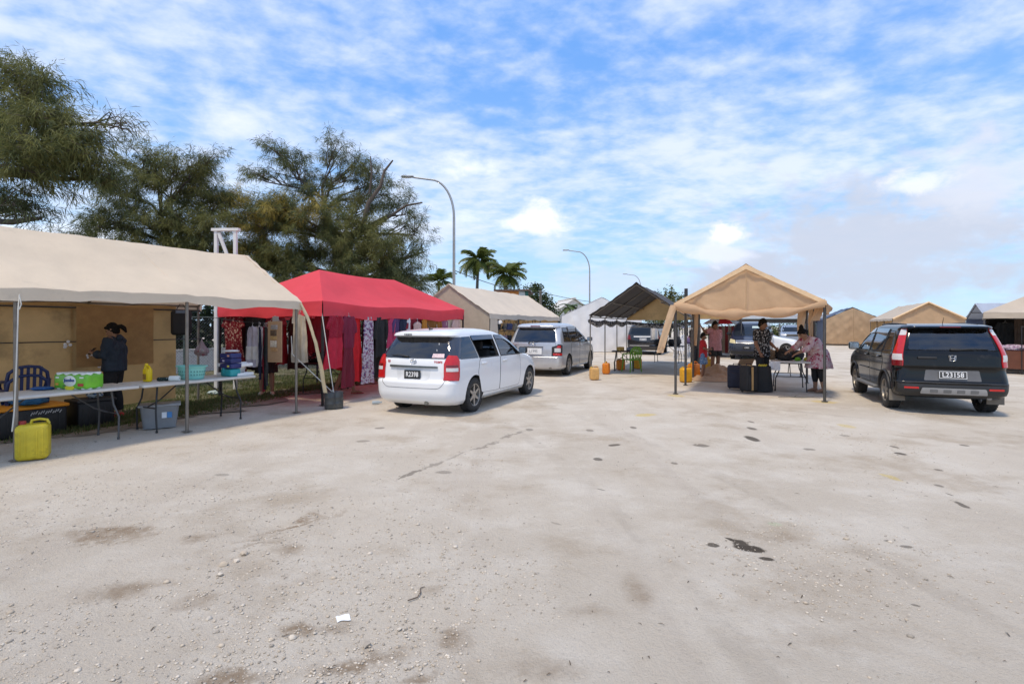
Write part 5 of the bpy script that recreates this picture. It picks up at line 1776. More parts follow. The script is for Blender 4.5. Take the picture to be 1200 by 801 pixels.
# ------------------------------------------------ white estate/minivan
def white_car():
    d = Vector((.396, .918)).normalized()
    rw = Vector((-.79, 9.83)); lw = Vector((-2.136, 10.39)); mid = (rw + lw) / 2
    ra_y = .88
    org = mid - d * ra_y
    root = thing('white_minivan', 'dusty white minivan parked beside the red canopy', 'car', (org.x, org.y, 0), AX(d.x, d.y), 'cars parked between the stalls')
    K = [  # z, yr, yf, w, ra, rb, fa, fb, br, bf
        (.19, .16, 4.36, .76, .25, .22, .5, .30, .06, .10), (.27, .05, 4.47, .82, .24, .22, .6, .34, .07, .12), (.42, .00, 4.53, .842, .22, .20, .7, .36, .07, .14),
        (.58, .00, 4.55, .848, .20, .19, .75, .38, .07, .14), (.635, .035, 4.53, .848, .19, .18, .75, .38, .07, .14), (.66, .065, 4.52, .848, .18, .17, .75, .38, .06, .15),
        (.80, .075, 4.42, .846, .18, .17, .8, .40, .06, .16), (.90, .085, 4.22, .84, .18, .17, .8, .40, .06, .18), (.97, .10, 3.92, .832, .18, .17, .75, .40, .06, .2),
        (1.02, .12, 3.58, .818, .19, .17, .5, .34, .06, .2), (1.08, .15, 3.42, .80, .20, .17, .45, .30, .06, .2), (1.22, .235, 3.12, .752, .22, .17, .4, .26, .06, .18), (1.36, .335, 2.78, .70, .24, .17, .38, .24, .06, .16),
        (1.405, .365, 2.66, .682, .24, .17, .38, .24, .06, .16), (1.425, .24, 2.60, .672, .28, .20, .38, .24, .05, .16), (1.465, .245, 2.46, .652, .30, .22, .4, .24, .05, .16),
        (1.50, .34, 2.30, .62, .35, .26, .45, .26, .05, .15), (1.535, .62, 2.05, .55, .4, .28, .5, .28, .04, .1), (1.558, 1.0, 1.8, .42, .3, .25, .3, .25, .02, .05), (1.565, 1.25, 1.6, .2, .12, .1, .12, .1, .01, .02)]
    S = Shape(K)
    ax = (ra_y, ra_y + 2.80); r = .315
    wq = [(.42, 1.01), (1.02, 1.00), (.86, 1.385), (.62, 1.385)]
    wr = [(1.09, 1.00), (1.96, .995), (1.90, 1.40), (.96, 1.395)]
    wf = [(2.06, .995), (3.10, .985), (2.62, 1.31), (2.40, 1.385), (1.99, 1.40)]
    rw_ = [(-.66, 1.045), (.66, 1.045), (.575, 1.385), (-.575, 1.385)]
    ws = [(-.66, 1.09), (.66, 1.09), (.56, 1.43), (-.56, 1.43)]
    body = car_body(root, S, (.19, 1.565), WHITEPAINT, ax, r, .365, (.78, 1.49, 3.35), [('side', wq), ('side', wr), ('side', wf), ('rear', rw_), ('front', ws)])
    RP = S.mapper('rear')
    patch(RP, rpoly([(-.69, 1.025), (.69, 1.025), (.60, 1.40), (-.60, 1.40)], .05), .004, GLASS_DK, 'rear_window', root)
    patch(S.mapper('front'), rpoly([(-.69, 1.06), (.69, 1.06), (.575, 1.45), (-.575, 1.45)], .05), .004, GLASS_CL, 'windscreen', root)
    for sg in (1, -1):
        F = S.mapper('side', sg); C = S.mapper('corner', sg)
        patch(F, rpoly([(.355, 1.005), (1.05, .995), (.93, 1.405), (.60, 1.40)], .02), .004, GLASS_DK, 'quarter_window', root)
        patch(C, [(.90, 1.03), (2.03, 1.012), (2.03, 1.395), (.90, 1.395)], .003, mat('pillar_blue_black', (.014, .022, .045), .12, coat=.8), 'pillar_trim', root, step=.1)
        if sg < 0: patch(F, rpoly(wr, .03), .004, GLASS_CL, 'rear_door_window', root)
        patch(F, rpoly(wf, .04), .003, GLASS_CL, 'front_door_window', root)
        # dark window surrounds and weather shields
        for poly in (wr, wf):
            strip(F, poly + [poly[0]], .011, .003, PLASTIC_BLK, 'window_frame', root)
        sm = mat('weather_shield_smoke', (.012, .02, .05), .1, coat=.8)
        patch(F, [(.985, 1.33), (1.90, 1.335), (1.895, 1.42), (.95, 1.415)], .018, sm, 'weather_shield', root, skirt=.004)
        patch(F, [(2.00, 1.335), (2.42, 1.32), (2.66, 1.235), (2.95, 1.06), (3.04, 1.06), (2.72, 1.285), (2.45, 1.405), (1.99, 1.42)], .018, sm, 'weather_shield', root, skirt=.004)
        dr = door(F, [(1.16, .33), (1.97, .30), (2.01, .985), (1.10, .985), (1.0, .72), (1.06, .58)], WHITEPAINT, 'rear_door', root)
        dr2 = door(F, [(1.985, .30), (3.02, .30), (3.10, .62), (3.06, .975), (2.025, .985)], WHITEPAINT, 'front_door', root)
        for dd, yy in ((dr, 1.16), (dr2, 2.14)):
            p = S.side(yy, .90); mb = MB(); mb.rbox((sg * (p.x + .022), yy + .08, .89), (.03, .2, .035), .012); mb.build('door_handle', WHITEPAINT, dd, smooth=50)
        # tail lamps
        lm = patch(C, [(.93, .645), (1.86, .635), (1.86, .98), (1.66, 1.065), (1.15, 1.075), (1.0, 1.02), (.93, .93)], .022, LAMP_RED, 'tail_lamp', root, step=.08, skirt=.03)
        patch(C, [(1.0, .80), (1.74, .80), (1.74, .862), (1.0, .862)], .026, LAMP_CLEAR, 'reversing_lens', lm, step=.12, skirt=.004)
        patch(C, [(1.0, .872), (1.74, .872), (1.74, .91), (1.0, .91)], .026, LAMP_DKRED, 'indicator_lens', lm, step=.12, skirt=.004)
        patch(S.mapper('front'), rpoly([(sg * .45, .68), (sg * .80, .72), (sg * .80, .86), (sg * .52, .80)], .03), .006, LAMP_CLEAR, 'headlamp', root)
        for y in ax: wheel(root, sg * (.848 - .105), y, r, .195, sg, 6, steer=0)
        # sill
        strip(F, [(1.28, .235), (3.28, .235)], .035, -.01, mat('sill_dusty', (.42, .39, .34), .6), 'sill', root)
    for sg in (1, -1): mirror_part(root, S, sg, 3.0, 1.02, PLASTIC_BLK)
    # tailgate outline + garnish
    tg = rpoly([(-.56, .50), (.56, .50), (.66, .60), (.665, 1.02), (-.665, 1.02), (-.66, .60)], .08)
    strip(RP, tg + [tg[0]], .004, .001, mat('panel_gap', (.12, .12, .12), .8), 'tailgate_gap', root)
    pr = patch(RP, rpoly([(-.50, .855), (.50, .855), (.50, .885), (-.50, .895)], .01), .03, mat('garnish_smoke', (.07, .075, .075), .2, coat=.5, var=.3, vscale=30), 'tailgate_garnish', root, skirt=.03)
    rec = patch(RP, rpoly([(-.33, .63), (.33, .63), (.37, .84), (-.37, .84)], .04), .001, mat('plate_recess', (.70, .71, .72), .35), 'plate_recess', root, skirt=.0)
    plate(root, S, 'rear', .735, .34, .155, 'R2398', PLATE_BLK, INKW, .125, .004, .82)
    emblem(root, S, .965, 'ovals', .062)
    p = S.rear(.53, .955); put_text("TOM'S", .058, INKR, root, (.50, p.y - .006, .96), (math.pi / 2 - .09, 0, .08), 'badge_lettering', .001)
    put_text('DJ', .058, INKR, root, (-.55, S.rear(-.55, .955).y - .006, .96), (math.pi / 2 - .09, 0, -.08), 'badge_lettering', .001)
    st = patch(RP, [(.36, 1.035), (.60, 1.035), (.585, 1.105), (.365, 1.105)], .008, mat('sticker_pale_pink', (.68, .52, .54), .5, var=.35, vscale=45), 'window_sticker', root, skirt=.002)
    p = S.rear(-.2, 1.445); put_text('FZZG', .05, mat('spoiler_ink', (.07, .07, .06), .5), root, (-.22, p.y - .006, 1.446), (math.pi / 2, 0, 0), 'spoiler_lettering', .001, 1.35)
    for z_ in (1.16, 1.27):
        mb = MB(); p = S.rear(.42, z_); mb.box((.42, p.y - .008, z_), (.012, .004, .05)); mb.build('sticker_mark', INKW, root)
    # rear wiper
    mb = MB(); q0 = S.rear(-.12, 1.05); q1 = S.rear(-.52, 1.07); mb.tube([q0 + Vector((0, -.03, 0)), q0.lerp(q1, .5) + Vector((0, -.05, .02)), q1 + Vector((0, -.025, 0))], [.014, .01, .006], 6); mb.build('rear_wiper', PLASTIC_BLK, root, smooth=60)
    # brake light in spoiler lip and roof antenna
    mb = MB(); mb.tube([(0.02, .62, 1.53), (.02, .55, 1.60), (.02, .50, 1.66)], [.012, .006, .004], 6); mb.rbox((.02, .64, 1.54), (.05, .09, .03), .012); mb.build('antenna', PLASTIC_BLK, root, smooth=60)
    mb = MB(); mb.tube([(.28, .08, .235), (.28, .30, .245)], .032, 10); mb.tube([(.28, .06, .235), (.28, .09, .235)], .036, 10); mb.build('exhaust_pipe', mat('exhaust_steel', (.25, .24, .22), .4, metal=.8), root, smooth=50)
    mb = MB(); mb.box((0, 2.2, .24), (1.25, 3.9, .06)); mb.box((.05, .75, .26), (.7, .35, .12)); mb.build('underbody', UNDER, root)
    # reflectors on bumper corner scuff
    seat(root, .36, 1.35, SEATFAB); seat(root, -.36, 1.35, SEATFAB); seat(root, .36, 2.25); seat(root, -.36, 2.25)
    mb = MB(); mb.rbox((.37, 1.2, 1.28), (.30, .06, .04), .015); mb.build('grab_handle', PLASTIC_BLK, root, smooth=50)
    mb = MB(); mb.lathe([(.17, -.014), (.184, 0), (.17, .014), (.156, 0)], 20, 'Y', c=(.36, 2.72, .98), close=True); mb.build('steering_wheel', PLASTIC_BLK, root, smooth=60)
    mb = MB(); mb.rbox((0, 3.05, .92), (1.3, .45, .2), .08); mb.build('dashboard', INTERIOR, root, smooth=50)
    for y_ in (1.02, 1.98):
        mb = MB(); mb.box((-.70, y_, 1.2), (.04, .12, .45), Matrix.Rotation(R(14), 3, 'Y')); mb.build('pillar_lining', CREAM_TRIM, root)
    return root


white_car()


# ------------------------------------------------ black SUV
def black_suv():
    fl = Vector((8.61, 12.79)); rl = Vector((7.49, 10.36)); rr = Vector((8.95, 9.83))
    d = ((fl - rl).normalized() + Vector((-(rr - rl).y, (rr - rl).x)).normalized()).normalized()
    mid = (rl + rr) / 2; ra_y = .86
    org = mid - d * ra_y
    BLK = mat('car_paint_black', (.004, .004, .004), .10, var=.2, vscale=3, coat=.0, spec=.45, dirt=((.05, .046, .04), .60, .85, 2.4))
    root = thing('black_suv', 'black off road SUV parked facing away near the taupe canopy', 'car', (org.x, org.y, 0), AX(d.x, d.y), 'cars parked between the stalls')
    K = [(.30, .16, 4.40, .80, .25, .22, .5, .30, .06, .10), (.38, .04, 4.50, 0.855, .22, .20, .5, .34, .07, .12), (.48, .00, 4.55, 0.870, .20, .20, .55, .36, .07, .12),
         (.58, .00, 4.57, 0.872, .19, .19, .6, .38, .07, .13), (.615, .045, 4.57, 0.872, .17, .17, .6, .38, .06, .13), (.86, .07, 4.50, 0.872, .27, .24, .6, .38, .06, .14),
         (.885, .05, 4.47, 0.872, .27, .24, .6, .38, .06, .14), (1.0, .06, 4.30, 0.868, .27, .24, .7, .40, .06, .18), (1.08, .07, 3.9, .875, .27, .23, .6, .40, .06, .2), (1.13, .08, 3.55, .862, .26, .22, .5, .36, .06, .2),
         (1.20, .10, 3.36, .845, .26, .21, .4, .3, .06, .2), (1.40, .185, 2.98, .79, .26, .2, .4, .28, .06, .18), (1.56, .27, 2.62, .735, .26, .19, .4, .26, .06, .16), (1.60, .29, 2.5, .718, .22, .16, .4, .26, .05, .16),
         (1.62, .17, 2.42, .71, .26, .2, .4, .26, .05, .16), (1.645, .175, 2.32, .695, .28, .22, .4, .26, .05, .15), (1.67, .30, 2.18, .66, .33, .25, .4, .26, .05, .12), (1.695, .7, 1.9, .56, .4, .3, .4, .28, .03, .08), (1.705, 1.1, 1.6, .3, .2, .15, .2, .15, .01, .02)]
    S = Shape(K); ax = (ra_y, ra_y + 2.63); r = .345
    wq = [(.44, 1.17), (.98, 1.15), (.90, 1.55), (.58, 1.55)]; wr = [(1.05, 1.15), (1.95, 1.12), (1.90, 1.57), (.98, 1.56)]; wf = [(2.05, 1.12), (3.05, 1.10), (2.62, 1.44), (2.42, 1.56), (1.99, 1.57)]
    rw_ = [(-.63, 1.215), (.63, 1.215), (.56, 1.565), (-.56, 1.565)]; ws = [(-.7, 1.2), (.7, 1.2), (.6, 1.58), (-.6, 1.58)]
    car_body(root, S, (.30, 1.705), BLK, ax, r, .40, (.86, 1.64, 3.2), [('side', wq), ('side', wr), ('side', wf), ('rear', rw_), ('front', ws)])
    RP = S.mapper('rear'); FP = S.mapper('front')
    patch(RP, rpoly([(-.66, 1.19), (.66, 1.19), (.585, 1.585), (-.585, 1.585)], .05), .005, glass('glass_rear_smoke', (.8, .9, 1), .22), 'rear_window', root)
    patch(FP, rpoly([(-.72, 1.17), (.72, 1.17), (.61, 1.59), (-.61, 1.59)], .05), .004, GLASS_CL, 'windscreen', root)
    GB = mat('car_paint_black_side', (.012, .014, .022), .14, coat=.9)
    for sg in (1, -1):
        F = S.mapper('side', sg); C = S.mapper('corner', sg)
        patch(F, rpoly(wq, .03), .004, GLASS_DK, 'quarter_window', root)
        patch(F, rpoly(wr, .03), .004, GLASS_CL, 'rear_door_window', root); patch(F, rpoly(wf, .04), .004, GLASS_CL, 'front_door_window', root)
        for poly in (wq, wr, wf): strip(F, poly + [poly[0]], .011, .003, PLASTIC_BLK, 'window_frame', root)
        sm = MATS['weather_shield_smoke']
        patch(F, [(1.0, 1.49), (1.92, 1.50), (1.91, 1.60), (.97, 1.595)], .018, sm, 'weather_shield', root, skirt=.004)
        patch(F, [(2.0, 1.50), (2.42, 1.48), (2.72, 1.33), (2.86, 1.27), (2.90, 1.29), (2.65, 1.47), (2.42, 1.59), (2.0, 1.60)], .018, sm, 'weather_shield', root, skirt=.004)
        dr = door(F, [(1.18, .45), (1.98, .42), (2.02, 1.12), (1.06, 1.14), (.98, .92), (1.1, .72)], BLK, 'rear_door', root)
        dr2 = door(F, [(1.995, .42), (3.0, .42), (3.10, .75), (3.05, 1.09), (2.035, 1.12)], BLK, 'front_door', root)
        for dd, yy in ((dr, 1.15), (dr2, 2.15)):
            p = S.side(yy, 1.02); mb = MB(); mb.rbox((sg * (p.x + .022), yy + .09, 1.02), (.03, .21, .04), .014); mb.build('door_handle', BLK, dd, smooth=50)
            strip(F, [(yy - .05, .72), (yy + .75, .72)], .018, .008, PLASTIC_BLK, 'door_moulding', dd)
        # tall tail lamps climbing the rear pillars
        lm = patch(C, [(1.30, .895), (1.85, .895), (1.85, 1.05), (1.68, 1.30), (1.58, 1.60), (1.24, 1.60), (1.26, 1.20)], .016, LAMP_RED, 'tail_lamp', root, step=.08, skirt=.03)
        patch(C, [(1.31, 1.00), (1.82, 1.00), (1.78, 1.115), (1.30, 1.115)], .020, LAMP_CLEAR, 'reversing_lens', lm, step=.1, skirt=.004)
        patch(C, [(1.32, .90), (1.82, .90), (1.82, .99), (1.32, .99)], .020, LAMP_DKRED if sg < 0 else LAMP_RED, 'brake_lens', lm, step=.1, skirt=.004)
        patch(C, [(1.27, 1.47), (1.60, 1.47), (1.56, 1.585), (1.26, 1.585)], .020, LAMP_CLEAR, 'indicator_lens', lm, step=.1, skirt=.004)
        patch(RP, rpoly([(sg * .52, .475), (sg * .74, .475), (sg * .74, .51), (sg * .52, .51)], .006), .012, LAMP_RED, 'bumper_reflector', root, skirt=.01)
        patch(FP, rpoly([(sg * .45, .80), (sg * .82, .84), (sg * .82, 1.0), (sg * .5, .95)], .03), .006, LAMP_CLEAR, 'headlamp', root)
        for i, y in enumerate(ax): wheel(root, sg * (.872 - .115), y, r, .225, sg, 5, mat('alloy_brownish', (.34, .31, .27), .45, metal=.6, dirt=((.2, .17, .14), .5, .72, 8)))
        # side steps and mud flaps
        mb = MB(); mb.rbox((sg * .87, 2.18, .36), (.16, 1.55, .07), .03); mb.build('side_step', mat('step_grey', (.14, .14, .14), .5), root, smooth=50)
        mb = MB(); mb.box((sg * .76, ra_y - .43, .30), (.26, .02, .22)); mb.build('mud_flap', mat('mud_flap_dusty', (.20, .175, .145), .9), root)
        # roof rail
        pts = [Vector((sg * .56, y, 1.68 + .025 * math.sin(math.pi * (y - .6) / 1.8))) for y in np.linspace(.62, 2.3, 9)]
        mb = MB(); mb.tube(pts, .016, 6); mb.build('roof_rail', PLASTIC_BLK, root, smooth=60)
        # wheel-arch cladding
        for y in ax:
            mb = MB(); pts = [(sg * (S.side(y + .42 * math.cos(a), r + .42 * math.sin(a)).x + .004), y + .41 * math.cos(a), r + .41 * math.sin(a)) for a in np.linspace(-.05, math.pi + .05, 18)]
            mb.tube(pts, .022, 6); mb.build('arch_trim', PLASTIC_BLK, root, smooth=60)
        mirror_part(root, S, sg, 2.98, 1.13, mat('mirror_teal_black', (.012, .03, .032), .2, coat=.8), (.22, .12, .18))
    tg = rpoly([(-.72, .63), (.72, .63), (.77, .88), (.75, 1.17), (-.75, 1.17), (-.77, .88)], .06)
    strip(RP, [(-.75, .885), (.75, .885)], .006, .002, mat('panel_gap_black', (.002, .002, .002), .9), 'tailgate_gap', root)
    strip(RP, [(-.70, 1.20), (.70, 1.20)], .008, .004, mat('panel_gap_black', (.002, .002, .002), .9), 'tailgate_gap', root)
    patch(RP, rpoly([(-.43, .635), (.43, .635), (.40, .83), (-.40, .83)], .02), .003, mat('plate_panel_grey', (.13, .13, .135), .45), 'plate_panel', root, skirt=.002)
    pb = plate(root, S, 'rear', .745, .42, .135, 'L23158', mat('plate_grey_black', (.06, .06, .06), .5), INKW, .125, .006, .88)
    mb = MB()
    for (a, b_, w_, h_) in ((0, .0625, .41, .008), (0, -.0625, .41, .008), (-.203, 0, .008, .13), (.203, 0, .008, .13)): mb.box((a, b_, .008), (w_, h_, .004))
    mb.build('plate_border', INKW, pb)
    emblem(root, S, 1.055, 'h', .062)
    # bumper skid strip
    mb = MB(); sk = patch(RP, rpoly([(-.50, .40), (.50, .40), (.47, .50), (-.47, .50)], .02), .03, mat('skid_silver', (.34, .34, .34), .5, metal=.3), 'skid_strip', root, skirt=.03)
    for k in range(4): patch(RP, rpoly([(-.36 + k * .2, .425), (-.24 + k * .2, .425), (-.24 + k * .2, .475), (-.36 + k * .2, .475)], .01), .033, mat('skid_grey', (.16, .16, .16), .6), 'skid_slot', sk, skirt=.003)
    patch(RP, rpoly([(-.86, .335), (.86, .335), (.88, .60), (-.88, .60)], .03), .006, mat('bumper_black', (.022, .022, .023), .5, var=.2, dirt=((.09, .08, .07), .58, .8, 3)), 'rear_bumper', root, skirt=.004)
    # tailgate handle, wiper, brake light, exhaust
    hb = MB(); p = S.rear(-.3, 1.06); hb.rbox((-.38, p.y - .012, 1.055), (.30, .03, .045), .014); hb.build('tailgate_handle', PLASTIC_BLK, root, smooth=50)
    mb = MB(); q0 = S.rear(.10, 1.215); q1 = S.rear(.55, 1.225); mb.tube([q0 + Vector((0, -.03, 0)), q0.lerp(q1, .5) + Vector((0, -.05, .01)), q1 + Vector((0, -.03, 0))], [.016, .012, .008], 6); mb.rbox(q0 + Vector((-.05, -.025, .0)), (.16, .05, .05), .02); mb.build('rear_wiper', PLASTIC_BLK, root, smooth=60)
    p = S.rear(0, 1.632); mb = MB(); mb.rbox((0, p.y - .003, 1.633), (.32, .02, .022), .006); mb.build('high_brake_lamp', LAMP_DKRED, root, smooth=50)
    mb = MB(); mb.tube([(.56, .12, .335), (.56, .5, .34)], .04, 12); mb.build('exhaust_pipe', mat('exhaust_steel', (.25, .24, .22), .4, metal=.8), root, smooth=50)
    mb = MB(); mb.box((0, 2.2, .345), (1.3, 3.9, .07)); mb.box((.0, .55, .33), (1.0, .5, .08)); mb.tube([(-.75, ra_y, .34), (.75, ra_y, .34)], .05, 8); mb.build('underbody', UNDER, root)
    # pale paper on the rear shelf, seats
    mb = MB(); mb.box((-.2, .75, 1.30), (.22, .01, .16)); mb.build('window_paper', mat('paper_teal', (.50, .62, .60), .6), root)
    for x_ in (-.38, .38):
        seat(root, x_, 1.35, z=.66); seat(root, x_, 2.25, z=.66)
    mb = MB(); mb.rbox((0, 3.0, 1.05), (1.3, .4, .2), .08); mb.build('dashboard', INTERIOR, root, smooth=50)
    mb = MB(); mb.tube([(.0, .55, 1.69), (.0, .48, 1.82)], [.006, .003], 5); mb.build('antenna', PLASTIC_BLK, root, smooth=60)
    return root


black_suv().scale = (.97, .97, .97)


# ------------------------------------------------ silver minivan
def silver_van():
    d = Vector((.385, .923)).normalized()
    rw = Vector((1.79, 17.24)); right = Vector((d.y, -d.x)); ra_y = .98
    org = rw - d * ra_y - right * .80
    SIL = mat('car_paint_silver', (.54, .55, .57), .3, metal=.5, var=.06, coat=.7, dirt=((.34, .32, .29), .6, .85, 2.0))
    root = thing('silver_minivan', 'silver minivan parked ahead of the white minivan by the beige tent', 'car', (org.x, org.y, 0), AX(d.x, d.y), 'cars parked between the stalls')
    K = [(.20, .16, 4.64, .82, .25, .22, .5, .30, .06, .10), (.28, .04, 4.76, .90, .22, .20, .55, .34, .07, .12), (.45, .0, 4.82, .915, .2, .2, .6, .36, .07, .13), (.60, .0, 4.83, .916, .19, .19, .65, .38, .07, .14), (.635, .05, 4.82, .916, .17, .17, .65, .38, .05, .14),
         (.85, .06, 4.70, .914, .17, .16, .7, .40, .05, .16), (.98, .075, 4.35, .908, .17, .16, .7, .40, .05, .2), (1.05, .085, 3.95, .90, .17, .16, .6, .40, .05, .2), (1.10, .10, 3.72, .888, .18, .16, .5, .36, .05, .2), (1.25, .17, 3.42, .845, .2, .16, .4, .3, .05, .18), (1.45, .275, 3.0, .78, .22, .16, .4, .28, .05, .16),
         (1.55, .33, 2.75, .745, .22, .17, .4, .26, .05, .16), (1.575, .22, 2.68, .735, .26, .2, .4, .26, .05, .16), (1.62, .24, 2.5, .715, .28, .22, .4, .26, .05, .15), (1.67, .40, 2.25, .665, .33, .25, .4, .26, .05, .12), (1.70, .8, 1.95, .56, .4, .3, .4, .28, .03, .08), (1.712, 1.2, 1.7, .3, .2, .15, .2, .15, .01, .02)]
    S = Shape(K); ax = (ra_y, ra_y + 2.84); r = .325
    wq = [(.46, 1.10), (1.22, 1.08), (1.18, 1.54), (.66, 1.54)]; wr = [(1.30, 1.08), (2.22, 1.06), (2.18, 1.56), (1.26, 1.55)]; wf = [(2.32, 1.06), (3.42, 1.03), (2.85, 1.45), (2.65, 1.55), (2.28, 1.56)]
    rw_ = [(-.66, 1.115), (.66, 1.115), (.59, 1.52), (-.59, 1.52)]; ws = [(-.7, 1.15), (.7, 1.15), (.6, 1.57), (-.6, 1.57)]
    car_body(root, S, (.20, 1.712), SIL, ax, r, .375, (.80, 1.645, 3.5), [('side', wq), ('side', wr), ('side', wf), ('rear', rw_), ('front', ws)], n=40)
    RP = S.mapper('rear'); FP = S.mapper('front')
    patch(RP, rpoly([(-.72, 1.09), (.72, 1.09), (.63, 1.535), (-.63, 1.535)], .05), .005, GLASS_DK, 'rear_window', root)
    patch(FP, rpoly([(-.73, 1.13), (.73, 1.13), (.62, 1.59), (-.62, 1.59)], .05), .004, GLASS_CL, 'windscreen', root)
    for sg in (1, -1):
        F = S.mapper('side', sg); C = S.mapper('corner', sg)
        patch(F, rpoly(wq, .03), .004, GLASS_DK, 'quarter_window', root); patch(F, rpoly(wr, .03), .004, GLASS_DK, 'rear_door_window', root); patch(F, rpoly(wf, .04), .004, GLASS_CL, 'front_door_window', root)
        for poly in (wq, wr, wf): strip(F, poly + [poly[0]], .012, .003, PLASTIC_BLK, 'window_frame', root)
        patch(F, [(1.27, 1.49), (2.2, 1.50), (2.2, 1.60), (1.25, 1.59)], .018, MATS['weather_shield_smoke'], 'weather_shield', root, skirt=.004)
        dr = door(F, [(1.36, .33), (2.24, .30), (2.28, 1.05), (1.28, 1.06), (1.2, .8)], SIL, 'sliding_door', root)
        dr2 = door(F, [(2.255, .30), (3.3, .30), (3.42, .62), (3.40, 1.02), (2.295, 1.05)], SIL, 'front_door', root)
        for dd, yy in ((dr, 2.0), (dr2, 2.4)):
            p = S.side(yy, .95); mb = MB(); mb.rbox((sg * (p.x + .022), yy + .05, .95), (.03, .2, .04), .014); mb.build('door_handle', SIL, dd, smooth=50)
        lm = patch(C, [(.80, .66), (1.75, .66), (1.80, 1.00), (1.25, 1.03), (.80, .94)], .016, PLASTIC_BLK, 'tail_lamp', root, step=.08, skirt=.02)
        patch(C, [(.86, .67), (1.70, .67), (1.70, .745), (.86, .745)], .021, LAMP_RED, 'brake_lens', lm, step=.1, skirt=.004)
        patch(C, [(.92, .78), (1.5, .78), (1.5, .90), (.92, .90)], .022, LAMP_CLEAR, 'reversing_lens', lm, step=.1, skirt=.004)
        patch(C, [(1.0, .91), (1.55, .91), (1.5, .985), (1.15, .985)], .021, LAMP_RED, 'indicator_lens', lm, step=.1, skirt=.004)
        patch(FP, rpoly([(sg * .45, .70), (sg * .86, .74), (sg * .86, .9), (sg * .5, .85)], .03), .006, LAMP_CLEAR, 'headlamp', root)
        for y in ax: wheel(root, sg * (.916 - .105), y, r, .20, sg, 7)
        mirror_part(root, S, sg, 3.28, 1.08, PLASTIC_BLK)
        strip(F, [(1.4, .25), (3.4, .25)], .03, -.005, SIL, 'sill', root)
        strip(S.mapper('corner', sg), [(0.02, .62), (1.6, .62)], .010, .012, SIL, 'bumper_ridge', root)
    tg = rpoly([(-.70, .64), (.70, .64), (.72, .9), (.72, 1.08), (-.72, 1.08), (-.72, .9)], .04)
    strip(RP, tg + [tg[0]], .004, .001, mat('panel_gap', (.12, .12, .12), .8), 'tailgate_gap', root)
    mb = MB(); p = S.rear(0, .945); mb.box((0, p.y - .02, .935), (.62, .05, .03)); mb.build('plate_hood', mat('plate_hood_dark', (.12, .12, .12), .5), root)
    plate(root, S, 'rear', .80, .56, .20, 'L1995', PLATE_WHT, mat('ink_faded', (.32, .33, .34), .6), .13, .004, .9)
    emblem(root, S, 1.02, 'wings', .06)
    put_text('MPV', .07, CHROME, root, (-.62, S.rear(-.62, 1.0).y - .006, .985), (math.pi / 2 - .08, 0, -.06), 'badge_lettering', .001, 1.2)
    mb = MB(); q0 = S.rear(-.18, 1.07); q1 = S.rear(.2, 1.12); mb.tube([q0 + Vector((0, -.03, -.03)), q0 + Vector((.05, -.05, .03)), q1 + Vector((0, -.02, 0))], [.02, .012, .007], 6); mb.build('rear_wiper', PLASTIC_BLK, root, smooth=60)
    p = S.rear(0, 1.6); mb = MB(); mb.rbox((0, p.y - .003, 1.60), (.34, .02, .03), .008); mb.build('high_brake_lamp', LAMP_DKRED, root, smooth=50)
    mb = MB(); mb.tube([(.55, .06, .27), (.55, .35, .275)], .045, 12); mb.build('exhaust_pipe', MATS['exhaust_steel'], root, smooth=50)
    mb = MB(); mb.box((0, 2.3, .25), (1.4, 4.0, .06)); mb.build('underbody', UNDER, root)
    for x_ in (-.4, .4):
        seat(root, x_, 1.5, z=.55); seat(root, x_, 2.6, z=.55)
    return root


silver_van()


# ------------------------------------------------ background cars
def simple_car(name, label, org, d, K, zr, paint, ax, r, rear=None, front=None, wins=(), n=30, cab=None, plate_txt=None, detail='front', lamp=LAMP_CLEAR, tail=None):
    root = thing(name, label, 'car', (*org, 0), AX(*d), 'cars parked beyond the stalls')
    S = Shape(K)
    car_body(root, S, zr, paint, ax, r, r * 1.15, n=n)
    RP = S.mapper('rear'); FP = S.mapper('front')
    DK = mat('glass_dark_far', (.015, .02, .028), .08, coat=.0, spec=.4)
    if rear: patch(RP, rpoly(rear, .05), .005, DK, 'rear_window', root, step=.15)
    if front: patch(FP, rpoly(front, .05), .005, DK, 'windscreen', root, step=.15)
    w = S.par(.6)[2]
    for sg in (1, -1):
        for poly in wins: patch(S.mapper('side', sg), rpoly(poly, .03), .005, DK, 'side_window', root, step=.2)
        for y in ax: wheel(root, sg * (w - .10), y, r, .19, sg, 5)
        mirror_part(root, S, sg, cab[0], cab[1], PLASTIC_BLK if name != 'white_hatchback' else paint)
    return root, S


# dark blue people carrier facing the camera
K = [(.20, .10, 4.50, .78, .2, .2, .35, .35, .05, .12), (.30, .02, 4.62, .835, .18, .18, .35, .38, .06, .16), (.55, .0, 4.68, .845, .16, .16, .35, .4, .06, .18), (.80, .02, 4.62, .848, .15, .15, .4, .42, .05, .2), (.95, .04, 4.42, .846, .15, .15, .4, .42, .05, .22),
     (1.05, .05, 4.12, .84, .15, .15, .35, .4, .05, .22), (1.12, .06, 3.95, .835, .15, .15, .3, .34, .05, .2), (1.45, .12, 3.45, .79, .16, .15, .3, .3, .05, .18), (1.68, .18, 3.05, .735, .2, .16, .3, .28, .05, .15), (1.76, .25, 2.8, .70, .25, .2, .35, .28, .05, .12), (1.82, .6, 2.3, .6, .3, .25, .35, .28, .03, .08), (1.84, 1.0, 1.9, .3, .2, .15, .2, .15, .01, .02)]
d = Vector((-.50, -.866)); fc = Vector((11.15, 24.7)); L_ = 4.68
NAVY = mat('car_paint_navy', (.016, .022, .045), .2, coat=.2, spec=.4, var=.15)
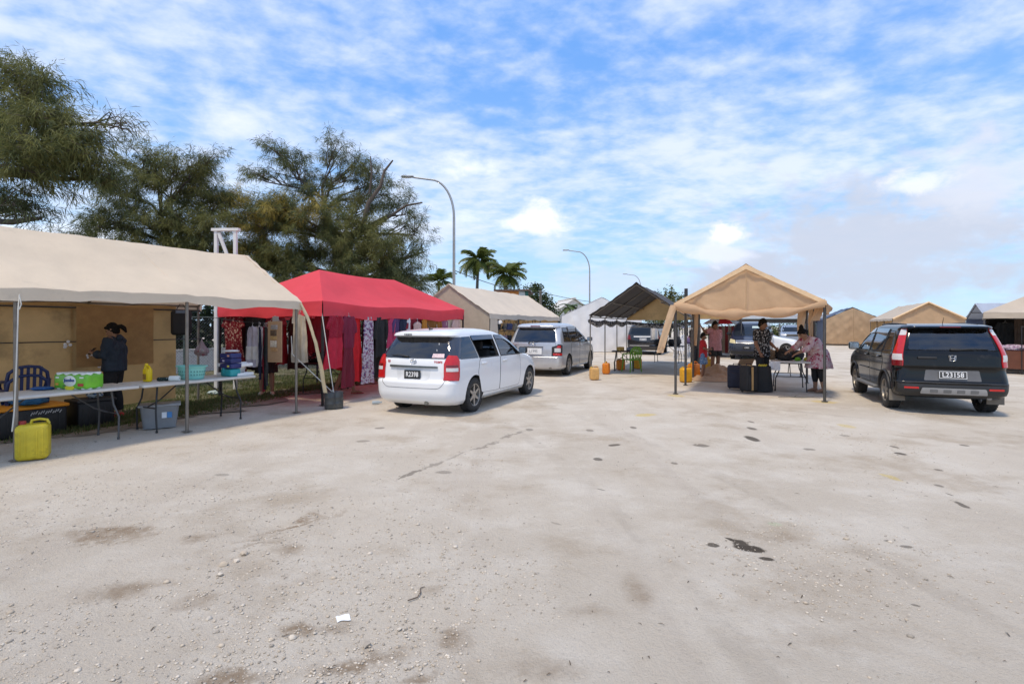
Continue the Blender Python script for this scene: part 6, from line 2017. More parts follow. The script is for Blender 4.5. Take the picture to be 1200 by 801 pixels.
van, S = simple_car('navy_van', 'dark blue people carrier facing the tan tent with yellowed headlamps', tuple(fc - d * L_), tuple(d), K, (.20, 1.84), NAVY, (.85, 3.72), .32,
                    rear=[(-.6, 1.15), (.6, 1.15), (.55, 1.62), (-.55, 1.62)], front=[(-.72, 1.13), (.72, 1.13), (.64, 1.68), (-.64, 1.68)], wins=[[(.5, 1.12), (1.4, 1.12), (1.38, 1.62), (.55, 1.62)], [(1.5, 1.12), (2.4, 1.12), (2.38, 1.62), (1.48, 1.62)], [(2.5, 1.12), (3.5, 1.12), (3.05, 1.55), (2.85, 1.62), (2.48, 1.62)]], cab=(3.42, 1.18))
FP = S.mapper('front')
for sg in (1, -1): patch(FP, rpoly([(sg * .50, .76), (sg * .80, .80), (sg * .80, .99), (sg * .56, .93)], .03), .008, LAMP_YELLOWED, 'headlamp', van, step=.1)
patch(FP, rpoly([(-.48, .78), (.48, .78), (.52, .92), (-.52, .92)], .02), .012, mat('grille_chrome', (.45, .45, .46), .3, metal=.8), 'grille', van, step=.1)
for z_ in (.82, .85, .885): strip(FP, [(-.46, z_), (.46, z_)], .007, .018, PLASTIC_BLK, 'grille_slat', van)
emblem(van, S, .85, 'bar', .06, 'front')
patch(FP, rpoly([(-.72, .28), (.72, .28), (.76, .42), (-.76, .42)], .03), .006, PLASTIC_BLK, 'lower_grille', van, step=.12)
patch(FP, rpoly([(-.84, .5), (.84, .5), (.84, .74), (-.84, .74)], .03), .004, mat('bumper_navy_dull', (.03, .036, .05), .5), 'front_bumper', van, step=.12)
plate(van, S, 'front', .58, .36, .13, 'L7431', PLATE_BLK, INKW, .10, .006)
patch(FP, [(-.42, 1.50), (-.1, 1.50), (-.1, 1.60), (-.40, 1.60)], .008, mat('sunshade_pale', (.45, .55, .52), .6), 'sticker', van, skirt=.002)
for z_, a_ in ((1.17, .3), (1.165, -.3)):
    mb = MB(); q0 = S.front(a_, z_); q1 = S.front(a_ - .42, z_ + .015); mb.tube([q0 + Vector((0, .02, 0)), q1 + Vector((0, .025, 0))], .01, 6); mb.build('wiper', PLASTIC_BLK, van, smooth=60)

# white hatchback behind, nose to the right
KH = [(.20, .14, 4.05, .76, .25, .22, .5, .35, .06, .12), (.30, .03, 4.16, .825, .22, .2, .55, .38, .07, .14), (.55, .0, 4.22, .84, .2, .2, .6, .4, .07, .16), (.72, .03, 4.14, .84, .2, .18, .7, .42, .06, .2), (.85, .06, 3.85, .835, .2, .18, .7, .42, .06, .22), (.94, .09, 3.35, .825, .2, .18, .6, .4, .06, .22),
      (1.0, .12, 3.05, .81, .2, .18, .45, .34, .06, .2), (1.2, .3, 2.62, .74, .22, .18, .4, .28, .06, .18), (1.38, .5, 2.2, .66, .25, .2, .4, .26, .06, .15), (1.44, .65, 2.0, .61, .3, .22, .4, .26, .05, .12), (1.48, .95, 1.7, .48, .3, .2, .3, .2, .03, .06), (1.49, 1.1, 1.5, .25, .15, .12, .15, .12, .01, .02)]
d = Vector((.93, -.37)).normalized(); wh = Vector((15.35, 29.2))
hat, S = simple_car('white_hatchback', 'white hatchback with its nose beyond the dark blue people carrier', tuple(wh - d * 3.36 + Vector((.3, .7))), tuple(d), KH, (.20, 1.49), WHITEPAINT, (.75, 3.36), .30,
                    rear=[(-.58, 1.0), (.58, 1.0), (.5, 1.32), (-.5, 1.32)], front=[(-.66, 1.02), (.66, 1.02), (.56, 1.36), (-.56, 1.36)], wins=[[(.55, .97), (1.35, .96), (1.3, 1.34), (.8, 1.34)], [(1.43, .96), (2.65, .94), (2.2, 1.25), (2.0, 1.34), (1.38, 1.34)]], cab=(2.65, 1.0))
for sg in (1, -1): patch(S.mapper('corner', sg), [(3.35, .66), (4.5, .60), (4.4, .72), (3.5, .80)], .008, LAMP_CLEAR, 'headlamp', hat, step=.1)
strip(S.mapper('corner', 1), [(3.3, .50), (4.6, .50)], .016, .004, PLASTIC_BLK, 'bumper_moulding', hat)

# blue-grey SUV far behind, facing the camera
KS = [(.25, .10, 4.3, .80, .2, .2, .35, .35, .05, .12), (.35, .02, 4.42, .88, .18, .18, .35, .38, .06, .14), (.7, .0, 4.48, .9, .16, .16, .35, .4, .06, .16), (.95, .03, 4.38, .9, .15, .15, .4, .42, .05, .18), (1.05, .05, 4.0, .89, .15, .15, .4, .42, .05, .2), (1.12, .06, 3.3, .88, .15, .15, .35, .36, .05, .2), (1.4, .14, 2.95, .81, .16, .15, .3, .3, .05, .18), (1.6, .22, 2.6, .74, .2, .16, .3, .28, .05, .15), (1.68, .4, 2.3, .68, .25, .2, .35, .28, .05, .12), (1.72, .9, 1.8, .4, .2, .15, .2, .15, .01, .02)]
d = Vector((-.45, -.893)); fc = Vector((22.9, 42.5))
suv2, S = simple_car('blue_grey_suv', 'pale blue grey SUV parked before the green hedge', tuple(fc - d * 4.48), tuple(d), KS, (.25, 1.72), mat('car_paint_bluegrey', (.30, .35, .42), .3, metal=.4, coat=.6), (.85, 3.5), .35,
                     front=[(-.75, 1.14), (.75, 1.14), (.66, 1.60), (-.66, 1.60)], wins=[[(.5, 1.15), (1.4, 1.15), (1.38, 1.55), (.6, 1.55)], [(1.5, 1.15), (2.95, 1.13), (2.5, 1.5), (2.3, 1.56), (1.48, 1.56)]], cab=(2.9, 1.18))
FP = S.mapper('front')
for sg in (1, -1): patch(FP, rpoly([(sg * .5, .82), (sg * .82, .85), (sg * .82, .98), (sg * .55, .95)], .03), .008, LAMP_CLEAR, 'headlamp', suv2, step=.15)
patch(FP, rpoly([(-.45, .75), (.45, .75), (.45, .95), (-.45, .95)], .02), .01, PLASTIC_BLK, 'grille', suv2, step=.15)

# dark SUV seen from behind, past the charcoal tent
d = Vector((.39, .92)); rc = Vector((7.35, 29.2))
suv3, S = simple_car('dark_suv', 'dark SUV with pale rear garnish seen under the charcoal tent', tuple(rc), tuple(d), KS, (.25, 1.72), mat('car_paint_midnight', (.012, .013, .018), .2, coat=.8), (.85, 3.5), .35,
                     rear=[(-.7, 1.15), (.7, 1.15), (.62, 1.58), (-.62, 1.58)], front=[(-.75, 1.14), (.75, 1.14), (.66, 1.60), (-.66, 1.60)], wins=[[(.5, 1.15), (1.4, 1.15), (1.38, 1.55), (.6, 1.55)], [(1.5, 1.15), (2.95, 1.13), (2.5, 1.5), (2.3, 1.56), (1.48, 1.56)]], cab=(2.9, 1.18))
RP = S.mapper('rear')
patch(RP, rpoly([(-.52, .98), (.52, .98), (.52, 1.04), (-.52, 1.04)], .01), .02, INKW, 'rear_garnish', suv3, step=.15, skirt=.02)
plate(suv3, S, 'rear', .86, .40, .16, 'L 6604', mat('plate_dull', (.30, .31, .33), .5), INKW, .12, .006)
strip(RP, [(-.75, .50), (.75, .50)], .03, .01, mat('bumper_grey_strip', (.2, .2, .21), .5), 'bumper_strip', suv3)
for sg in (1, -1): patch(S.mapper('corner', sg), [(.9, .85), (1.7, .85), (1.6, 1.1), (1.0, 1.1)], .012, LAMP_DKRED, 'tail_lamp', suv3, step=.15)
# ================================================================ PEOPLE
def ring_tube(mb, pts, radii, side=(1, 0, 0), seg=14, round0=True, round1=True):
    """closed tube of elliptical rings; radii: (a along side, b across)"""
    P = [Vector(p) for p in pts]; A = []
    for r in radii: A.append((r, r) if isinstance(r, (int, float)) else r)
    rings = []
    n = len(P)
    for i in range(n):
        t = (P[min(i + 1, n - 1)] - P[max(i - 1, 0)]).normalized()
        s = Vector(side); s = s - t * s.dot(t)
        if s.length < 1e-4: s = t.orthogonal()
        s.normalize(); b = t.cross(s)
        rings.append((P[i], t, s, b, A[i]))
    full = []
    if round0:
        p, t, s, b, (ra, rb) = rings[0]; rm = min(ra, rb)
        for k in (80, 50, 25): full.append((p - t * rm * math.sin(R(k)), s, b, ra * math.cos(R(k)), rb * math.cos(R(k))))
    for p, t, s, b, (ra, rb) in rings: full.append((p, s, b, ra, rb))
    if round1:
        p, t, s, b, (ra, rb) = rings[-1]; rm = min(ra, rb)
        for k in (25, 50, 80): full.append((p + t * rm * math.sin(R(k)), s, b, ra * math.cos(R(k)), rb * math.cos(R(k))))
    V, F = [], []
    for (p, s, b, ra, rb) in full:
        for k in range(seg):
            a = 2 * math.pi * k / seg; V.append(p + s * ra * math.cos(a) + b * rb * math.sin(a))
    m = len(full)
    for i in range(m - 1):
        for k in range(seg):
            a = i * seg + k; c = i * seg + (k + 1) % seg; F.append((a, c, c + seg, a + seg))
    F.append(tuple(range(seg))[::-1]); F.append(tuple(range((m - 1) * seg, m * seg)))
    mb.add(V, F)


def fuse(mb, m, name, parent, voxel=.011, smooth_it=2, fold=0.0, fscale=9.0, seed=0):
    """melt overlapping pieces into one continuous skin"""
    o = mb.build(name, m)
    md = o.modifiers.new('r', 'REMESH'); md.mode = 'VOXEL'; md.voxel_size = voxel
    ms = o.modifiers.new('s', 'SMOOTH'); ms.factor = .5; ms.iterations = smooth_it
    dg = bpy.context.evaluated_depsgraph_get(); dg.update()
    me = bpy.data.meshes.new_from_object(o.evaluated_get(dg))
    od = o.data; bpy.data.objects.remove(o); bpy.data.meshes.remove(od)
    if fold:
        me.update()
        nrm = [v.normal.copy() for v in me.vertices]
        for v, n_ in zip(me.vertices, nrm):
            q = v.co
            v.co = q + n_ * fold * (fbm(q.x * fscale, q.y * fscale + seed, q.z * fscale * .45, 3))
    me.materials.clear(); me.materials.append(m)
    me.polygons.foreach_set('use_smooth', [True] * len(me.polygons)); me.update()
    return link(name, me, parent)


def hand(mb, wrist, direction, palm_n, k=1.0, curl=.35, sg=1):
    """palm, four fingers and a thumb"""
    d = Vector(direction).normalized(); n = Vector(palm_n); n = (n - d * n.dot(d)).normalized(); s = d.cross(n) * sg
    w = Vector(wrist)
    kn = w + d * .088 * k
    ring_tube(mb, [w, w + d * .03 * k, w + d * .06 * k, kn], [(.026 * k, .020 * k), (.036 * k, .019 * k), (.041 * k, .017 * k), (.040 * k, .014 * k)], s, 10)
    for i, (off, ln) in enumerate(((-.030, .070), (-.010, .080), (.010, .075), (.029, .058))):
        p0 = kn + s * off * k - d * .01 * k
        a1, a2 = curl * .7, curl * 1.7
        d1 = (d * math.cos(a1) + n * math.sin(a1)); d2 = (d * math.cos(a2) + n * math.sin(a2))
        p1 = p0 + d1 * ln * .5 * k; p2 = p1 + d2 * ln * .5 * k
        ring_tube(mb, [p0, p1, p2], [.0092 * k, .0088 * k, .0075 * k], s, 8)
    t0 = w + d * .03 * k - s * .030 * k
    ring_tube(mb, [t0, t0 + (d * .5 - s * .75 + n * .3).normalized() * .035 * k, t0 + (d * .5 - s * .75 + n * .3).normalized() * .035 * k + (d * .9 - s * .3 + n * .4).normalized() * .03 * k], [.013 * k, .0105 * k, .009 * k], n, 8)


def person(label, loc, rotz, H, J, skin, top, bottom, shoes, hair, build=1.0, group=None, look=(0, 0)):
    """faces local -Y. J overrides joint positions (metres for a 1.70 m figure, scaled by H/1.7)."""
    k = H / 1.70
    D = dict(pelvis=(0, 0, .95), waist=(0, 0, 1.06), chest=(0, .0, 1.27), neck=(0, .015, 1.45), head=(0, -.01, 1.585),
             shR=(-.175, .01, 1.40), shL=(.175, .01, 1.40), elR=(-.23, .02, 1.13), elL=(.23, .02, 1.13), wrR=(-.24, -.05, .88), wrL=(.24, -.05, .88),
             hipR=(-.09, 0, .92), hipL=(.09, 0, .92), knR=(-.10, -.02, .50), knL=(.10, -.02, .50), anR=(-.10, .03, .085), anL=(.10, .03, .085),
             toeR=(-.12, -.16, .035), toeL=(.12, -.16, .035), palmR=(.3, 0, 0), palmL=(-.3, 0, 0), curl=.5)
    D.update(J)
    P = {q: Vector(v) * k for q, v in D.items() if q not in ('curl', 'palmR', 'palmL')}
    root = thing('person', label, 'person', loc, rotz, group)
    b = build
    mb = MB()
    sp = (P['shL'] - P['shR']).normalized()
    # torso
    ring_tube(mb, [P['pelvis'] - Vector((0, 0, .06 * k)), P['pelvis'], P['waist'], P['chest'], P['chest'].lerp(P['neck'], .55), P['neck'] - Vector((0, 0, .02 * k))],
              [(.15 * k * b, .11 * k * b), (.165 * k * b, .12 * k * b), (.14 * k * b, .105 * k * b), (.16 * k * b, .115 * k * b), (.15 * k, .09 * k), (.07 * k, .06 * k)], sp, 18)
    ring_tube(mb, [P['neck'] - Vector((0, 0, .05 * k)), P['neck'].lerp(P['head'], .6)], [.056 * k, .052 * k], sp, 12)
    hd = P['head']; up = (hd - P['neck']).normalized()
    yaw, pitch = look
    f = Matrix.Rotation(yaw, 3, 'Z') @ Matrix.Rotation(pitch, 3, 'X') @ Vector((0, -1, 0))
    side = f.cross(Vector((0, 0, 1))).normalized(); hu = side.cross(f).normalized()

    def hp(a, c, e): return hd + (side * a + f * c + hu * e) * k
    # skull, jaw, nose, ears
    ring_tube(mb, [hp(0, -.005, -.05), hp(0, -.01, 0), hp(0, -.012, .055)], [(.070 * k, .080 * k), (.078 * k, .095 * k), (.070 * k, .085 * k)], side, 16)
    ring_tube(mb, [hp(0, .035, -.085), hp(0, .03, -.04)], [(.042 * k, .040 * k), (.060 * k, .055 * k)], side, 12)
    ring_tube(mb, [hp(0, .088, .012), hp(0, .108, -.028)], [.009 * k, .015 * k], side, 8)
    ring_tube(mb, [hp(0, .078, -.062), hp(0, .082, -.056)], [(.024 * k, .010 * k)] * 2, side, 8)
    for sgn in (-1, 1): ring_tube(mb, [hp(sgn * .080, -.01, -.035), hp(sgn * .084, -.015, .015)], [(.010 * k, .016 * k), (.012 * k, .022 * k)], side, 8)
    for q in 'RL':
        sgn = -1 if q == 'R' else 1
        ring_tube(mb, [P['sh' + q], P['sh' + q].lerp(P['el' + q], .45), P['el' + q], P['el' + q].lerp(P['wr' + q], .3), P['wr' + q]], [.058 * k * b, .047 * k * b, .038 * k * b, .040 * k * b, .026 * k], (0, 1, 0), 12)
        hand(mb, P['wr' + q], P['wr' + q] - P['el' + q], D['palm' + q], k, D['curl'], sgn)
        ring_tube(mb, [P['hip' + q], P['hip' + q].lerp(P['kn' + q], .4), P['kn' + q], P['kn' + q].lerp(P['an' + q], .3), P['an' + q]], [.088 * k * b, .076 * k * b, .054 * k * b, .056 * k * b, .036 * k], (1, 0, 0), 14)
        an, to = P['an' + q], P['toe' + q]
        back = (an - to); back.z = 0; back.normalize()
        ring_tube(mb, [an + back * .035 * k + Vector((0, 0, -.045 * k)), an + Vector((0, 0, -.03 * k)), an.lerp(to, .6) + Vector((0, 0, -.006)), to], [(.030 * k, .034 * k), (.036 * k, .045 * k), (.043 * k, .030 * k), (.038 * k, .020 * k)], (1, 0, 0), 12)
    body = fuse(mb, skin, 'body', root, .0098, 2)
    # eyes, brows, lips
    ek = MB()
    for sgn in (-1, 1): ek.lathe([(.001, -.006), (.009, -.002), (.011, 0), (.009, .003), (.001, .006)], 8, 'Z', c=hp(sgn * .033, .079, .012))
    ek.build('eyes', mat('eye_dark', (.02, .015, .012), .2), root, smooth=60)
    bk = MB()
    for sgn in (-1, 1): bk.tube([hp(sgn * .016, .085, .030), hp(sgn * .035, .083, .036), hp(sgn * .050, .070, .030)], [.004, .005, .003], 5)
    bk.build('eyebrows', mat('hair_black', (.012, .010, .009), .5), root, smooth=60)
    lp = MB(); lp.tube([hp(-.022, .076, -.060), hp(0, .092, -.058), hp(.022, .076, -.060)], [.004, .008, .004], 6); lp.build('lips', mat('lip_brown', (.22, .09, .075), .5), root, smooth=60)
    # hair
    hb = MB(); style, hcol = hair
    ring_tube(hb, [hp(0, -.045, -.03), hp(0, -.035, .02), hp(0, -.022, .070)], [(.080 * k, .070 * k), (.087 * k, .092 * k), (.078 * k, .088 * k)], side, 16)
    ring_tube(hb, [hp(-.05, .052, .075), hp(.05, .052, .075)], [.028 * k, .028 * k], hu, 10)
    for sgn in (-1, 1): ring_tube(hb, [hp(sgn * .074, -.02, -.02), hp(sgn * .074, .02, .05)], [(.016 * k, .03 * k)] * 2, f, 8)
    if style == 'ponytail':
        ring_tube(hb, [hp(0, -.10, .03), hp(0, -.16, .015), hp(0, -.19, -.04), hp(0, -.19, -.11)], [.032 * k, .042 * k, .04 * k, .018 * k], side, 10)
    elif style == 'bun':
        ring_tube(hb, [hp(0, -.05, .10), hp(0, -.085, .155), hp(.0, -.11, .18)], [.05 * k, .052 * k, .03 * k], side, 12)
        ring_tube(hb, [hp(0, -.11, .0), hp(0, -.13, -.04)], [.04 * k, .03 * k], side, 10)
    elif style == 'short':
        ring_tube(hb, [hp(0, -.01, .09), hp(0, -.01, .115)], [(.055 * k, .065 * k), (.045 * k, .055 * k)], side, 12)
    fuse(hb, hcol, 'hair', root, .010, 1, .006, 22, 3)
    # clothes
    e = .014 * k
    if top:
        kind_, m_top, sl, zhem = top[:4]
        tb = MB()
        if kind_ in ('shirt', 'jacket'):
            ex = e if kind_ == 'shirt' else e * 2.0
            low = P['pelvis'] + (P['pelvis'] - P['waist']).normalized() * (zhem * k)
            ring_tube(tb, [low, P['pelvis'], P['waist'], P['chest'], P['chest'].lerp(P['neck'], .55), P['neck'] - Vector((0, 0, .01 * k))],
                      [(.185 * k * b + ex, .135 * k * b + ex), (.178 * k * b + ex, .130 * k * b + ex), (.160 * k * b + ex, .122 * k * b + ex), (.172 * k * b + ex, .125 * k * b + ex), (.165 * k + ex * .6, .10 * k + ex * .6), (.075 * k + ex * .3, .068 * k + ex * .3)], sp, 20, round0=False, round1=False)
        elif kind_ == 'dress':
            fl = top[4]
            low = P['pelvis'] + Vector((0, 0, -zhem * k)); mid_ = P['pelvis'].lerp(low, .45)
            ring_tube(tb, [low, mid_, P['pelvis'], P['waist'], P['chest'], P['chest'].lerp(P['neck'], .55), P['neck'] - Vector((0, 0, .01 * k))],
                      [((.20 + fl) * k * b, (.17 + fl) * k * b), ((.195 + fl * .6) * k * b, (.165 + fl * .5) * k * b), (.19 * k * b + e, .155 * k * b + e), (.168 * k * b + e, .13 * k * b + e), (.178 * k * b + e, .14 * k * b + e), (.165 * k + e, .10 * k + e), (.078 * k, .07 * k)], sp, 22, round0=False, round1=False)
        for q in 'RL':
            S0, E0, W0 = P['sh' + q], P['el' + q], P['wr' + q]
            ex = e if kind_ != 'jacket' else e * 1.6
            pts = [S0.lerp(P['neck'], .35), S0]
            rr = [.06 * k, .070 * k * b + ex]
            if sl <= 1: pts += [S0.lerp(E0, sl * .5), S0.lerp(E0, sl)]; rr += [.060 * k * b + ex, .058 * k * b + ex * 1.3]
            else:
                t = sl - 1; pts += [S0.lerp(E0, .5), E0, E0.lerp(W0, t * .6), E0.lerp(W0, t)]; rr += [.055 * k * b + ex, .046 * k * b + ex, .045 * k * b + ex, .036 * k + ex * 1.2]
            ring_tube(tb, pts, rr, (0, 1, 0), 12, round1=False)
        nm = {'shirt': 'shirt', 'jacket': 'jacket', 'dress': 'dress'}[kind_]
        tp = fuse(tb, m_top, nm, root, .0115, 1, .012 if kind_ != 'jacket' else .016, 11, loc[0])
        if kind_ == 'jacket':
            cb = MB(); nk = P['neck']
            ring_tube(cb, [nk + Vector((0, .05, -.05)) * k, nk + Vector((0, .085, .005)) * k, nk + Vector((0, .07, .03)) * k], [(.10 * k, .05 * k), (.10 * k, .05 * k), (.07 * k, .03 * k)], sp, 12)
            fuse(cb, m_top, 'hood', tp, .012, 2)
    if bottom:
        kind_, m_b, ln = bottom[:3]
        tb = MB()
        ring_tube(tb, [P['pelvis'] - Vector((0, 0, .08 * k)), P['pelvis'], P['waist'] - Vector((0, 0, .01))], [(.165 * k * b + e * .6, .122 * k * b + e * .6), (.172 * k * b + e * .5, .126 * k * b + e * .5), (.148 * k * b + e * .4, .112 * k * b + e * .4)], sp, 18, round1=False)
        wide = bottom[3] if len(bottom) > 3 else .0
        for q in 'RL':
            Hh, Kk, Aa = P['hip' + q], P['kn' + q], P['an' + q]
            if ln <= 1:
                pts = [Hh, Hh.lerp(Kk, ln * .5), Hh.lerp(Kk, ln)]; rr = [.095 * k * b + e, .088 * k * b + e + wide * .5, .082 * k * b + e + wide]
            else:
                t = ln - 1; pts = [Hh, Hh.lerp(Kk, .5), Kk, Kk.lerp(Aa, t * .5), Kk.lerp(Aa, t)]; rr = [.094 * k * b + e * .6, .082 * k * b + e * .5, .060 * k * b + e * .8, .060 * k * b + e * .6 + wide * .5, .042 * k + e * .8 + wide]
            ring_tube(tb, pts, rr, (1, 0, 0), 14, round1=False)
        fuse(tb, m_b, kind_, root, .0115, 1, .009, 12, loc[1])
    if shoes:
        kind_, m_s = shoes
        for q in 'RL':
            an, to = P['an' + q], P['toe' + q]; back = (an - to); back.z = 0; back.normalize(); z0 = Vector((0, 0, 1))
            hl = an + back * .045 * k; hl.z = max(.03 * k, an.z - .05 * k)
            sb = MB()
            if kind_ == 'shoe':
                ring_tube(sb, [hl, (hl + to) / 2 + z0 * .018 * k, to - back * .01], [(.042 * k, .045 * k), (.049 * k, .045 * k), (.045 * k, .032 * k)], (1, 0, 0), 12)
                fuse(sb, m_s, 'shoe', root, .010, 1)
            else:
                hb_ = Vector((hl.x, hl.y, max(.0, to.z - .033 * k))); tb_ = Vector((to.x, to.y, hb_.z)) - back * .02
                mb2 = MB(); mid_ = (hb_ + tb_) / 2; L2 = (tb_ - hb_).length + .05
                mb2.rbox(mid_ + z0 * .010, (.090 * k, L2, .018), .008, Matrix.Rotation(math.atan2(-back.x, back.y) + 0, 3, 'Z'))
                mb2.tube([mid_ + Vector((-.045 * k, 0, .02)), mid_ - back * .03 * k + Vector((0, 0, .075 * k)), mid_ + Vector((.045 * k, 0, .02))], .010, 6)
                mb2.build('sandal', m_s, root, smooth=50)
    return root


SKIN = mat('skin_brown', (.245, .125, .075), .55, var=.08, vscale=5, spec=.35)
SKIN2 = mat('skin_tan', (.32, .175, .11), .55, var=.08, vscale=5, spec=.35)
HAIRM = mat('hair_soft_black', (.010, .008, .007), .8, spec=.15)


def LW(u_, w_, z_=0.0):
    """point in the left tent's own frame: distance along the tables, distance back from the front poles"""
    return (-4.0 + .481 * u_ - .876 * w_, 9.66 + .876 * u_ + .481 * w_, z_)


# woman in navy jacket reading her phone, seen from her left, facing left/camera
gx, gy = G(134, 489)
person('woman in navy jacket with ponytail looking at a phone behind the trestle table', (gx, gy, .004), R(-80), 1.64,
       dict(elR=(-.20, -.06, 1.12), elL=(.20, -.06, 1.12), wrR=(-.07, -.26, 1.14), wrL=(.08, -.27, 1.16), palmR=(0, -.1, 1), palmL=(0, -.1, 1), curl=.9, head=(0, -.035, 1.575), knL=(.10, -.04, .5), anL=(.11, -.02, .085), toeL=(.12, -.21, .035)),
       SKIN2, ('jacket', mat('jacket_navy', (.012, .022, .038), .75, var=.25, vscale=9, bump=.2), 1.92, .10), ('trousers', mat('trousers_black', (.012, .012, .014), .85), 1.9, .015), ('shoe', mat('shoe_red', (.55, .04, .035), .5)), ('ponytail', HAIRM), 1.16, look=(.05, .42))
ph = MB(); ph.rbox((0, 0, 0), (.075, .15, .011), .005)
a = R(-80); ca, sa = math.cos(a), math.sin(a); lx, ly = 0.0, -.345
pho = ph.build('phone', mat('phone_black', (.015, .015, .017), .2), None, smooth=50, loc=(gx + lx * ca - ly * sa, gy + lx * sa + ly * ca, 1.165), rotz=a)
pho.rotation_euler = (R(50), 0, a); tag(pho, 'dark mobile phone held by the woman in navy jacket', 'phone')

# man in black and white floral shirt, behind the suitcases
gx, gy = (893 - 600) / FPX * 13.35, 13.35
SHIRT_BW = pattern('shirt_black_white_floral', (.013, .013, .015), [(.50, .50, .50), (.20, .20, .21)], 17, thr=.27, dist=.7)
person('man in black and white floral shirt standing behind the suitcases', (gx, gy, 0), R(-32) + R(60), 1.77,
       dict(elR=(-.235, .0, 1.12), wrR=(-.225, -.11, .89), elL=(.24, -.03, 1.13), wrL=(.21, -.22, 1.0), palmR=(1, 0, 0), palmL=(-1, 0, 0), curl=.8, head=(0, -.03, 1.58)),
       SKIN, ('shirt', SHIRT_BW, .8, .16), ('trousers', mat('trousers_charcoal', (.02, .02, .022), .85), 1.85, .02), ('shoe', mat('shoe_black', (.015, .015, .015), .6)), ('short', HAIRM), 1.12, look=(.35, .25))

# woman in pink floral dress bending over the table
gx, gy = G(955, 459)
FLORAL_PINK = pattern('dress_pink_floral', (.62, .43, .44), [(.30, .035, .075), (.52, .17, .22), (.70, .58, .57)], 7.5, thr=.30, dist=.55)
person('woman in pink floral tunic bending over the folding table', (gx, gy, 0), R(-90) + R(8), 1.68,
       dict(pelvis=(0, .10, .93), waist=(0, .02, 1.05), chest=(0, -.10, 1.20), neck=(0, -.24, 1.335), head=(0, -.33, 1.43), shR=(-.18, -.17, 1.29), shL=(.18, -.17, 1.29), elR=(-.19, -.37, 1.10), elL=(.20, -.36, 1.08), wrR=(-.14, -.60, 1.00), wrL=(.14, -.58, .96),
            hipR=(-.09, .10, .90), hipL=(.09, .10, .90), knR=(-.10, .08, .50), knL=(.10, .10, .50), anR=(-.11, .10, .085), anL=(.11, .14, .085), toeR=(-.12, -.08, .035), toeL=(.12, -.04, .035), palmR=(0, 0, -1), palmL=(0, 0, -1), curl=.3),
       SKIN2, ('dress', FLORAL_PINK, 1.55, .34, .06), ('leggings', mat('leggings_black', (.012, .012, .013), .8), 1.62), ('sandal', mat('sandal_tan', (.22, .12, .07), .7)), ('bun', HAIRM), 1.30, look=(.0, .75))

# boy in red shirt
gx, gy = G(824, 444)
person('boy in red shirt and blue shorts beside the yellow jerrycans', (gx, gy, 0), R(150) - R(90), 1.38,
       dict(elR=(-.22, -.08, 1.13), wrR=(-.10, -.24, 1.12), elL=(.22, -.02, 1.12), wrL=(.20, -.16, 1.0), curl=.6),
       SKIN, ('shirt', mat('tshirt_red', (.42, .012, .016), .8, var=.1), .75, .13), ('shorts', pattern('shorts_blue_pattern', (.16, .26, .42), [(.42, .5, .6), (.05, .1, .25)], 14, thr=.25), .85, .03), ('sandal', mat('sandal_dark', (.03, .025, .02), .8)), ('short', HAIRM), .98, look=(-.2, .2))

# adult in pink shirt, one hand on the tent pole
gx, gy = G(838, 439)
person('person in faded pink shirt and black shorts leaning a hand on a pole', (gx, gy, 0), R(15), 1.74,
       dict(elR=(-.36, .0, 1.36), wrR=(-.52, -.05, 1.52), shR=(-.18, .01, 1.42), elL=(.22, .05, 1.13), wrL=(.18, .0, .9), palmR=(-1, 0, 0), curl=1.0),
       SKIN, ('shirt', mat('shirt_faded_pink', (.42, .20, .22), .85, var=.25, vscale=18), .85, .17), ('shorts', mat('shorts_black', (.014, .014, .015), .85), .75, .03), ('sandal', mat('sandal_dark', (.03, .025, .02), .8)), ('short', HAIRM), 1.12, look=(.1, .1))

# person in dark clothes further inside
gx, gy = G(814, 433)
person('person in dark clothing behind the boy in the red shirt', (gx, gy, 0), R(40), 1.72, dict(curl=.5, wrL=(.12, -.2, 1.0)), SKIN, ('shirt', mat('shirt_charcoal', (.03, .03, .034), .85, var=.2), .8, .12), ('trousers', mat('trousers_charcoal', (.02, .02, .022), .85), 1.9, .01), ('shoe', mat('shoe_black', (.015, .015, .015), .6)), ('short', HAIRM), 1.0)

# two women among the hanging clothes: legs show below the garments
gx, gy = G(312, 463)
person('woman half hidden behind the hanging white dress with pale shoes', (gx, gy, .004), R(20), 1.62, dict(anR=(-.11, .06, .085), toeR=(-.13, -.13, .035), curl=.5, anL=(.13, -.0, .085), toeL=(.16, -.19, .035), knL=(.12, -.03, .5)), SKIN2, ('shirt', mat('top_black', (.014, .013, .014), .85), .8, .06), ('skirt_shorts', mat('skirt_black', (.016, .015, .016), .9), .9, .05), ('shoe', mat('shoe_cream', (.60, .55, .40), .7)), ('bun', HAIRM), 1.15)
gx, gy = G(404, 461)
person('woman stepping behind the red sequinned dress in a red skirt and sandals', (gx, gy, 0), R(110), 1.66,
       dict(knR=(-.09, -.14, .52), anR=(-.10, -.20, .085), toeR=(-.10, -.39, .035), knL=(.10, .05, .50), anL=(.10, .22, .10), toeL=(.10, .06, .03), curl=.5), SKIN2, ('shirt', mat('top_red', (.40, .012, .018), .8), .8, .05), ('skirt_shorts', mat('skirt_red', (.45, .012, .014), .8), .85, .07), ('sandal', mat('sandal_red', (.35, .04, .04), .7)), ('bun', HAIRM), 1.1)
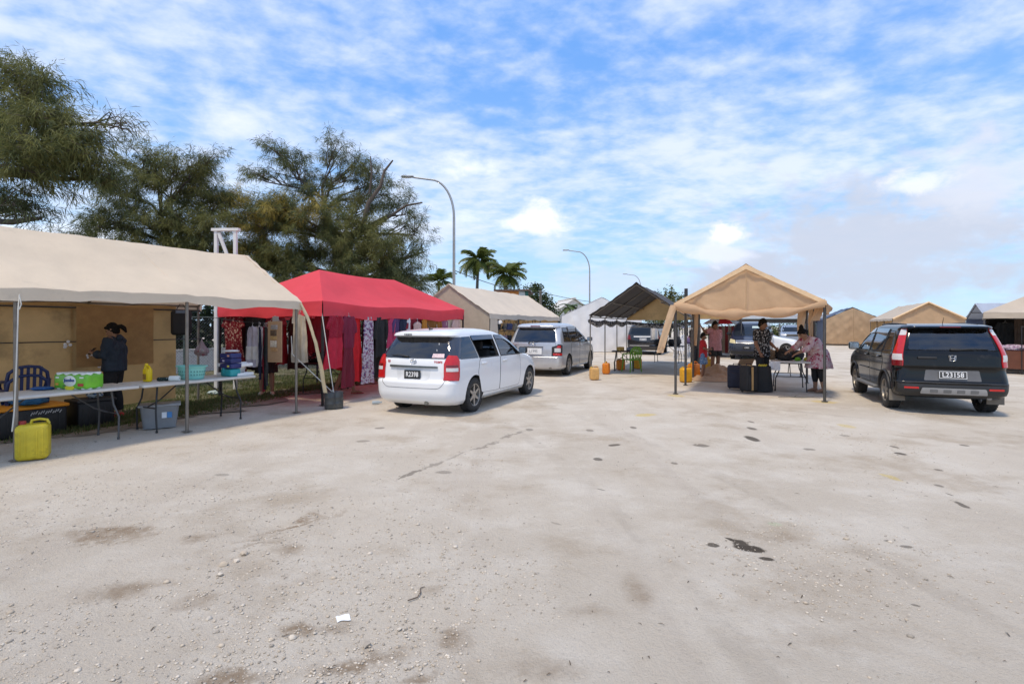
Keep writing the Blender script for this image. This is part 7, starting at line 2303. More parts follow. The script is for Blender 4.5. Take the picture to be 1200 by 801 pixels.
# ================================================================ STALL FURNITURE AND GOODS
RL1 = AX(.481, .876)        # left tent
RRED = AX(.389, .921)       # red canopy
WHITEPLA = mat('table_white_plastic', (.60, .575, .535), .5, var=.08, vscale=7, dirt=((.42, .37, .31), .58, .82, 4))
LEGBLK = mat('table_leg_black', (.022, .022, .023), .45)
LEGGREY = mat('table_leg_grey', (.10, .10, .10), .45, metal=.4)


def folding_table(label, loc, rotz, L_, W_, m_top, m_leg, z=.74, inset=.28, group='folding tables'):
    root = thing('folding_table', label, 'table', (*loc, 0), rotz, group)
    mb = MB(); mb.rbox((0, 0, z - .022), (W_, L_, .044), .018); mb.build('table_top', m_top, root, smooth=50)
    for e in (-1, 1):
        y = e * (L_ / 2 - inset)
        for s in (-1, 1):
            x = s * (W_ / 2 - .10)
            mb = MB(); mb.tube([(x * .72, y, z - .05), (x * .78, y + e * .02, z - .25), (x, y + e * .06, z - .42), (x * 1.04, y + e * .05, .012)], .0135, 7)
            mb.lathe([(.001, 0), (.019, 0), (.018, .03), (.001, .03)], 8, c=(x * 1.04, y + e * .05, 0)); mb.build('leg', m_leg, root, smooth=50)
        xx = W_ / 2 - .10
        mb = MB(); mb.tube([(-xx * .95, y + e * .05, z - .38), (xx * .95, y + e * .05, z - .38)], .010, 6); mb.build('crossbar', m_leg, root, smooth=50); mb = MB(); mb.tube([(-xx * .74, y, z - .06), (xx * .74, y, z - .06)], .012, 6); mb.build('crossbar', m_leg, root, smooth=50)
        mb = MB(); mb.tube([(0, y + e * .05, z - .38), (0, y - e * .12, z - .30), (0, y - e * .42, z - .05)], .010, 6); mb.build('brace', m_leg, root, smooth=50)
    return root


folding_table('white trestle table with green toilet roll pack standing on it', LW(-3.44, .58)[:2], RL1, 1.82, .76, WHITEPLA, LEGGREY)
folding_table('white trestle table carrying turquoise basket and foam box', LW(-1.59, .56)[:2], RL1, 1.80, .74, WHITEPLA, LEGBLK)


def jerrycan(label, loc, rotz, col, sc=1.0, capcol=(.35, .03, .02), group='plastic jerrycans'):
    root = thing('jerrycan', label, 'jerrycan', loc, rotz, group)
    m = mat('jerrycan_%d_%d_%d' % tuple(int(c * 99) for c in col), col, .42, var=.18, vscale=5, transl=.12, dirt=((col[0] * .45, col[1] * .42, col[2] * .3 + .01), .52, .78, 6))
    w, d_, h = .265 * sc, .22 * sc, .365 * sc
    mb = MB(); mb.rbox((0, 0, h / 2), (w, d_, h), .045 * sc, seg=4)
    for x_ in (-.34, -.17, .17, .34): mb.rbox((x_ * w, 0, h * .48), (.016 * sc, d_ + .010 * sc, h * .72), .005)
    mb.build('can_body', m, root, smooth=50)
    mb = MB(); mb.tube([(-.02 * sc, 0, h - .01), (-.01 * sc, 0, h + .035 * sc), (.05 * sc, 0, h + .045 * sc), (.11 * sc, 0, h + .03 * sc), (.125 * sc, 0, h - .01)], .014 * sc, 8); mb.build('handle', m, root, smooth=60)
    mb = MB(); mb.lathe([(.001, h - .01), (.032 * sc, h - .01), (.032 * sc, h + .028 * sc), (.028 * sc, h + .034 * sc), (.001, h + .034 * sc)], 14, c=(-.085 * sc, 0, 0)); mb.build('cap', mat('cap_%d' % int(capcol[0] * 99), capcol, .5), root, smooth=40)
    return root


gx, gy = G(34, 540)
jerrycan('grimy yellow jerrycan with red cap tied to the beige tent pole', (gx - .06, gy + .12, 0), .58, (.66, .52, .03), 1.16)
YEL, ORG, TANJ = (.78, .40, .02), (.80, .24, .015), (.78, .46, .16)
for (px, py, col, sc, rz_, lab) in [(697, 445, TANJ, .98, .2, 'pale orange jerrycan standing at the charcoal tent corner pole'), (711, 438, ORG, 1.0, 1.2, 'orange jerrycan with square handle hole by charcoal tent side pole'),
                                    (728, 433.5, ORG, 1.05, .4, 'orange jerrycan under the small dark table'), (748, 432, YEL, 1.05, .7, 'yellow jerrycan behind the green plastic chair'),
                                    (805, 448, YEL, 1.12, .25, 'yellow jerrycan beside the tan tent side pole'), (814.5, 442.5, ORG, 1.2, .5, 'orange jerrycan behind the yellow one under the tan tent'),
                                    (831, 437, YEL, 1.35, 1.0, 'tall yellow jerrycan between the boy and the pink shirted person')]:
    g_ = G(px, py); jerrycan(lab, (g_[0], g_[1] + .1, 0), rz_, col, sc, (.5, .3, .02))


def plastic_chair(label, loc, rotz, m, group='plastic chairs', z=0.0):
    root = thing('plastic_chair', label, 'chair', (*loc[:2], z), rotz, group)
    mb = MB(); mb.rbox((0, 0, .425), (.44, .44, .03), .014); mb.build('seat', m, root, smooth=50)
    for sx in (-1, 1):
        for sy in (-1, 1):
            mb = MB(); x0, y0 = sx * .20, sy * .20
            mb.tube([(x0 * 1.22, y0 * 1.2, .0), (x0 * 1.08, y0 * 1.08, .25), (x0, y0, .43)], [.019, .023, .028], 8); mb.build('leg', m, root, smooth=50)
        mb = MB(); mb.tube([(sx * .22, -.19, .42), (sx * .26, -.18, .56), (sx * .265, -.12, .635), (sx * .265, .08, .65), (sx * .235, .21, .66)], [.02, .02, .024, .024, .02], 8); mb.build('armrest', m, root, smooth=60)
    pts = [(-.215, .20, .42), (-.235, .235, .62), (-.21, .265, .78), (-.12, .285, .86), (0, .29, .875), (.12, .285, .86), (.21, .265, .78), (.235, .235, .62), (.215, .20, .42)]
    mb = MB(); mb.tube(pts, .024, 8); mb.build('back_frame', m, root, smooth=60)
    for x_ in (-.14, -.07, 0, .07, .14):
        mb = MB(); mb.box((x_, .245, .64), (.036, .014, .46), Matrix.Rotation(R(-11), 3, 'X')); mb.build('back_slat', m, root)
    return root


BLUEP = mat('plastic_navy_blue', (.012, .022, .085), .4, var=.15)
c_ = LW(-3.2, 2.05)
plastic_chair('lower navy blue plastic chair stacked behind the trestle table', c_, R(-130), BLUEP, 'stacked blue chairs', .004)
plastic_chair('upper navy blue plastic chair on top of its twin behind the trestle table', c_, R(-130), BLUEP, 'stacked blue chairs', .135)
gx, gy = G(742, 436)
plastic_chair('green plastic armchair pulled up to the small dark table', (gx, gy + .25), R(205), mat('plastic_green', (.13, .30, .02), .45, var=.12))

# ---- toilet roll pack
pk = thing('toilet_roll_pack', 'bright green pack of toilet rolls on the trestle table', 'pack', LW(-3.13, .52, .74), R(-8))
GRN = mat('pack_green', (.14, .46, .02), .3, var=.25, vscale=6, coat=.3)
mb = MB()
for i in range(4):
    for j in range(2): mb.lathe([(.001, .0), (.060, .0), (.066, .012), (.066, .098), (.060, .108), (.001, .108)], 14, c=(-.188 + i * .125, -.063 + j * .126, .005))
    for j in range(2): mb.lathe([(.001, .0), (.060, .0), (.066, .012), (.066, .098), (.060, .108), (.001, .108)], 14, c=(-.188 + i * .125, -.063 + j * .126, .115))
mb.build('toilet_rolls', mat('tissue_white', (.78, .80, .76), .8), pk, smooth=50)
mb = MB(); mb.rbox((0, 0, .110), (.515, .265, .205), .03, seg=3); mb.build('wrapper', GRN, pk, smooth=60)
mb = MB(); mb.rbox((0, 0, .222), (.47, .23, .02), .009); mb.build('clear_film', mat('film_white', (.66, .70, .66), .25, var=.2, vscale=14), pk, smooth=60)
mb = MB(); mb.lathe([(.001, 0), (.075, 0), (.078, .003), (.001, .004)], 26, 'Y', c=(.0, -.137, .125)); o = mb.build('label_oval', mat('label_white', (.78, .82, .74), .4), pk, smooth=50); o.scale = (1.25, 1, .95)
mb = MB(); mb.lathe([(.001, 0), (.05, 0), (.001, .003)], 20, 'Y', c=(.0, -.1355, .04)); o = mb.build('label_yellow', mat('label_yellow', (.75, .66, .02), .4), pk); o.scale = (1.5, 1, .7)
put_text('Jumbo', .062, mat('label_blue', (.05, .10, .28), .5), pk, (0, -.143, .130), (math.pi / 2, 0, 0), 'pack_lettering', .002)
for (x_, z_, w_, h_, c2) in ((.17, .068, .085, .038, (.45, .05, .03)), (.185, .165, .06, .02, (.75, .8, .7)), (-.19, .165, .05, .022, (.75, .8, .7)), (-.195, .075, .045, .03, (.70, .35, .05)), (-.08, .055, .05, .02, (.1, .2, .05))):
    mb = MB(); mb.rbox((x_, -.1355, z_), (w_, .006, h_), .002); mb.build('label_patch', mat('label_%d' % int(c2[0] * 99 + c2[1] * 777), c2, .5), pk)

# ---- totes below and behind the table
def tote(label, loc, rotz, s, m_body, m_lid, lid_over=.02):
    root = thing('storage_tote', label, 'storage box', loc, rotz, 'plastic storage boxes')
    mb = MB(); mb.rbox((0, 0, s[2] / 2), s, .035)
    for k in range(5): mb.rbox((-s[0] * .4 + k * s[0] * .2, -s[1] / 2, s[2] * .45), (.03, .014, s[2] * .7), .005)
    mb.build('tote_body', m_body, root, smooth=50)
    mb = MB(); mb.rbox((0, 0, s[2] + .012), (s[0] + lid_over * 2, s[1] + lid_over * 2, .045), .015); mb.rbox((0, 0, s[2] + .035), (s[0] * .8, s[1] * .75, .02), .008); mb.build('lid', m_lid, root, smooth=50)
    return root


BLKTOTE = mat('tote_black', (.014, .014, .016), .5, var=.2)
tt = tote('large black storage tote with orange lid behind the trestle table', LW(-3.35, 1.82, .004), RL1 + math.pi / 2, (.98, .5, .40), BLKTOTE, mat('lid_orange', (.72, .27, .01), .5, var=.1))
for k in range(13):
    mb = MB(); mb.box((.06 + .028 * k, -.266, .325 + .008 * (k % 3)), (.012, .004, .05 - .012 * (k % 2)), Matrix.Rotation(R(30), 3, 'Y')); mb.build('print_mark', mat('ink_grey', (.45, .45, .45), .6), tt)
tote('smaller all black storage tote next to the orange lidded one', LW(-2.45, 1.85, .004), RL1 + math.pi / 2, (.50, .42, .40), BLKTOTE, BLKTOTE)


def lump(name, label, cat, loc, rotz, s, m, seed, amp=.25, fs=3.0, group=None, knot=False):
    """soft crumpled bundle resting on its base"""
    bm = bmesh.new(); bmesh.ops.create_icosphere(bm, subdivisions=4, radius=1)
    for v in bm.verts:
        n_ = v.co.normalized(); q = 1 + amp * fbm(n_.x * fs + seed, n_.y * fs, n_.z * fs, 4)
        p = Vector((n_.x * s[0], n_.y * s[1], n_.z * s[2])) * q
        p.z = max(p.z, -s[2] * .82) + s[2] * .82
        if knot and n_.z > .3:
            t = (n_.z - .3) / .7; p.x *= 1 - .78 * t; p.y *= 1 - .78 * t; p.z += s[2] * .9 * t * t
        v.co = p
    me = bpy.data.meshes.new(name); bm.to_mesh(me); bm.free(); me.materials.append(m)
    me.polygons.foreach_set('use_smooth', [True] * len(me.polygons))
    o = link(name, me, None, loc, rotz); tag(o, label, cat, group); return o


lump('cloth_bundle', 'teal blue cloth bundle lying on the orange tote lid', 'cloth', LW(-3.25, 1.8, .455), RL1, (.34, .20, .06), mat('cloth_teal', (.02, .10, .20), .85, var=.3), 2)
lump('cloth_bundle', 'blue folded cloth lying on the trestle table behind the tent pole', 'cloth', LW(-3.42, .82, .742), RL1, (.16, .12, .022), mat('cloth_blue', (.02, .09, .26), .85, var=.2), 7)
lump('carrier_bag', 'crumpled white and blue carrier bag on the smaller black tote', 'bag', LW(-2.42, 1.8, .45), RL1, (.13, .10, .06), pattern('bag_white_blue', (.35, .4, .42), [(.04, .08, .2), (.02, .05, .03)], 14, thr=.28), 4)

# ---- yellow bottle
bt = thing('cleaning_bottle', 'yellow cleaning product bottle with moulded handle on the table', 'bottle', LW(-2.2, .66, .74), R(-20))
YB = mat('bottle_yellow', (.80, .56, .0), .35, var=.08)
mb = MB(); mb.rbox((0, 0, .105), (.135, .085, .21), .03); mb.tube([(-.03, 0, .19), (-.035, 0, .235), (-.02, 0, .255)], [.035, .026, .022], 10); mb.tube([(.06, 0, .12), (.062, 0, .20), (.03, 0, .245), (-.01, 0, .24)], .015, 8); mb.build('bottle_body', YB, bt, smooth=60)
mb = MB(); mb.lathe([(.001, .25), (.024, .25), (.022, .285), (.001, .287)], 12, c=(-.022, 0, 0)); mb.build('cap', YB, bt, smooth=40)
mb = MB(); mb.rbox((-.01, -.0435, .08), (.07, .004, .09), .002); mb.build('label_patch', mat('label_dark_yellow', (.30, .16, .02), .5, var=.5, vscale=40), bt)
# ---- dark brush and white roll
mb = MB(); mb.rbox((0, 0, .03), (.16, .08, .06), .025)
o = mb.build('scrubbing_brush', pattern('brush_dark', (.03, .05, .045), [(.35, .36, .36)], 22, thr=.2), None, smooth=60, loc=LW(-2.02, .58, .74), rotz=R(10)); tag(o, 'dark bristled scrubbing brush beside the yellow bottle', 'brush')
mb = MB(); mb.lathe([(.012, -.075), (.038, -.072), (.042, -.06), (.042, .06), (.038, .072), (.012, .075)], 16, 'X', c=(0, 0, .042))
o = mb.build('paper_roll', mat('tissue_white', (.78, .80, .76), .8), None, smooth=50, loc=LW(-1.93, .42, .74), rotz=R(12)); tag(o, 'white paper roll lying between brush and turquoise basket', 'paper roll')
# ---- turquoise basket
bs = thing('laundry_basket', 'turquoise oval plastic laundry basket on the trestle table', 'basket', LW(-1.62, .50, .74), R(-20))
TQ = mat('plastic_turquoise', (.24, .60, .54), .45, var=.08)
mb = MB(); mb.lathe([(.001, .004), (.185, .004), (.20, .02), (.232, .20), (.262, .205), (.264, .22), (.225, .218), (.192, .03), (.001, .022)], 40); o = mb.build('basket_shell', TQ, bs, smooth=40); o.scale = (1.05, .72, 1)
mb = MB()
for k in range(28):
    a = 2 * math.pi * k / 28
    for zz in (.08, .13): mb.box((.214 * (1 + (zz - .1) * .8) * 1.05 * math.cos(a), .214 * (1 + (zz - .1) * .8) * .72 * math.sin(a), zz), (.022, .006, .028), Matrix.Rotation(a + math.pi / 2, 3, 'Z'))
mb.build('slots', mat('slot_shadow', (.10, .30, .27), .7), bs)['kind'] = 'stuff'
# ---- navy cartons on turquoise tub
tb_ = thing('carton_stack', 'navy blue cartons stacked in a turquoise tub at the table end', 'cartons', LW(-1.02, .40, .74), R(-25))
mb = MB(); mb.rbox((0, 0, .065), (.27, .2, .13), .03); mb.rbox((-.06, -.08, .10), (.06, .06, .10), .02); mb.build('tub', mat('tub_turquoise', (.02, .30, .32), .45), tb_, smooth=50)
for k in range(3):
    mb = MB(); mb.rbox((.0, 0, .18 + k * .088), (.29, .2, .080), .012); ct = mb.build('carton', mat('carton_navy', (.018, .026, .13), .4, var=.2), tb_, smooth=50)
    mb = MB(); mb.box((.07 - .12 * (k % 2), -.1015, .18 + k * .088), (.05, .003, .03)); mb.build('carton_label', mat('label_mix%d' % k, [(.7, .6, .1), (.55, .5, .6), (.6, .3, .2)][k], .5), ct)
mb = MB(); mb.lathe([(.001, 0), (.13, 0), (.14, .012), (.11, .026), (.001, .028)], 20, c=(0, 0, .425)); mb.build('lid', mat('lid_clear', (.62, .66, .7), .2, var=.2), tb_, smooth=50)
# ---- foam box with foil
fb = thing('foam_box', 'white foam box with foil trays between two slabs on the table end', 'box', LW(-.86, .52, .74), R(-18))
FOAM = mat('foam_white', (.78, .78, .77), .85, var=.04)
mb = MB(); mb.rbox((0, 0, .025), (.50, .34, .05), .012); mb.build('base_slab', FOAM, fb, smooth=50)
mb = MB(); mb.rbox((0, 0, .185), (.46, .34, .055), .014); mb.rbox((0, 0, .22), (.30, .22, .02), .008); mb.build('lid', FOAM, fb, smooth=50)
mb = MB(); mb.lathe([(.15, .05), (.165, .06), (.20, .155), (.14, .157)], 30); o = mb.build('foil_tray', mat('foil', (.55, .55, .54), .3, metal=.7, bump=.5, bscale=30), fb, smooth=30); o.scale = (1.02, .75, 1)
# ---- grey storage box
sb = thing('storage_tote', 'translucent grey storage box with blue and white sticker on the ground', 'storage box', LW(-1.98, .74, 0), RL1 + math.pi / 2 - .5, 'plastic storage boxes')
GRYB = mat('tote_grey', (.28, .29, .30), .35, var=.1, transl=.15)
mb = MB()
mb.grid(lambda u, v: (lambda a, k_: ((.22 + .04 * k_) * math.copysign(abs(math.cos(a)) ** .35, math.cos(a)), (.16 + .03 * k_) * math.copysign(abs(math.sin(a)) ** .35, math.sin(a)), .005 + .345 * k_))(2 * math.pi * u, v), 44, 6, closed_u=True)
mb.box((0, 0, .01), (.42, .30, .012)); mb.build('tote_body', GRYB, sb, smooth=40)
mb = MB(); mb.rbox((0, 0, .36), (.56, .42, .03), .012); mb.build('lid', mat('lid_grey', (.36, .37, .38), .3, transl=.1), sb, smooth=50)
for x_, c2 in ((.06, (.72, .75, .78)), (.13, (.05, .22, .50))):
    mb = MB(); mb.box((x_, -.195 + .006 * x_, .21), (.065, .004, .09), Matrix.Rotation(R(-5), 3, 'X')); mb.build('sticker', mat('sticker_%d' % int(c2[2] * 100), c2, .4), sb)
# ---- black pouch and plastic bag hanging at the back
hb = thing('hanging_bag', 'black fabric bag hanging from the tent eave beside the tan wall', 'bag', LW(-.52, 2.80, 1.42), RL1 + math.pi / 2 - .35)
mb = MB(); mb.rbox((0, 0, .25), (.36, .14, .50), .055); mb.build('bag_body', mat('bag_black', (.013, .013, .015), .7, var=.2), hb, smooth=60)
mb = MB(); mb.rbox((0, -.072, .47), (.22, .008, .06), .003); mb.build('bag_label', mat('bag_label_blue', (.10, .14, .20), .5, var=.4, vscale=20), hb)
mb = MB(); mb.tube([(-.1, 0, .48), (-.03, 0, .62), (.03, 0, .62), (.1, 0, .48)], .008, 6); mb.build('strap', LEGBLK, hb, smooth=60)
o = lump('hanging_plastic_bag', 'pinkish knotted plastic bag hanging by the rear tent pole', 'bag', LW(-.12, 2.78, .98), 0, (.13, .10, .13), pattern('bag_pink_film', (.42, .33, .36), [(.36, .14, .17), (.5, .48, .5)], 8, thr=.25), 8, knot=True)
o = lump('litter_bag', 'crumpled clear plastic bag lying on the grass behind the table', 'litter', (*G(252, 462), .004), 0, (.15, .11, .05), mat('film_greenish', (.42, .50, .48), .25, var=.4, vscale=12), 11, .4)
bo = MB(); bo.lathe([(.001, 0), (.033, .003), (.034, .13), (.014, .17), (.014, .19), (.001, .192)], 14, 'X'); bo.box((.185, 0, 0), (.02, .03, .03))
o = bo.build('plastic_bottle', mat('pet_bottle', (.45, .55, .62), .15, alpha=.75), None, smooth=50, loc=(*G(436, 473.5), .036), rotz=.3); tag(o, 'empty clear plastic bottle lying near the white minivan', 'bottle')

# ================================================================ HANGING CLOTHES
HANG = mat('hanger_white', (.6, .6, .6), .4)


def garment(label, loc, rotz, shape, L_, m, folds=6, amp=.03, sleeves=0.0, seed=0, cat='dress', group='clothes hanging under the red canopy', parts=(), neck=.08, name='hanging_garment', thick=.05, swing=0.0):
    """shape: list of (v, half width) from shoulder (0) to hem (1)"""
    root = thing(name, label, cat, loc, rotz, group)
    vs_ = [s[0] for s in shape]; ws_ = [s[1] for s in shape]

    def hw(v): return float(np.interp(v, vs_, ws_))

    def build(v0, v1, m_, nm, off=0.0, parent=root):
        mb = MB()
        def f(u, v, s):
            v = v0 + (v1 - v0) * v
            x = (u - .5) * 2; w = hw(v)
            edge = math.sqrt(max(0, 1 - x ** 4))
            zz = -v * L_
            if v < .02: zz -= .0
            sh = -.05 * abs(x) ** 1.5 * max(0, 1 - v * 6)
            if abs(x) < .35: sh -= neck * (1 - (x / .35) ** 2) * max(0, 1 - v * 14) * (1 if s < 0 else .4)
            y = s * (thick * .5 * edge * (1 - .3 * v) + off) + amp * (.25 + v) * math.sin(x * folds + seed + v * 1.5) * edge + .02 * fbm(x * 2 + seed, v * 3, s, 3)
            return (x * w + .02 * fbm(v * 3, seed, x, 2) + swing * v * v, y, zz + sh + .012 * math.sin(x * folds * 1.1 + seed) * v)
        for s in (-1, 1): mb.grid(lambda u, v, s=s: f(u, v, s), 22, 24)
        return mb.build(nm, m_, parent, smooth=80, fix=False)
    cl = build(0, 1, m, 'cloth')
    for (v0, v1, m2, nm) in parts: build(v0, v1, m2, nm, .014)
    if sleeves:
        for sg in (-1, 1):
            mb = MB(); w0 = ws_[0]
            ring_tube(mb, [(sg * (w0 - .04), 0, -.05), (sg * (w0 + .03), .01, -.18), (sg * (w0 + .06), .0, -.05 - sleeves)], [(.06, .035), (.06, .03), (.07, .03)], (1, 0, 0), 12)
            mb.build('sleeve', m if not parts else parts[0][2], root, smooth=70)
    mb = MB(); w0 = ws_[0] * .8
    mb.tube([(-w0, 0, -.055), (0, 0, -.005), (w0, 0, -.055)], .007, 6); mb.tube([(0, 0, 0), (0, 0, .035), (.02, 0, .055), (.005, 0, .075), (-.015, 0, .06)], .004, 5); mb.build('hanger', HANG, root, smooth=60)
    return root


def redp(x, y, z):
    return (-6.58 + .921 * x + .389 * y, 11.66 - .389 * x + .921 * y, z)


DRESS = [(0, .17), (.08, .19), (.3, .19), (.6, .23), (1, .30)]
LONG = [(0, .17), (.08, .19), (.3, .17), (.5, .20), (1, .26)]
SHIRT = [(0, .20), (.1, .23), (1, .24)]
STRAP = [(0, .10), (.1, .15), (.35, .15), (1, .22)]
C = lambda n_, c, r_=.75, **k_: mat('cloth_' + n_, c, r_, var=k_.pop('var', .12), vscale=9, transl=.12, **k_)
CRIM = C('crimson', (.58, .016, .045)); MAROON = C('maroon', (.20, .010, .03)); SCAR = C('scarlet', (.72, .012, .02)); BLK = C('black', (.010, .010, .011)); NAV = C('navy', (.012, .018, .05)); PURP = C('purple', (.09, .04, .14)); PINK = C('pink', (.58, .05, .13)); WHT = C('white', (.74, .73, .74)); ORA = C('orange', (.50, .19, .015)); BRN = C('brown', (.22, .085, .012)); MAUV = C('mauve', (.30, .10, .18)); PPNK = C('palepink', (.62, .42, .38)); WINE = C('wine', (.26, .012, .03)); CRM = C('cream', (.52, .45, .35)); LILAC = C('lilac', (.56, .54, .66))
SEQ = pattern('sequin_crimson', (.36, .008, .03), [(.66, .10, .12), (.20, .005, .02)], 60, rough=.35, thr=.22)
FLPU = pattern('floral_white_purple', (.66, .60, .64), [(.10, .06, .20), (.45, .22, .35), (.30, .10, .16)], 11, thr=.30, dist=.6)
FLRD = pattern('floral_dark_red', (.16, .008, .016), [(.50, .33, .26), (.36, .17, .14)], 13, thr=.24, dist=.7)
RZ = RRED + math.pi / 2 - math.pi      # width along the rail, front to the car park
rail = thing('clothes_rail', 'black steel clothes rail under the front of the red canopy', 'rail', (0, 0, 0))
mb = MB(); mb.tube([redp(2.93, .06, 1.90), redp(2.93, 5.95, 1.90)], .014, 8); mb.build('bar', BLACKTUBE, rail, smooth=60)
mb = MB()
for y_ in (.05, 3.0, 5.95): mb.tube([redp(2.93, y_, 1.90), redp(2.98, y_, 1.94)], .012, 6)
mb.build('hook', BLACKTUBE, rail, smooth=60)
fr_ = [
    ('crimson dress with sequinned overlay hanging nearest the canopy corner', .36, 3.02, DRESS, 1.10, CRIM, 5, .22, [(0.02, .42, SEQ, 'sequin_overlay')], .10),
    ('maroon blouse and long skirt set on one hanger', .78, 3.0, [(0, .17), (.1, .2), (.45, .19), (.46, .17), (1, .24)], 1.54, MAROON, 6, .30, [(0.01, .45, C('plum', (.22, .010, .04)), 'blouse')], .04),
    ('long plain scarlet gown hanging behind the maroon set', 1.08, 2.9, LONG, 1.46, SCAR, 7, .0, [], .02),
    ('white dress printed with purple flowers', 1.44, 3.0, [(0, .14), (.1, .17), (.3, .16), (.6, .19), (1, .24)], 1.52, FLPU, 7, .0, [], .03),
    ('black long sleeved jacket hanging by the floral dress', 1.92, 2.98, SHIRT, .95, BLK, 4, .45, [], 0),
    ('black trousers hanging below the jacket', 1.98, 2.86, [(0, .16), (1, .17)], 1.45, C('black_trouser', (.014, .013, .014)), 5, .0, [], 0),
    ('hot pink frilled top near the black jacket', 2.36, 2.98, STRAP, .75, PINK, 8, .0, [], 0), ('purple blouse next to the hot pink top', 2.62, 2.96, SHIRT, .8, PURP, 5, .3, [], 0), ('narrow navy blue dress beside purple blouse', 2.84, 2.98, STRAP, 1.1, NAV, 6, .0, [], 0),
    ('white narrow slip dress beside the navy one', 3.02, 3.0, [(0, .06), (.1, .08), (1, .11)], .9, WHT, 4, .0, [], 0), ('wine red blouse with half sleeves', 3.22, 2.96, SHIRT, .85, WINE, 6, .25, [], 0), ('pale pink sleeveless top', 3.36, 3.05, STRAP, .55, PPNK, 6, .0, [], 0),
    ('dark wine dress behind the pale pink top', 3.55, 2.9, DRESS, 1.2, MAROON, 6, .2, [], 0), ('orange sleeveless top beside the rust blouse', 3.80, 2.98, STRAP, .7, ORA, 5, .0, [], 0), ('rust brown long sleeved blouse', 4.12, 2.95, SHIRT, .8, BRN, 6, .4, [], 0),
    ('bright white scoop neck top hung in front of rust blouses', 4.32, 3.06, [(0, .14), (.1, .16), (1, .18)], .55, WHT, 4, .0, [], 0), ('rust and gold blouse next to the white top', 4.52, 2.95, SHIRT, .8, C('rust', (.30, .11, .012)), 6, .4, [], 0),
    ('mauve striped dress near the canopy end', 4.88, 2.97, STRAP, .9, MAUV, 9, .0, [], 0), ('cream blouse at the canopy end', 5.18, 2.95, SHIRT, .8, CRM, 5, .2, [], 0), ('pale pink blouse by the end pole', 5.55, 2.97, SHIRT, .8, PPNK, 5, .2, [], 0)]
for i, (lab, y_, x_, shp, L_, m_, fo, sl, pr, sw) in enumerate(fr_):
    top_z = 1.825 - (.26 if 'scoop' in lab else 0) - (.10 if 'pale pink sleeveless' in lab else 0)
    garment(lab, redp(x_, y_, top_z), RZ + .12 * math.sin(i * 2.1), shp, L_, m_, fo, .026, sl, i * 1.7, 'clothing', parts=pr, swing=sw)
rail = thing('clothes_rail', 'black steel clothes rail at the back of the red canopy', 'rail', (0, 0, 0))
mb = MB(); mb.tube([redp(.12, .06, 1.90), redp(.12, 5.95, 1.90)], .014, 8); mb.build('bar', BLACKTUBE, rail, smooth=60)
for i, (m_, lab) in enumerate([(BLK, 'black dress on the back rail'), (NAV, 'navy dress on the back rail'), (WINE, 'wine dress on the back rail'), (C('brownblack', (.03, .02, .016)), 'dark brown dress on the back rail'), (MAROON, 'maroon dress on the back rail'), (PURP, 'purple dress on the back rail'), (C('dkgreen', (.012, .03, .02)), 'dark green dress on the back rail'), (C('slate', (.05, .055, .06)), 'slate grey dress on the back rail'), (C('ink', (.016, .016, .03)), 'ink blue dress on the back rail'), (C('cocoa', (.06, .03, .022)), 'cocoa brown dress on the back rail')]):
    garment(lab, redp(.16, .45 + .56 * i, 1.825), RZ + .2 * math.sin(i), [(0, .2), (.1, .26), (1, .32)], 1.25 + .2 * math.sin(i * 3), m_, 7, .03, .3 if i % 2 else 0, i, 'clothing')
# ---- the short side facing the beige tent
RZ2 = RRED
ln_ = MB(); ln_.tube([redp(.0, -.16, 1.80), redp(.9, -.2, 1.70), redp(1.6, -.22, 1.66), redp(2.55, -.2, 1.80)], .006, 5)
o = ln_.build('clothes_line', mat('cable_black', (.03, .03, .03), .6), None, smooth=60); tag(o, 'thin dark clothes line strung across the short canopy side', 'line')
garment('dark red dress printed with cream flowers beside the fence post', redp(.40, .05, 1.84), RZ2, [(0, .24), (.1, .27), (.5, .26), (1, .34)], 1.25, FLRD, 6, .03, .2, 3, 'clothing', swing=.10)
garment('plain black curtain of cloth hanging next to the cream flowered dress', redp(.95, .16, 1.86), RZ2, [(0, .28), (1, .32)], 1.12, C('blackdrape', (.010, .011, .014)), 9, .035, 0, 5, 'clothing', neck=0)
garment('black and red blouse high under the canopy edge', redp(1.5, .2, 1.88), RZ2, SHIRT, .5, WINE, 5, .03, .2, 2, 'clothing')
garment('white lace dress with narrow straps on the clothes line', redp(1.30, -.21, 1.61), RZ2, [(0, .11), (.1, .15), (.4, .15), (1, .21)], .86, LILAC, 8, .03, 0, 1, 'clothing', parts=[(.5, .82, WHT, 'lace_panel')])
garment('second white lace dress tucked behind the first', redp(1.44, -.17, 1.61), RZ2, [(0, .10), (.1, .13), (.4, .14), (1, .17)], .84, WHT, 8, .03, 0, 4, 'clothing')
for i, (m_, x_, l_, lab) in enumerate(((WINE, 1.62, 1.35, 'long red striped sash hanging from the clothes line'), (BLK, 1.68, 1.30, 'long black sash beside the red one'), (C('slate', (.05, .055, .06)), 1.74, 1.22, 'long slate grey sash beside the cardboard panel'), (NAV, 1.57, 1.1, 'navy sash next to the white lace dress'))):
    garment(lab, redp(x_, -.2 - .02 * i, 1.60), RZ2, [(0, .03), (1, .035)], l_, m_, 4, .012, 0, i, 'clothing', neck=0, thick=.02)
garment('cream curtain hanging behind the loose tent strip', redp(2.42, -.02, 1.84), RZ2, [(0, .15), (1, .22)], .98, CRM, 9, .04, 0, 6, 'clothing', neck=0)
garment('dark red blouse seen beyond the cream curtain', redp(2.62, .5, 1.86), RZ2 + .3, SHIRT, .8, WINE, 5, .03, .3, 7, 'clothing')
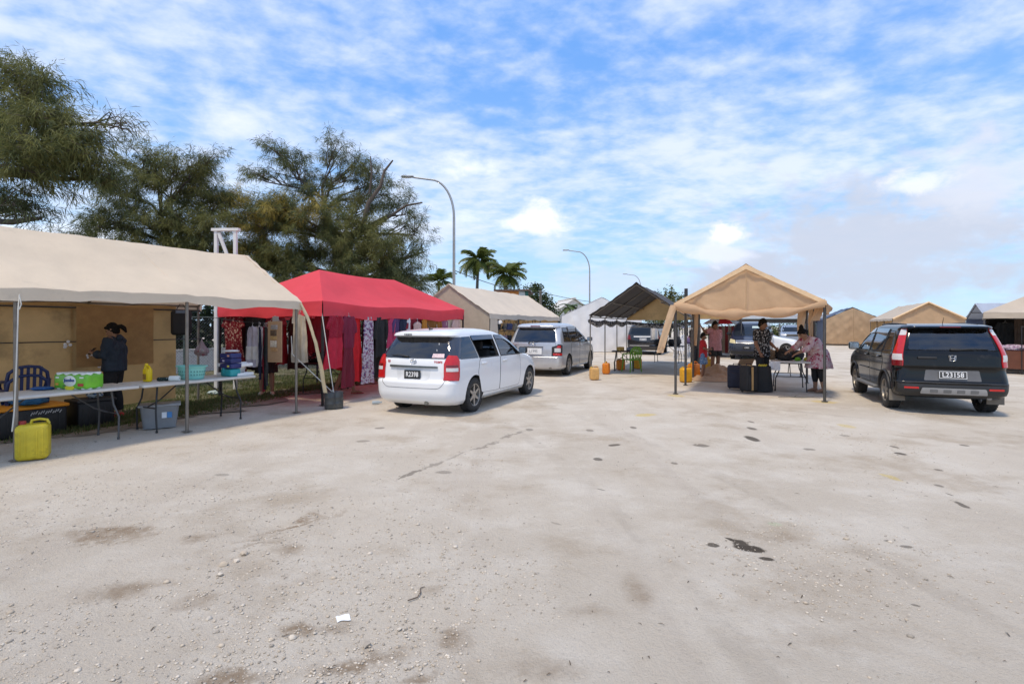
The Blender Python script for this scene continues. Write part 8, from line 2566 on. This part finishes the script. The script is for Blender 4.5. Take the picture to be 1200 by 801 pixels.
# cardboard panel with trinkets
pn = thing('display_board', 'tan cardboard display panel with pinned packets hanging beside the sashes', 'panel', redp(1.98, -.25, .86), RZ2)
CARD = mat('cardboard', (.50, .33, .20), .9, var=.12, bump=.2)
mb = MB(); mb.rbox((0, 0, .42), (.38, .025, .84), .006); mb.build('board', CARD, pn, smooth=50)
for (x_, z_, w_, h_, c2) in ((.0, .72, .17, .09, (.35, .34, .35)), (-.02, .60, .15, .11, (.13, .09, .06)), (-.01, .50, .17, .07, (.55, .36, .16)), (-.02, .38, .16, .13, (.70, .64, .54)), (.0, .26, .16, .07, (.50, .30, .14))):
    mb = MB(); mb.rbox((x_, -.02, z_), (w_, .03, h_), .008); mb.build('packet', mat('packet_%d' % int(c2[0] * 100), c2, .5, var=.3, vscale=25), pn, smooth=50)
mb = MB(); mb.rbox((.02, -.005, .89), (.16, .012, .10), .004); mb.build('header', mat('packet_grey', (.45, .45, .46), .5), pn)
mb = MB(); mb.tube([(-.15, 0, .83), (0, 0, .96), (.15, 0, .83)], .003, 5); mb.build('string', ROPE, pn)
folding_table('dark cloth covered table inside the red canopy', redp(1.35, 1.9, 0)[:2], RRED + .1, 1.5, .7, mat('cloth_dark_table', (.02, .02, .022), .9), LEGBLK)
lump('clothes_heap', 'heap of dark folded clothes on the table inside the red canopy', 'clothes', redp(1.35, 1.9, .74), RRED, (.28, .6, .14), pattern('heap_mix', (.03, .03, .035), [(.2, .05, .06), (.12, .12, .16), (.35, .33, .3)], 7, thr=.25), 21)
# drum weight with ropes
dr = thing('weight_drum', 'dark grey drum holding down the red canopy ropes', 'drum', (*G(391, 478), 0), .3)
DRM = mat('drum_grey', (.075, .08, .08), .5, metal=.3, var=.2, dirt=((.2, .19, .17), .55, .8, 5))
for x_ in (-.05, .06):
    mb = MB(); mb.lathe([(.001, 0), (.115, 0), (.12, .01), (.12, .09), (.124, .10), (.12, .11), (.12, .21), (.124, .22), (.12, .23), (.12, .31), (.112, .325), (.10, .315), (.001, .31)], 26, c=(x_, x_ * .3, 0)); mb.build('drum_shell', DRM, dr, smooth=40)
dx, dy = G(391, 478)
mb = MB(); mb.tube([(dx, dy, .30), redp(2.97, .0, 1.9)], .009, 5); mb.tube([(dx, dy, .30), (dx - .02, dy, .36)], .02, 6)
o = mb.build('guy_rope', ROPE, None, smooth=60); tag(o, 'white guy rope running from the drum to the canopy corner', 'rope')
mb = MB(); mb.tube([(dx - .02, dy, .31), (-4.35, 10.3, 1.05), (-4.45, 10.5, 1.4)], .009, 5)
o = mb.build('guy_rope', ROPE, None, smooth=60); tag(o, 'white guy rope running from the drum back towards the cream curtain', 'rope')
# ================================================================ GOODS UNDER THE OTHER TENTS
def T2p(x, y, z): return (-3.48 + .92 * x + .391 * y, 18.08 - .391 * x + .92 * y, z)


def shoulder_bag(label, loc, rotz, s, m, group='bags hung up for sale'):
    root = thing('shoulder_bag', label, 'bag', loc, rotz, group)
    mb = MB(); mb.rbox((0, 0, -s[1] / 2 - .12), (s[0], .09, s[1]), .03); mb.build('bag_body', m, root, smooth=60)
    mb = MB(); mb.box((0, -.047, -s[1] * .3 - .12), (s[0] * .9, .01, s[1] * .45)); mb.build('flap', m, root)
    mb = MB(); mb.tube([(-s[0] * .4, 0, -.13), (-.03, 0, 0), (.03, 0, 0), (s[0] * .4, 0, -.13)], .008, 6); mb.build('strap', LEGBLK, root, smooth=60)


rk = thing('display_rack', 'steel goods rack with three bars inside the bright beige tent', 'rack', T2p(2.85, 0, 0), AX(.391, .92))
for y_ in (.7, 2.6, 4.6):
    mb = MB(); mb.tube([(0, y_, 0), (0, y_, 1.88)], .016, 7); mb.build('upright', BLACKTUBE, rk, smooth=60)
for z_ in (1.0, 1.42, 1.84):
    mb = MB(); mb.tube([(0, .6, z_), (0, 4.7, z_)], .012, 7); mb.build('bar', BLACKTUBE, rk, smooth=60)
bc = [((.03, .03, .035), 'black'), ((.05, .20, .26), 'teal'), ((.30, .12, .10), 'brick red'), ((.22, .16, .10), 'brown'), ((.12, .24, .40), 'sky blue'), ((.50, .50, .48), 'white'), ((.06, .07, .16), 'navy'), ((.35, .22, .26), 'dusty pink'), ((.09, .10, .09), 'charcoal'), ((.32, .26, .18), 'khaki')]
for row, z_ in enumerate((1.82, 1.40, .98)):
    for k in range(8):
        col, nm = bc[(k * 3 + row * 4) % 10]
        sz = (.22 + .05 * ((k + row) % 3), .24 + .04 * (k % 2))
        lab = '%s bag hanging on the %s bar of the goods rack%s' % (nm, ['top', 'middle', 'bottom'][row], ['', ', flap turned outward'][k % 2])
        shoulder_bag(lab, T2p(2.92 + .02 * (k % 2), .85 + k * .46, z_), AX(.391, .92) + math.pi / 2 + .25 * math.sin(k * 2 + row), sz, mat('bagcol_' + nm.replace(' ', '_'), col, .6, var=.3, vscale=12))
for k, (y_, col) in enumerate(((.75, (.62, .60, .58)), (1.1, (.03, .03, .03)))):
    cp = thing('cap', ['pale cap hooked on the corner curtain of the beige tent', 'black cap below the pale one at the beige tent corner'][k], 'cap', T2p(3.06, y_ - .1, 1.70 - .18 * k), R(-30), 'caps for sale')
    mb = MB(); mb.lathe([(.001, .10), (.05, .095), (.085, .06), (.095, 0), (.088, 0), (.001, .085)], 18); mb.build('crown', mat('capcol_%d' % k, col, .8), cp, smooth=60)
    mb = MB(); mb.grid(lambda u, v: ((u - .5) * .18, -.07 - .09 * v * (1 - (2 * u - 1) ** 2 * .5), .0 - .02 * v), 10, 4); mb.build('peak', mat('capcol_%d' % k, col, .8), cp, smooth=60)
folding_table('trestle table below the goods rack in the beige tent', T2p(2.4, 2.6, 0)[:2], AX(.391, .92), 2.4, .7, mat('cloth_red_brown', (.20, .05, .04), .9), LEGBLK)

# ---- charcoal tent
def T3p(x, y, z): return (2.57 + .923 * x + .385 * y, 17.1 - .385 * x + .923 * y, z)


gx, gy = G(733, 435)
folding_table('small table with dark brown top beside the green chair', (gx, gy + .25), R(75), .85, .55, mat('table_dark_brown', (.055, .032, .022), .6), LEGBLK, z=.72, inset=.15)
mb = MB(); mb.rbox((0, 0, .07), (.22, .16, .14), .012)
o = mb.build('carton', mat('carton_ochre', (.62, .38, .10), .7, var=.15), None, smooth=50, loc=(gx - .12, gy + .28, .72), rotz=.4); tag(o, 'ochre carton on the small dark table', 'box')
lump('cloth_bundle', 'grey bundle on the small dark table near the chair', 'cloth', (gx + .2, gy + .25, .72), .2, (.12, .1, .07), mat('cloth_grey_mix', (.25, .25, .26), .8, var=.5, vscale=14), 31)
gx, gy = G(786, 425)
folding_table('long black table loaded with dark bags at the rear of the charcoal tent', (gx, gy + .4), R(60), 1.5, .7, mat('table_black', (.015, .015, .016), .5), LEGBLK)
for k in range(4):
    lump('dark_bag', ['tall black bag on the rear table', 'squat black bag on the rear table', 'charcoal bag with pale print on the rear table', 'dark bag slumped at the rear table edge'][k], 'bag', (gx - .45 + .3 * k, gy + .4 + .1 * (k % 2), .74), k, (.16, .14, .16 + .07 * (k % 2)), mat('bag_dark_%d' % (k % 2), [(.014, .014, .016), (.05, .05, .055)][k % 2], .7, var=.3), 40 + k)
gm = thing('hanging_garment', 'white shirt hanging at the far side of the charcoal tent', 'clothing', (pxx(767, 23.5), 23.5, 1.62), R(10))
mb = MB(); mb.grid(lambda u, v: ((u - .5) * .36 * (1 + .1 * v), .05 * math.sin(u * 9), -.62 * v - .06 * abs(u - .5)), 14, 10); mb.build('cloth', WHT, gm, smooth=70, fix=False)
mb = MB(); mb.tube([(-.14, 0, -.03), (0, 0, .02), (.14, 0, -.03)], .008, 5); mb.tube([(0, 0, .02), (0, 0, .3)], .006, 5); mb.build('hanger', HANG, gm, smooth=60)
# line carrying the shirt
wl_ = MB(); wl_.tube([T3p(0, 6.6, 1.55), T3p(3.0, 6.6, 1.55)], .010, 5); o = wl_.build('clothes_line', ROPE, None, smooth=60); tag(o, 'pale clothes line between the rear poles of the charcoal tent', 'line')
# white plastic chairs stacked with purple cloth
WP = mat('plastic_white', (.66, .66, .68), .4, var=.06)
for k in range(3): plastic_chair(['lowest', 'middle', 'top'][k] + ' white plastic chair of the stack beyond the tan tent', (pxx(806, 26.5), 26.5), R(20), WP, 'stacked white chairs', .13 * k)
plastic_chair('white plastic chair standing next to the stacked ones', (pxx(797, 25.5), 25.5), R(-40), WP, 'white chairs beyond the tan tent')
lump('cloth_bundle', 'purple cloth thrown over the stacked white chairs', 'cloth', (pxx(806, 26.5), 26.4, .71), 0, (.24, .2, .16), mat('cloth_violet', (.10, .07, .16), .85), 13)
fm = thing('steel_frame', 'white tubular steel display frame behind the white chairs', 'frame', (pxx(808, 28), 28, 0), 0)
for x_ in (-.6, 0, .6):
    mb = MB(); mb.tube([(x_, 0, 0), (x_, 0, 1.75)], .02, 6); mb.build('upright', WP, fm, smooth=60)
for z_ in (.9, 1.3, 1.7):
    mb = MB(); mb.tube([(-.6, 0, z_), (.6, 0, z_)], .018, 6); mb.build('bar', WP, fm, smooth=60)
for k, (c2, nm) in enumerate((((.10, .16, .55), 'blue'), ((.60, .45, .03), 'yellow'), ((.65, .18, .24), 'pink'))):
    o = lump('cloth_bundle', nm + ' cloth hung over the white steel frame', 'cloth', (pxx(808, 28) + [-.3, .3, .0][k], 27.97, [1.50, 1.26, .82][k]), 0, (.16, .05, .14), mat('cloth_frame_' + nm, c2, .8), 60 + k)

# ---- parasol
um = thing('parasol', 'red and white parasol standing beyond the pink shirted person', 'parasol', (pxx(846, 27.5), 27.5, 0), .2)
mb = MB(); mb.tube([(0, 0, 0), (0, 0, 2.15)], .02, 8); mb.lathe([(.001, 0), (.24, 0), (.24, .05), (.03, .09), (.001, .09)], 16); mb.build('pole', STEEL_LT, um, smooth=50)
for k in range(8):
    mb = MB(); a0, a1 = 2 * math.pi * k / 8, 2 * math.pi * (k + 1) / 8
    mb.grid(lambda u, v: (lambda a, r_: (r_ * math.cos(a), r_ * math.sin(a), 2.16 - .42 * (r_ / .95) ** 1.5 - .03 * math.sin(math.pi * u) * v))(a0 + (a1 - a0) * u, .02 + .93 * v), 6, 8)
    mb.build('canopy_panel', mat('parasol_red', (.60, .02, .03), .7, transl=.2) if k % 2 else mat('parasol_white', (.75, .75, .74), .7, transl=.2), um, smooth=60, fix=False)
# striped stall skirt beyond
sk = thing('striped_screen', 'red and cream striped screen under the parasol', 'screen', (pxx(848, 29), 29, 0), .1)
for k in range(9):
    mb = MB(); mb.box((-.75 + k * .185, .01 * (k % 2), .85), (.17, .03, 1.5)); mb.build('slat', mat('screen_red', (.42, .06, .05), .8) if k % 2 else mat('screen_cream', (.55, .42, .28), .8), sk)
for s in (-1, 1):
    mb = MB(); mb.box((s * .86, 0, .84), (.05, .06, 1.68)); mb.build('post', LEGBLK, sk)

# ---- tan tent
def T4p(x, y, z): return (3.88 + .9075 * x + .42 * y, 12.35 - .42 * x + .9075 * y, z)


def suitcase(name, label, loc, rotz, s, m, strip_m=None):
    root = thing(name, label, 'suitcase', loc, rotz, 'luggage under the tan tent')
    mb = MB(); mb.rbox((0, 0, s[2] / 2 + .03), s, .05, seg=4); mb.rbox((0, -s[1] / 2, s[2] * .42), (s[0] * .78, .05, s[2] * .6), .02); mb.build('shell', m, root, smooth=60)
    for sx in (-1, 1):
        mb = MB(); mb.lathe([(.001, -.012), (.03, -.012), (.03, .012), (.001, .012)], 12, 'X', c=(sx * s[0] * .38, s[1] * .25, .03)); mb.build('wheel', LEGBLK, root, smooth=50)
    mb = MB(); mb.tube([(-.08, 0, s[2] + .02), (-.07, 0, s[2] + .065), (.07, 0, s[2] + .065), (.08, 0, s[2] + .02)], .011, 7); mb.build('handle', LEGBLK, root, smooth=60)
    if strip_m:
        mb = MB(); mb.box((-.05, -s[1] / 2 - .03, s[2] * .5 + .03), (.05, .02, s[2] * .9)); mb.box((-.05, 0, s[2] + .035), (.05, s[1] + .02, .015)); mb.build('strap', strip_m, root)
    else:
        mb = MB(); mb.tube([(-s[0] * .4, -s[1] / 2 - .004, s[2] * .2), (-s[0] * .4, -s[1] / 2 - .004, s[2] * .9), (s[0] * .4, -s[1] / 2 - .004, s[2] * .9), (s[0] * .4, -s[1] / 2 - .004, s[2] * .2)], .006, 5); mb.build('zip', LEGBLK, root, smooth=60)
    return root


gx, gy = G(866, 456.5); suitcase('suitcase', 'dark navy fabric suitcase standing beside the striped one', (gx, gy + .15, 0), R(-25), (.42, .28, .58), mat('suitcase_navy', (.022, .024, .042), .8, var=.2))
gx, gy = G(880, 460); suitcase('suitcase', 'black suitcase with a tan strap down its front', (gx, gy + .13, 0), R(25), (.36, .26, .62), mat('suitcase_black', (.018, .017, .017), .75, var=.2), mat('strap_tan', (.50, .30, .12), .7))
gx, gy = G(897, 459)
bg = thing('holdall', 'tall black holdall with yellow fruit on top standing by the table', 'bag', (gx, gy + .18, 0), R(-10), 'luggage under the tan tent')
mb = MB()
mb.grid(lambda u, v: (lambda a, k_: ((.235 - .05 * k_ + .012 * math.sin(9 * a)) * math.copysign(abs(math.cos(a)) ** .6, math.cos(a)), (.17 - .03 * k_) * math.copysign(abs(math.sin(a)) ** .6, math.sin(a)), .62 * k_ + .01 * math.sin(5 * a) * k_))(2 * math.pi * u, v), 40, 12, closed_u=True)
mb.box((0, 0, .59), (.26, .2, .02)); mb.build('bag_body', mat('holdall_black', (.014, .014, .015), .75, var=.25, bump=.3, bscale=12), bg, smooth=50)
mb = MB()
for k in range(5): mb.tube([(-.1 + .04 * k, -.06, .615), (-.06 + .04 * k, -.02, .645), (-.03 + .04 * k, .05, .64)], [.012, .02, .01], 7)
mb.build('fruit', mat('fruit_yellow', (.62, .50, .05), .6), bg, smooth=60)
gx, gy = G(884, 455)
cb = thing('cardboard_box', 'open brown cardboard box with lifted flap behind the suitcases', 'box', (gx, gy + .75, 0), R(20))
mb = MB(); mb.box((0, 0, .25), (.5, .4, .5)); mb.build('carton_body', CARD, cb)
mb = MB(); mb.box((0, -.14, .60), (.5, .012, .26), Matrix.Rotation(R(28), 3, 'X')); mb.build('carton_flap', CARD, cb)
# crumpled tan groundsheet
gsm = bmesh.new(); bmesh.ops.create_grid(gsm, x_segments=60, y_segments=44, size=1)
gx, gy = G(850, 446)
for v in gsm.verts:
    x_, y_ = v.co.x, v.co.y
    e_ = max(0, 1 - max(abs(x_), abs(y_)) ** 4)
    h_ = .04 + .30 * math.exp(-((x_ - .25) ** 2 * 3 + (y_ - .35) ** 2 * 5)) + .10 * abs(fbm(x_ * 2.2, y_ * 2.2, 3, 4)) + .05 * abs(math.sin(x_ * 7 + y_ * 4 + 2 * fbm(x_, y_, 1, 3)))
    v.co = Vector((x_ * .78 + .15 * fbm(y_ * 1.5, 2, 0, 3), y_ * 1.05 + .2 * fbm(x_ * 1.4, 5, 0, 3), h_ * e_ + .006))
me = bpy.data.meshes.new('groundsheet'); gsm.to_mesh(me); gsm.free(); me.materials.append(mat('groundsheet_tan', (.36, .24, .155), .9, var=.15, vscale=4)); me.polygons.foreach_set('use_smooth', [True] * len(me.polygons))
o = link('groundsheet', me, None, (gx, gy + .75, 0), R(-12)); tag(o, 'crumpled tan canvas groundsheet heaped beside the suitcases', 'canvas')
# table and its goods
tl = Vector((6.36, 12.82)); tr_ = Vector((7.22, 12.62)); tc_ = (tl + tr_) / 2 + Vector((.28, .55))
folding_table('white folding table end on under the tan tent with dark goods', tuple(tc_), R4, 1.25, .86, mat('table_top_pale', (.62, .60, .57), .5), LEGBLK, inset=.12)
for k, (dx_, dy_, s_, c2, lab) in enumerate([(-.22, -.25, (.17, .13, .10), (.014, .014, .016), 'black bag slumped on the front of the folding table'), (.02, -.35, (.09, .07, .05), (.20, .48, .03), 'lime green packet on the folding table'), (-.1, .15, (.20, .16, .16), (.02, .02, .024), 'big black bag at the back of the folding table'), (.25, .1, (.16, .13, .13), (.03, .03, .034), 'charcoal bag in the middle of the folding table'),
                                            (.24, -.38, (.12, .08, .05), (.40, .36, .04), 'yellow patterned cloth on the folding table corner'), (-.32, .3, (.13, .12, .14), (.30, .20, .12), 'brown paper bag among the dark bags'), (.3, .42, (.16, .14, .10), (.015, .015, .018), 'black bundle at the far end of the folding table')]):
    lump('market_goods', lab, 'goods', (tc_.x + dx_, tc_.y + dy_, .74), k, s_, mat('goods_%d' % k, c2, .7, var=.35, vscale=14), 80 + k)
mb = MB(); mb.grid(lambda u, v: ((u - .5) * .24, .02 * math.sin(u * 8), -.22 * v), 8, 6)
o = mb.build('white_cloth', WHT, None, smooth=70, fix=False, loc=(tl.x + .1, tl.y - .03, .74), rotz=R4); tag(o, 'small white cloth draped over the folding table edge', 'cloth')

# ---- taupe canopy stall
def T9p(x, y, z):
    c2, s2 = math.cos(R9), math.sin(R9); return (16.3 + x * c2 - y * s2, 18.0 + x * s2 + y * c2, z)


st = thing('draped_table', 'market table draped in brown cloth under the taupe canopy', 'table', T9p(1.25, .45, 0), R9)
mb = MB(); mb.grid(lambda u, v: (lambda a, k_: ((.98 + .03 * k_ * math.sin(14 * a)) * math.copysign(abs(math.cos(a)) ** .25, math.cos(a)), (.36 + .03 * k_ * math.sin(11 * a)) * math.copysign(abs(math.sin(a)) ** .25, math.sin(a)), .76 - .60 * k_))(2 * math.pi * u, v), 90, 6, closed_u=True)
mb.rbox((0, 0, .76), (1.94, .70, .012), .005); mb.build('tablecloth', mat('tablecloth_brown', (.13, .045, .025), .85, var=.12), st, smooth=60, fix=False)
for sx in (-1, 1):
    for sy in (-1, 1):
        mb = MB(); mb.tube([(sx * .9, sy * .28, 0), (sx * .9, sy * .28, .74)], .02, 6); mb.build('leg', LEGBLK, st, smooth=60)
lump('clothes_heap', 'heap of pale pink and lilac clothes on the brown tablecloth', 'clothes', T9p(.75, .35, .77), R9, (.42, .22, .11), pattern('heap_pink', (.50, .38, .46), [(.30, .12, .28), (.62, .60, .66), (.08, .05, .10)], 8, thr=.27), 90)
garment('bright green yellow and red printed cloth hanging before the brown table', T9p(1.28, -.02, 1.50), R9, [(0, .17), (1, .22)], .98, pattern('cloth_tropical', (.06, .30, .03), [(.60, .55, .03), (.02, .10, .14), (.55, .05, .03)], 9, thr=.32, dist=.6), 6, .04, 0, 2, 'clothing', group='clothes under the taupe canopy', neck=0)
garment('black printed cloth hanging next to the bright tropical one', T9p(1.75, 0.05, 1.50), R9, [(0, .17), (1, .22)], .9, BLK, 6, .04, 0, 3, 'clothing', group='clothes under the taupe canopy', neck=0)
rl = thing('clothes_rail', 'steel clothes rail in front of the taupe canopy table', 'rail', (0, 0, 0))
for x_ in (.95, 2.6):
    mb = MB(); mb.tube([T9p(x_, .0, 0), T9p(x_, .0, 1.60)], .014, 7); mb.build('upright', BLACKTUBE, rl, smooth=60)
mb = MB(); mb.tube([T9p(.95, .0, 1.58), T9p(2.6, .0, 1.58)], .012, 7); mb.build('bar', BLACKTUBE, rl, smooth=60)
for k in range(4):
    m_ = [C('slate', (.05, .055, .06)), MAROON, NAV, BLK][k]
    garment(['slate', 'maroon', 'navy', 'black'][k] + ' dress on the inner rail of the taupe canopy', T9p(.5 + .6 * k, 2.4, 1.75), R9, [(0, .2), (1, .28)], 1.1, m_, 6, .03, .2, k, 'clothing', group='clothes under the taupe canopy')
mb = MB(); mb.tube([T9p(.1, 2.4, 1.84), T9p(3.1, 2.4, 1.84)], .012, 7); o = mb.build('clothes_rail', BLACKTUBE, None, smooth=60); tag(o, 'inner clothes rail at the back of the taupe canopy', 'rail')
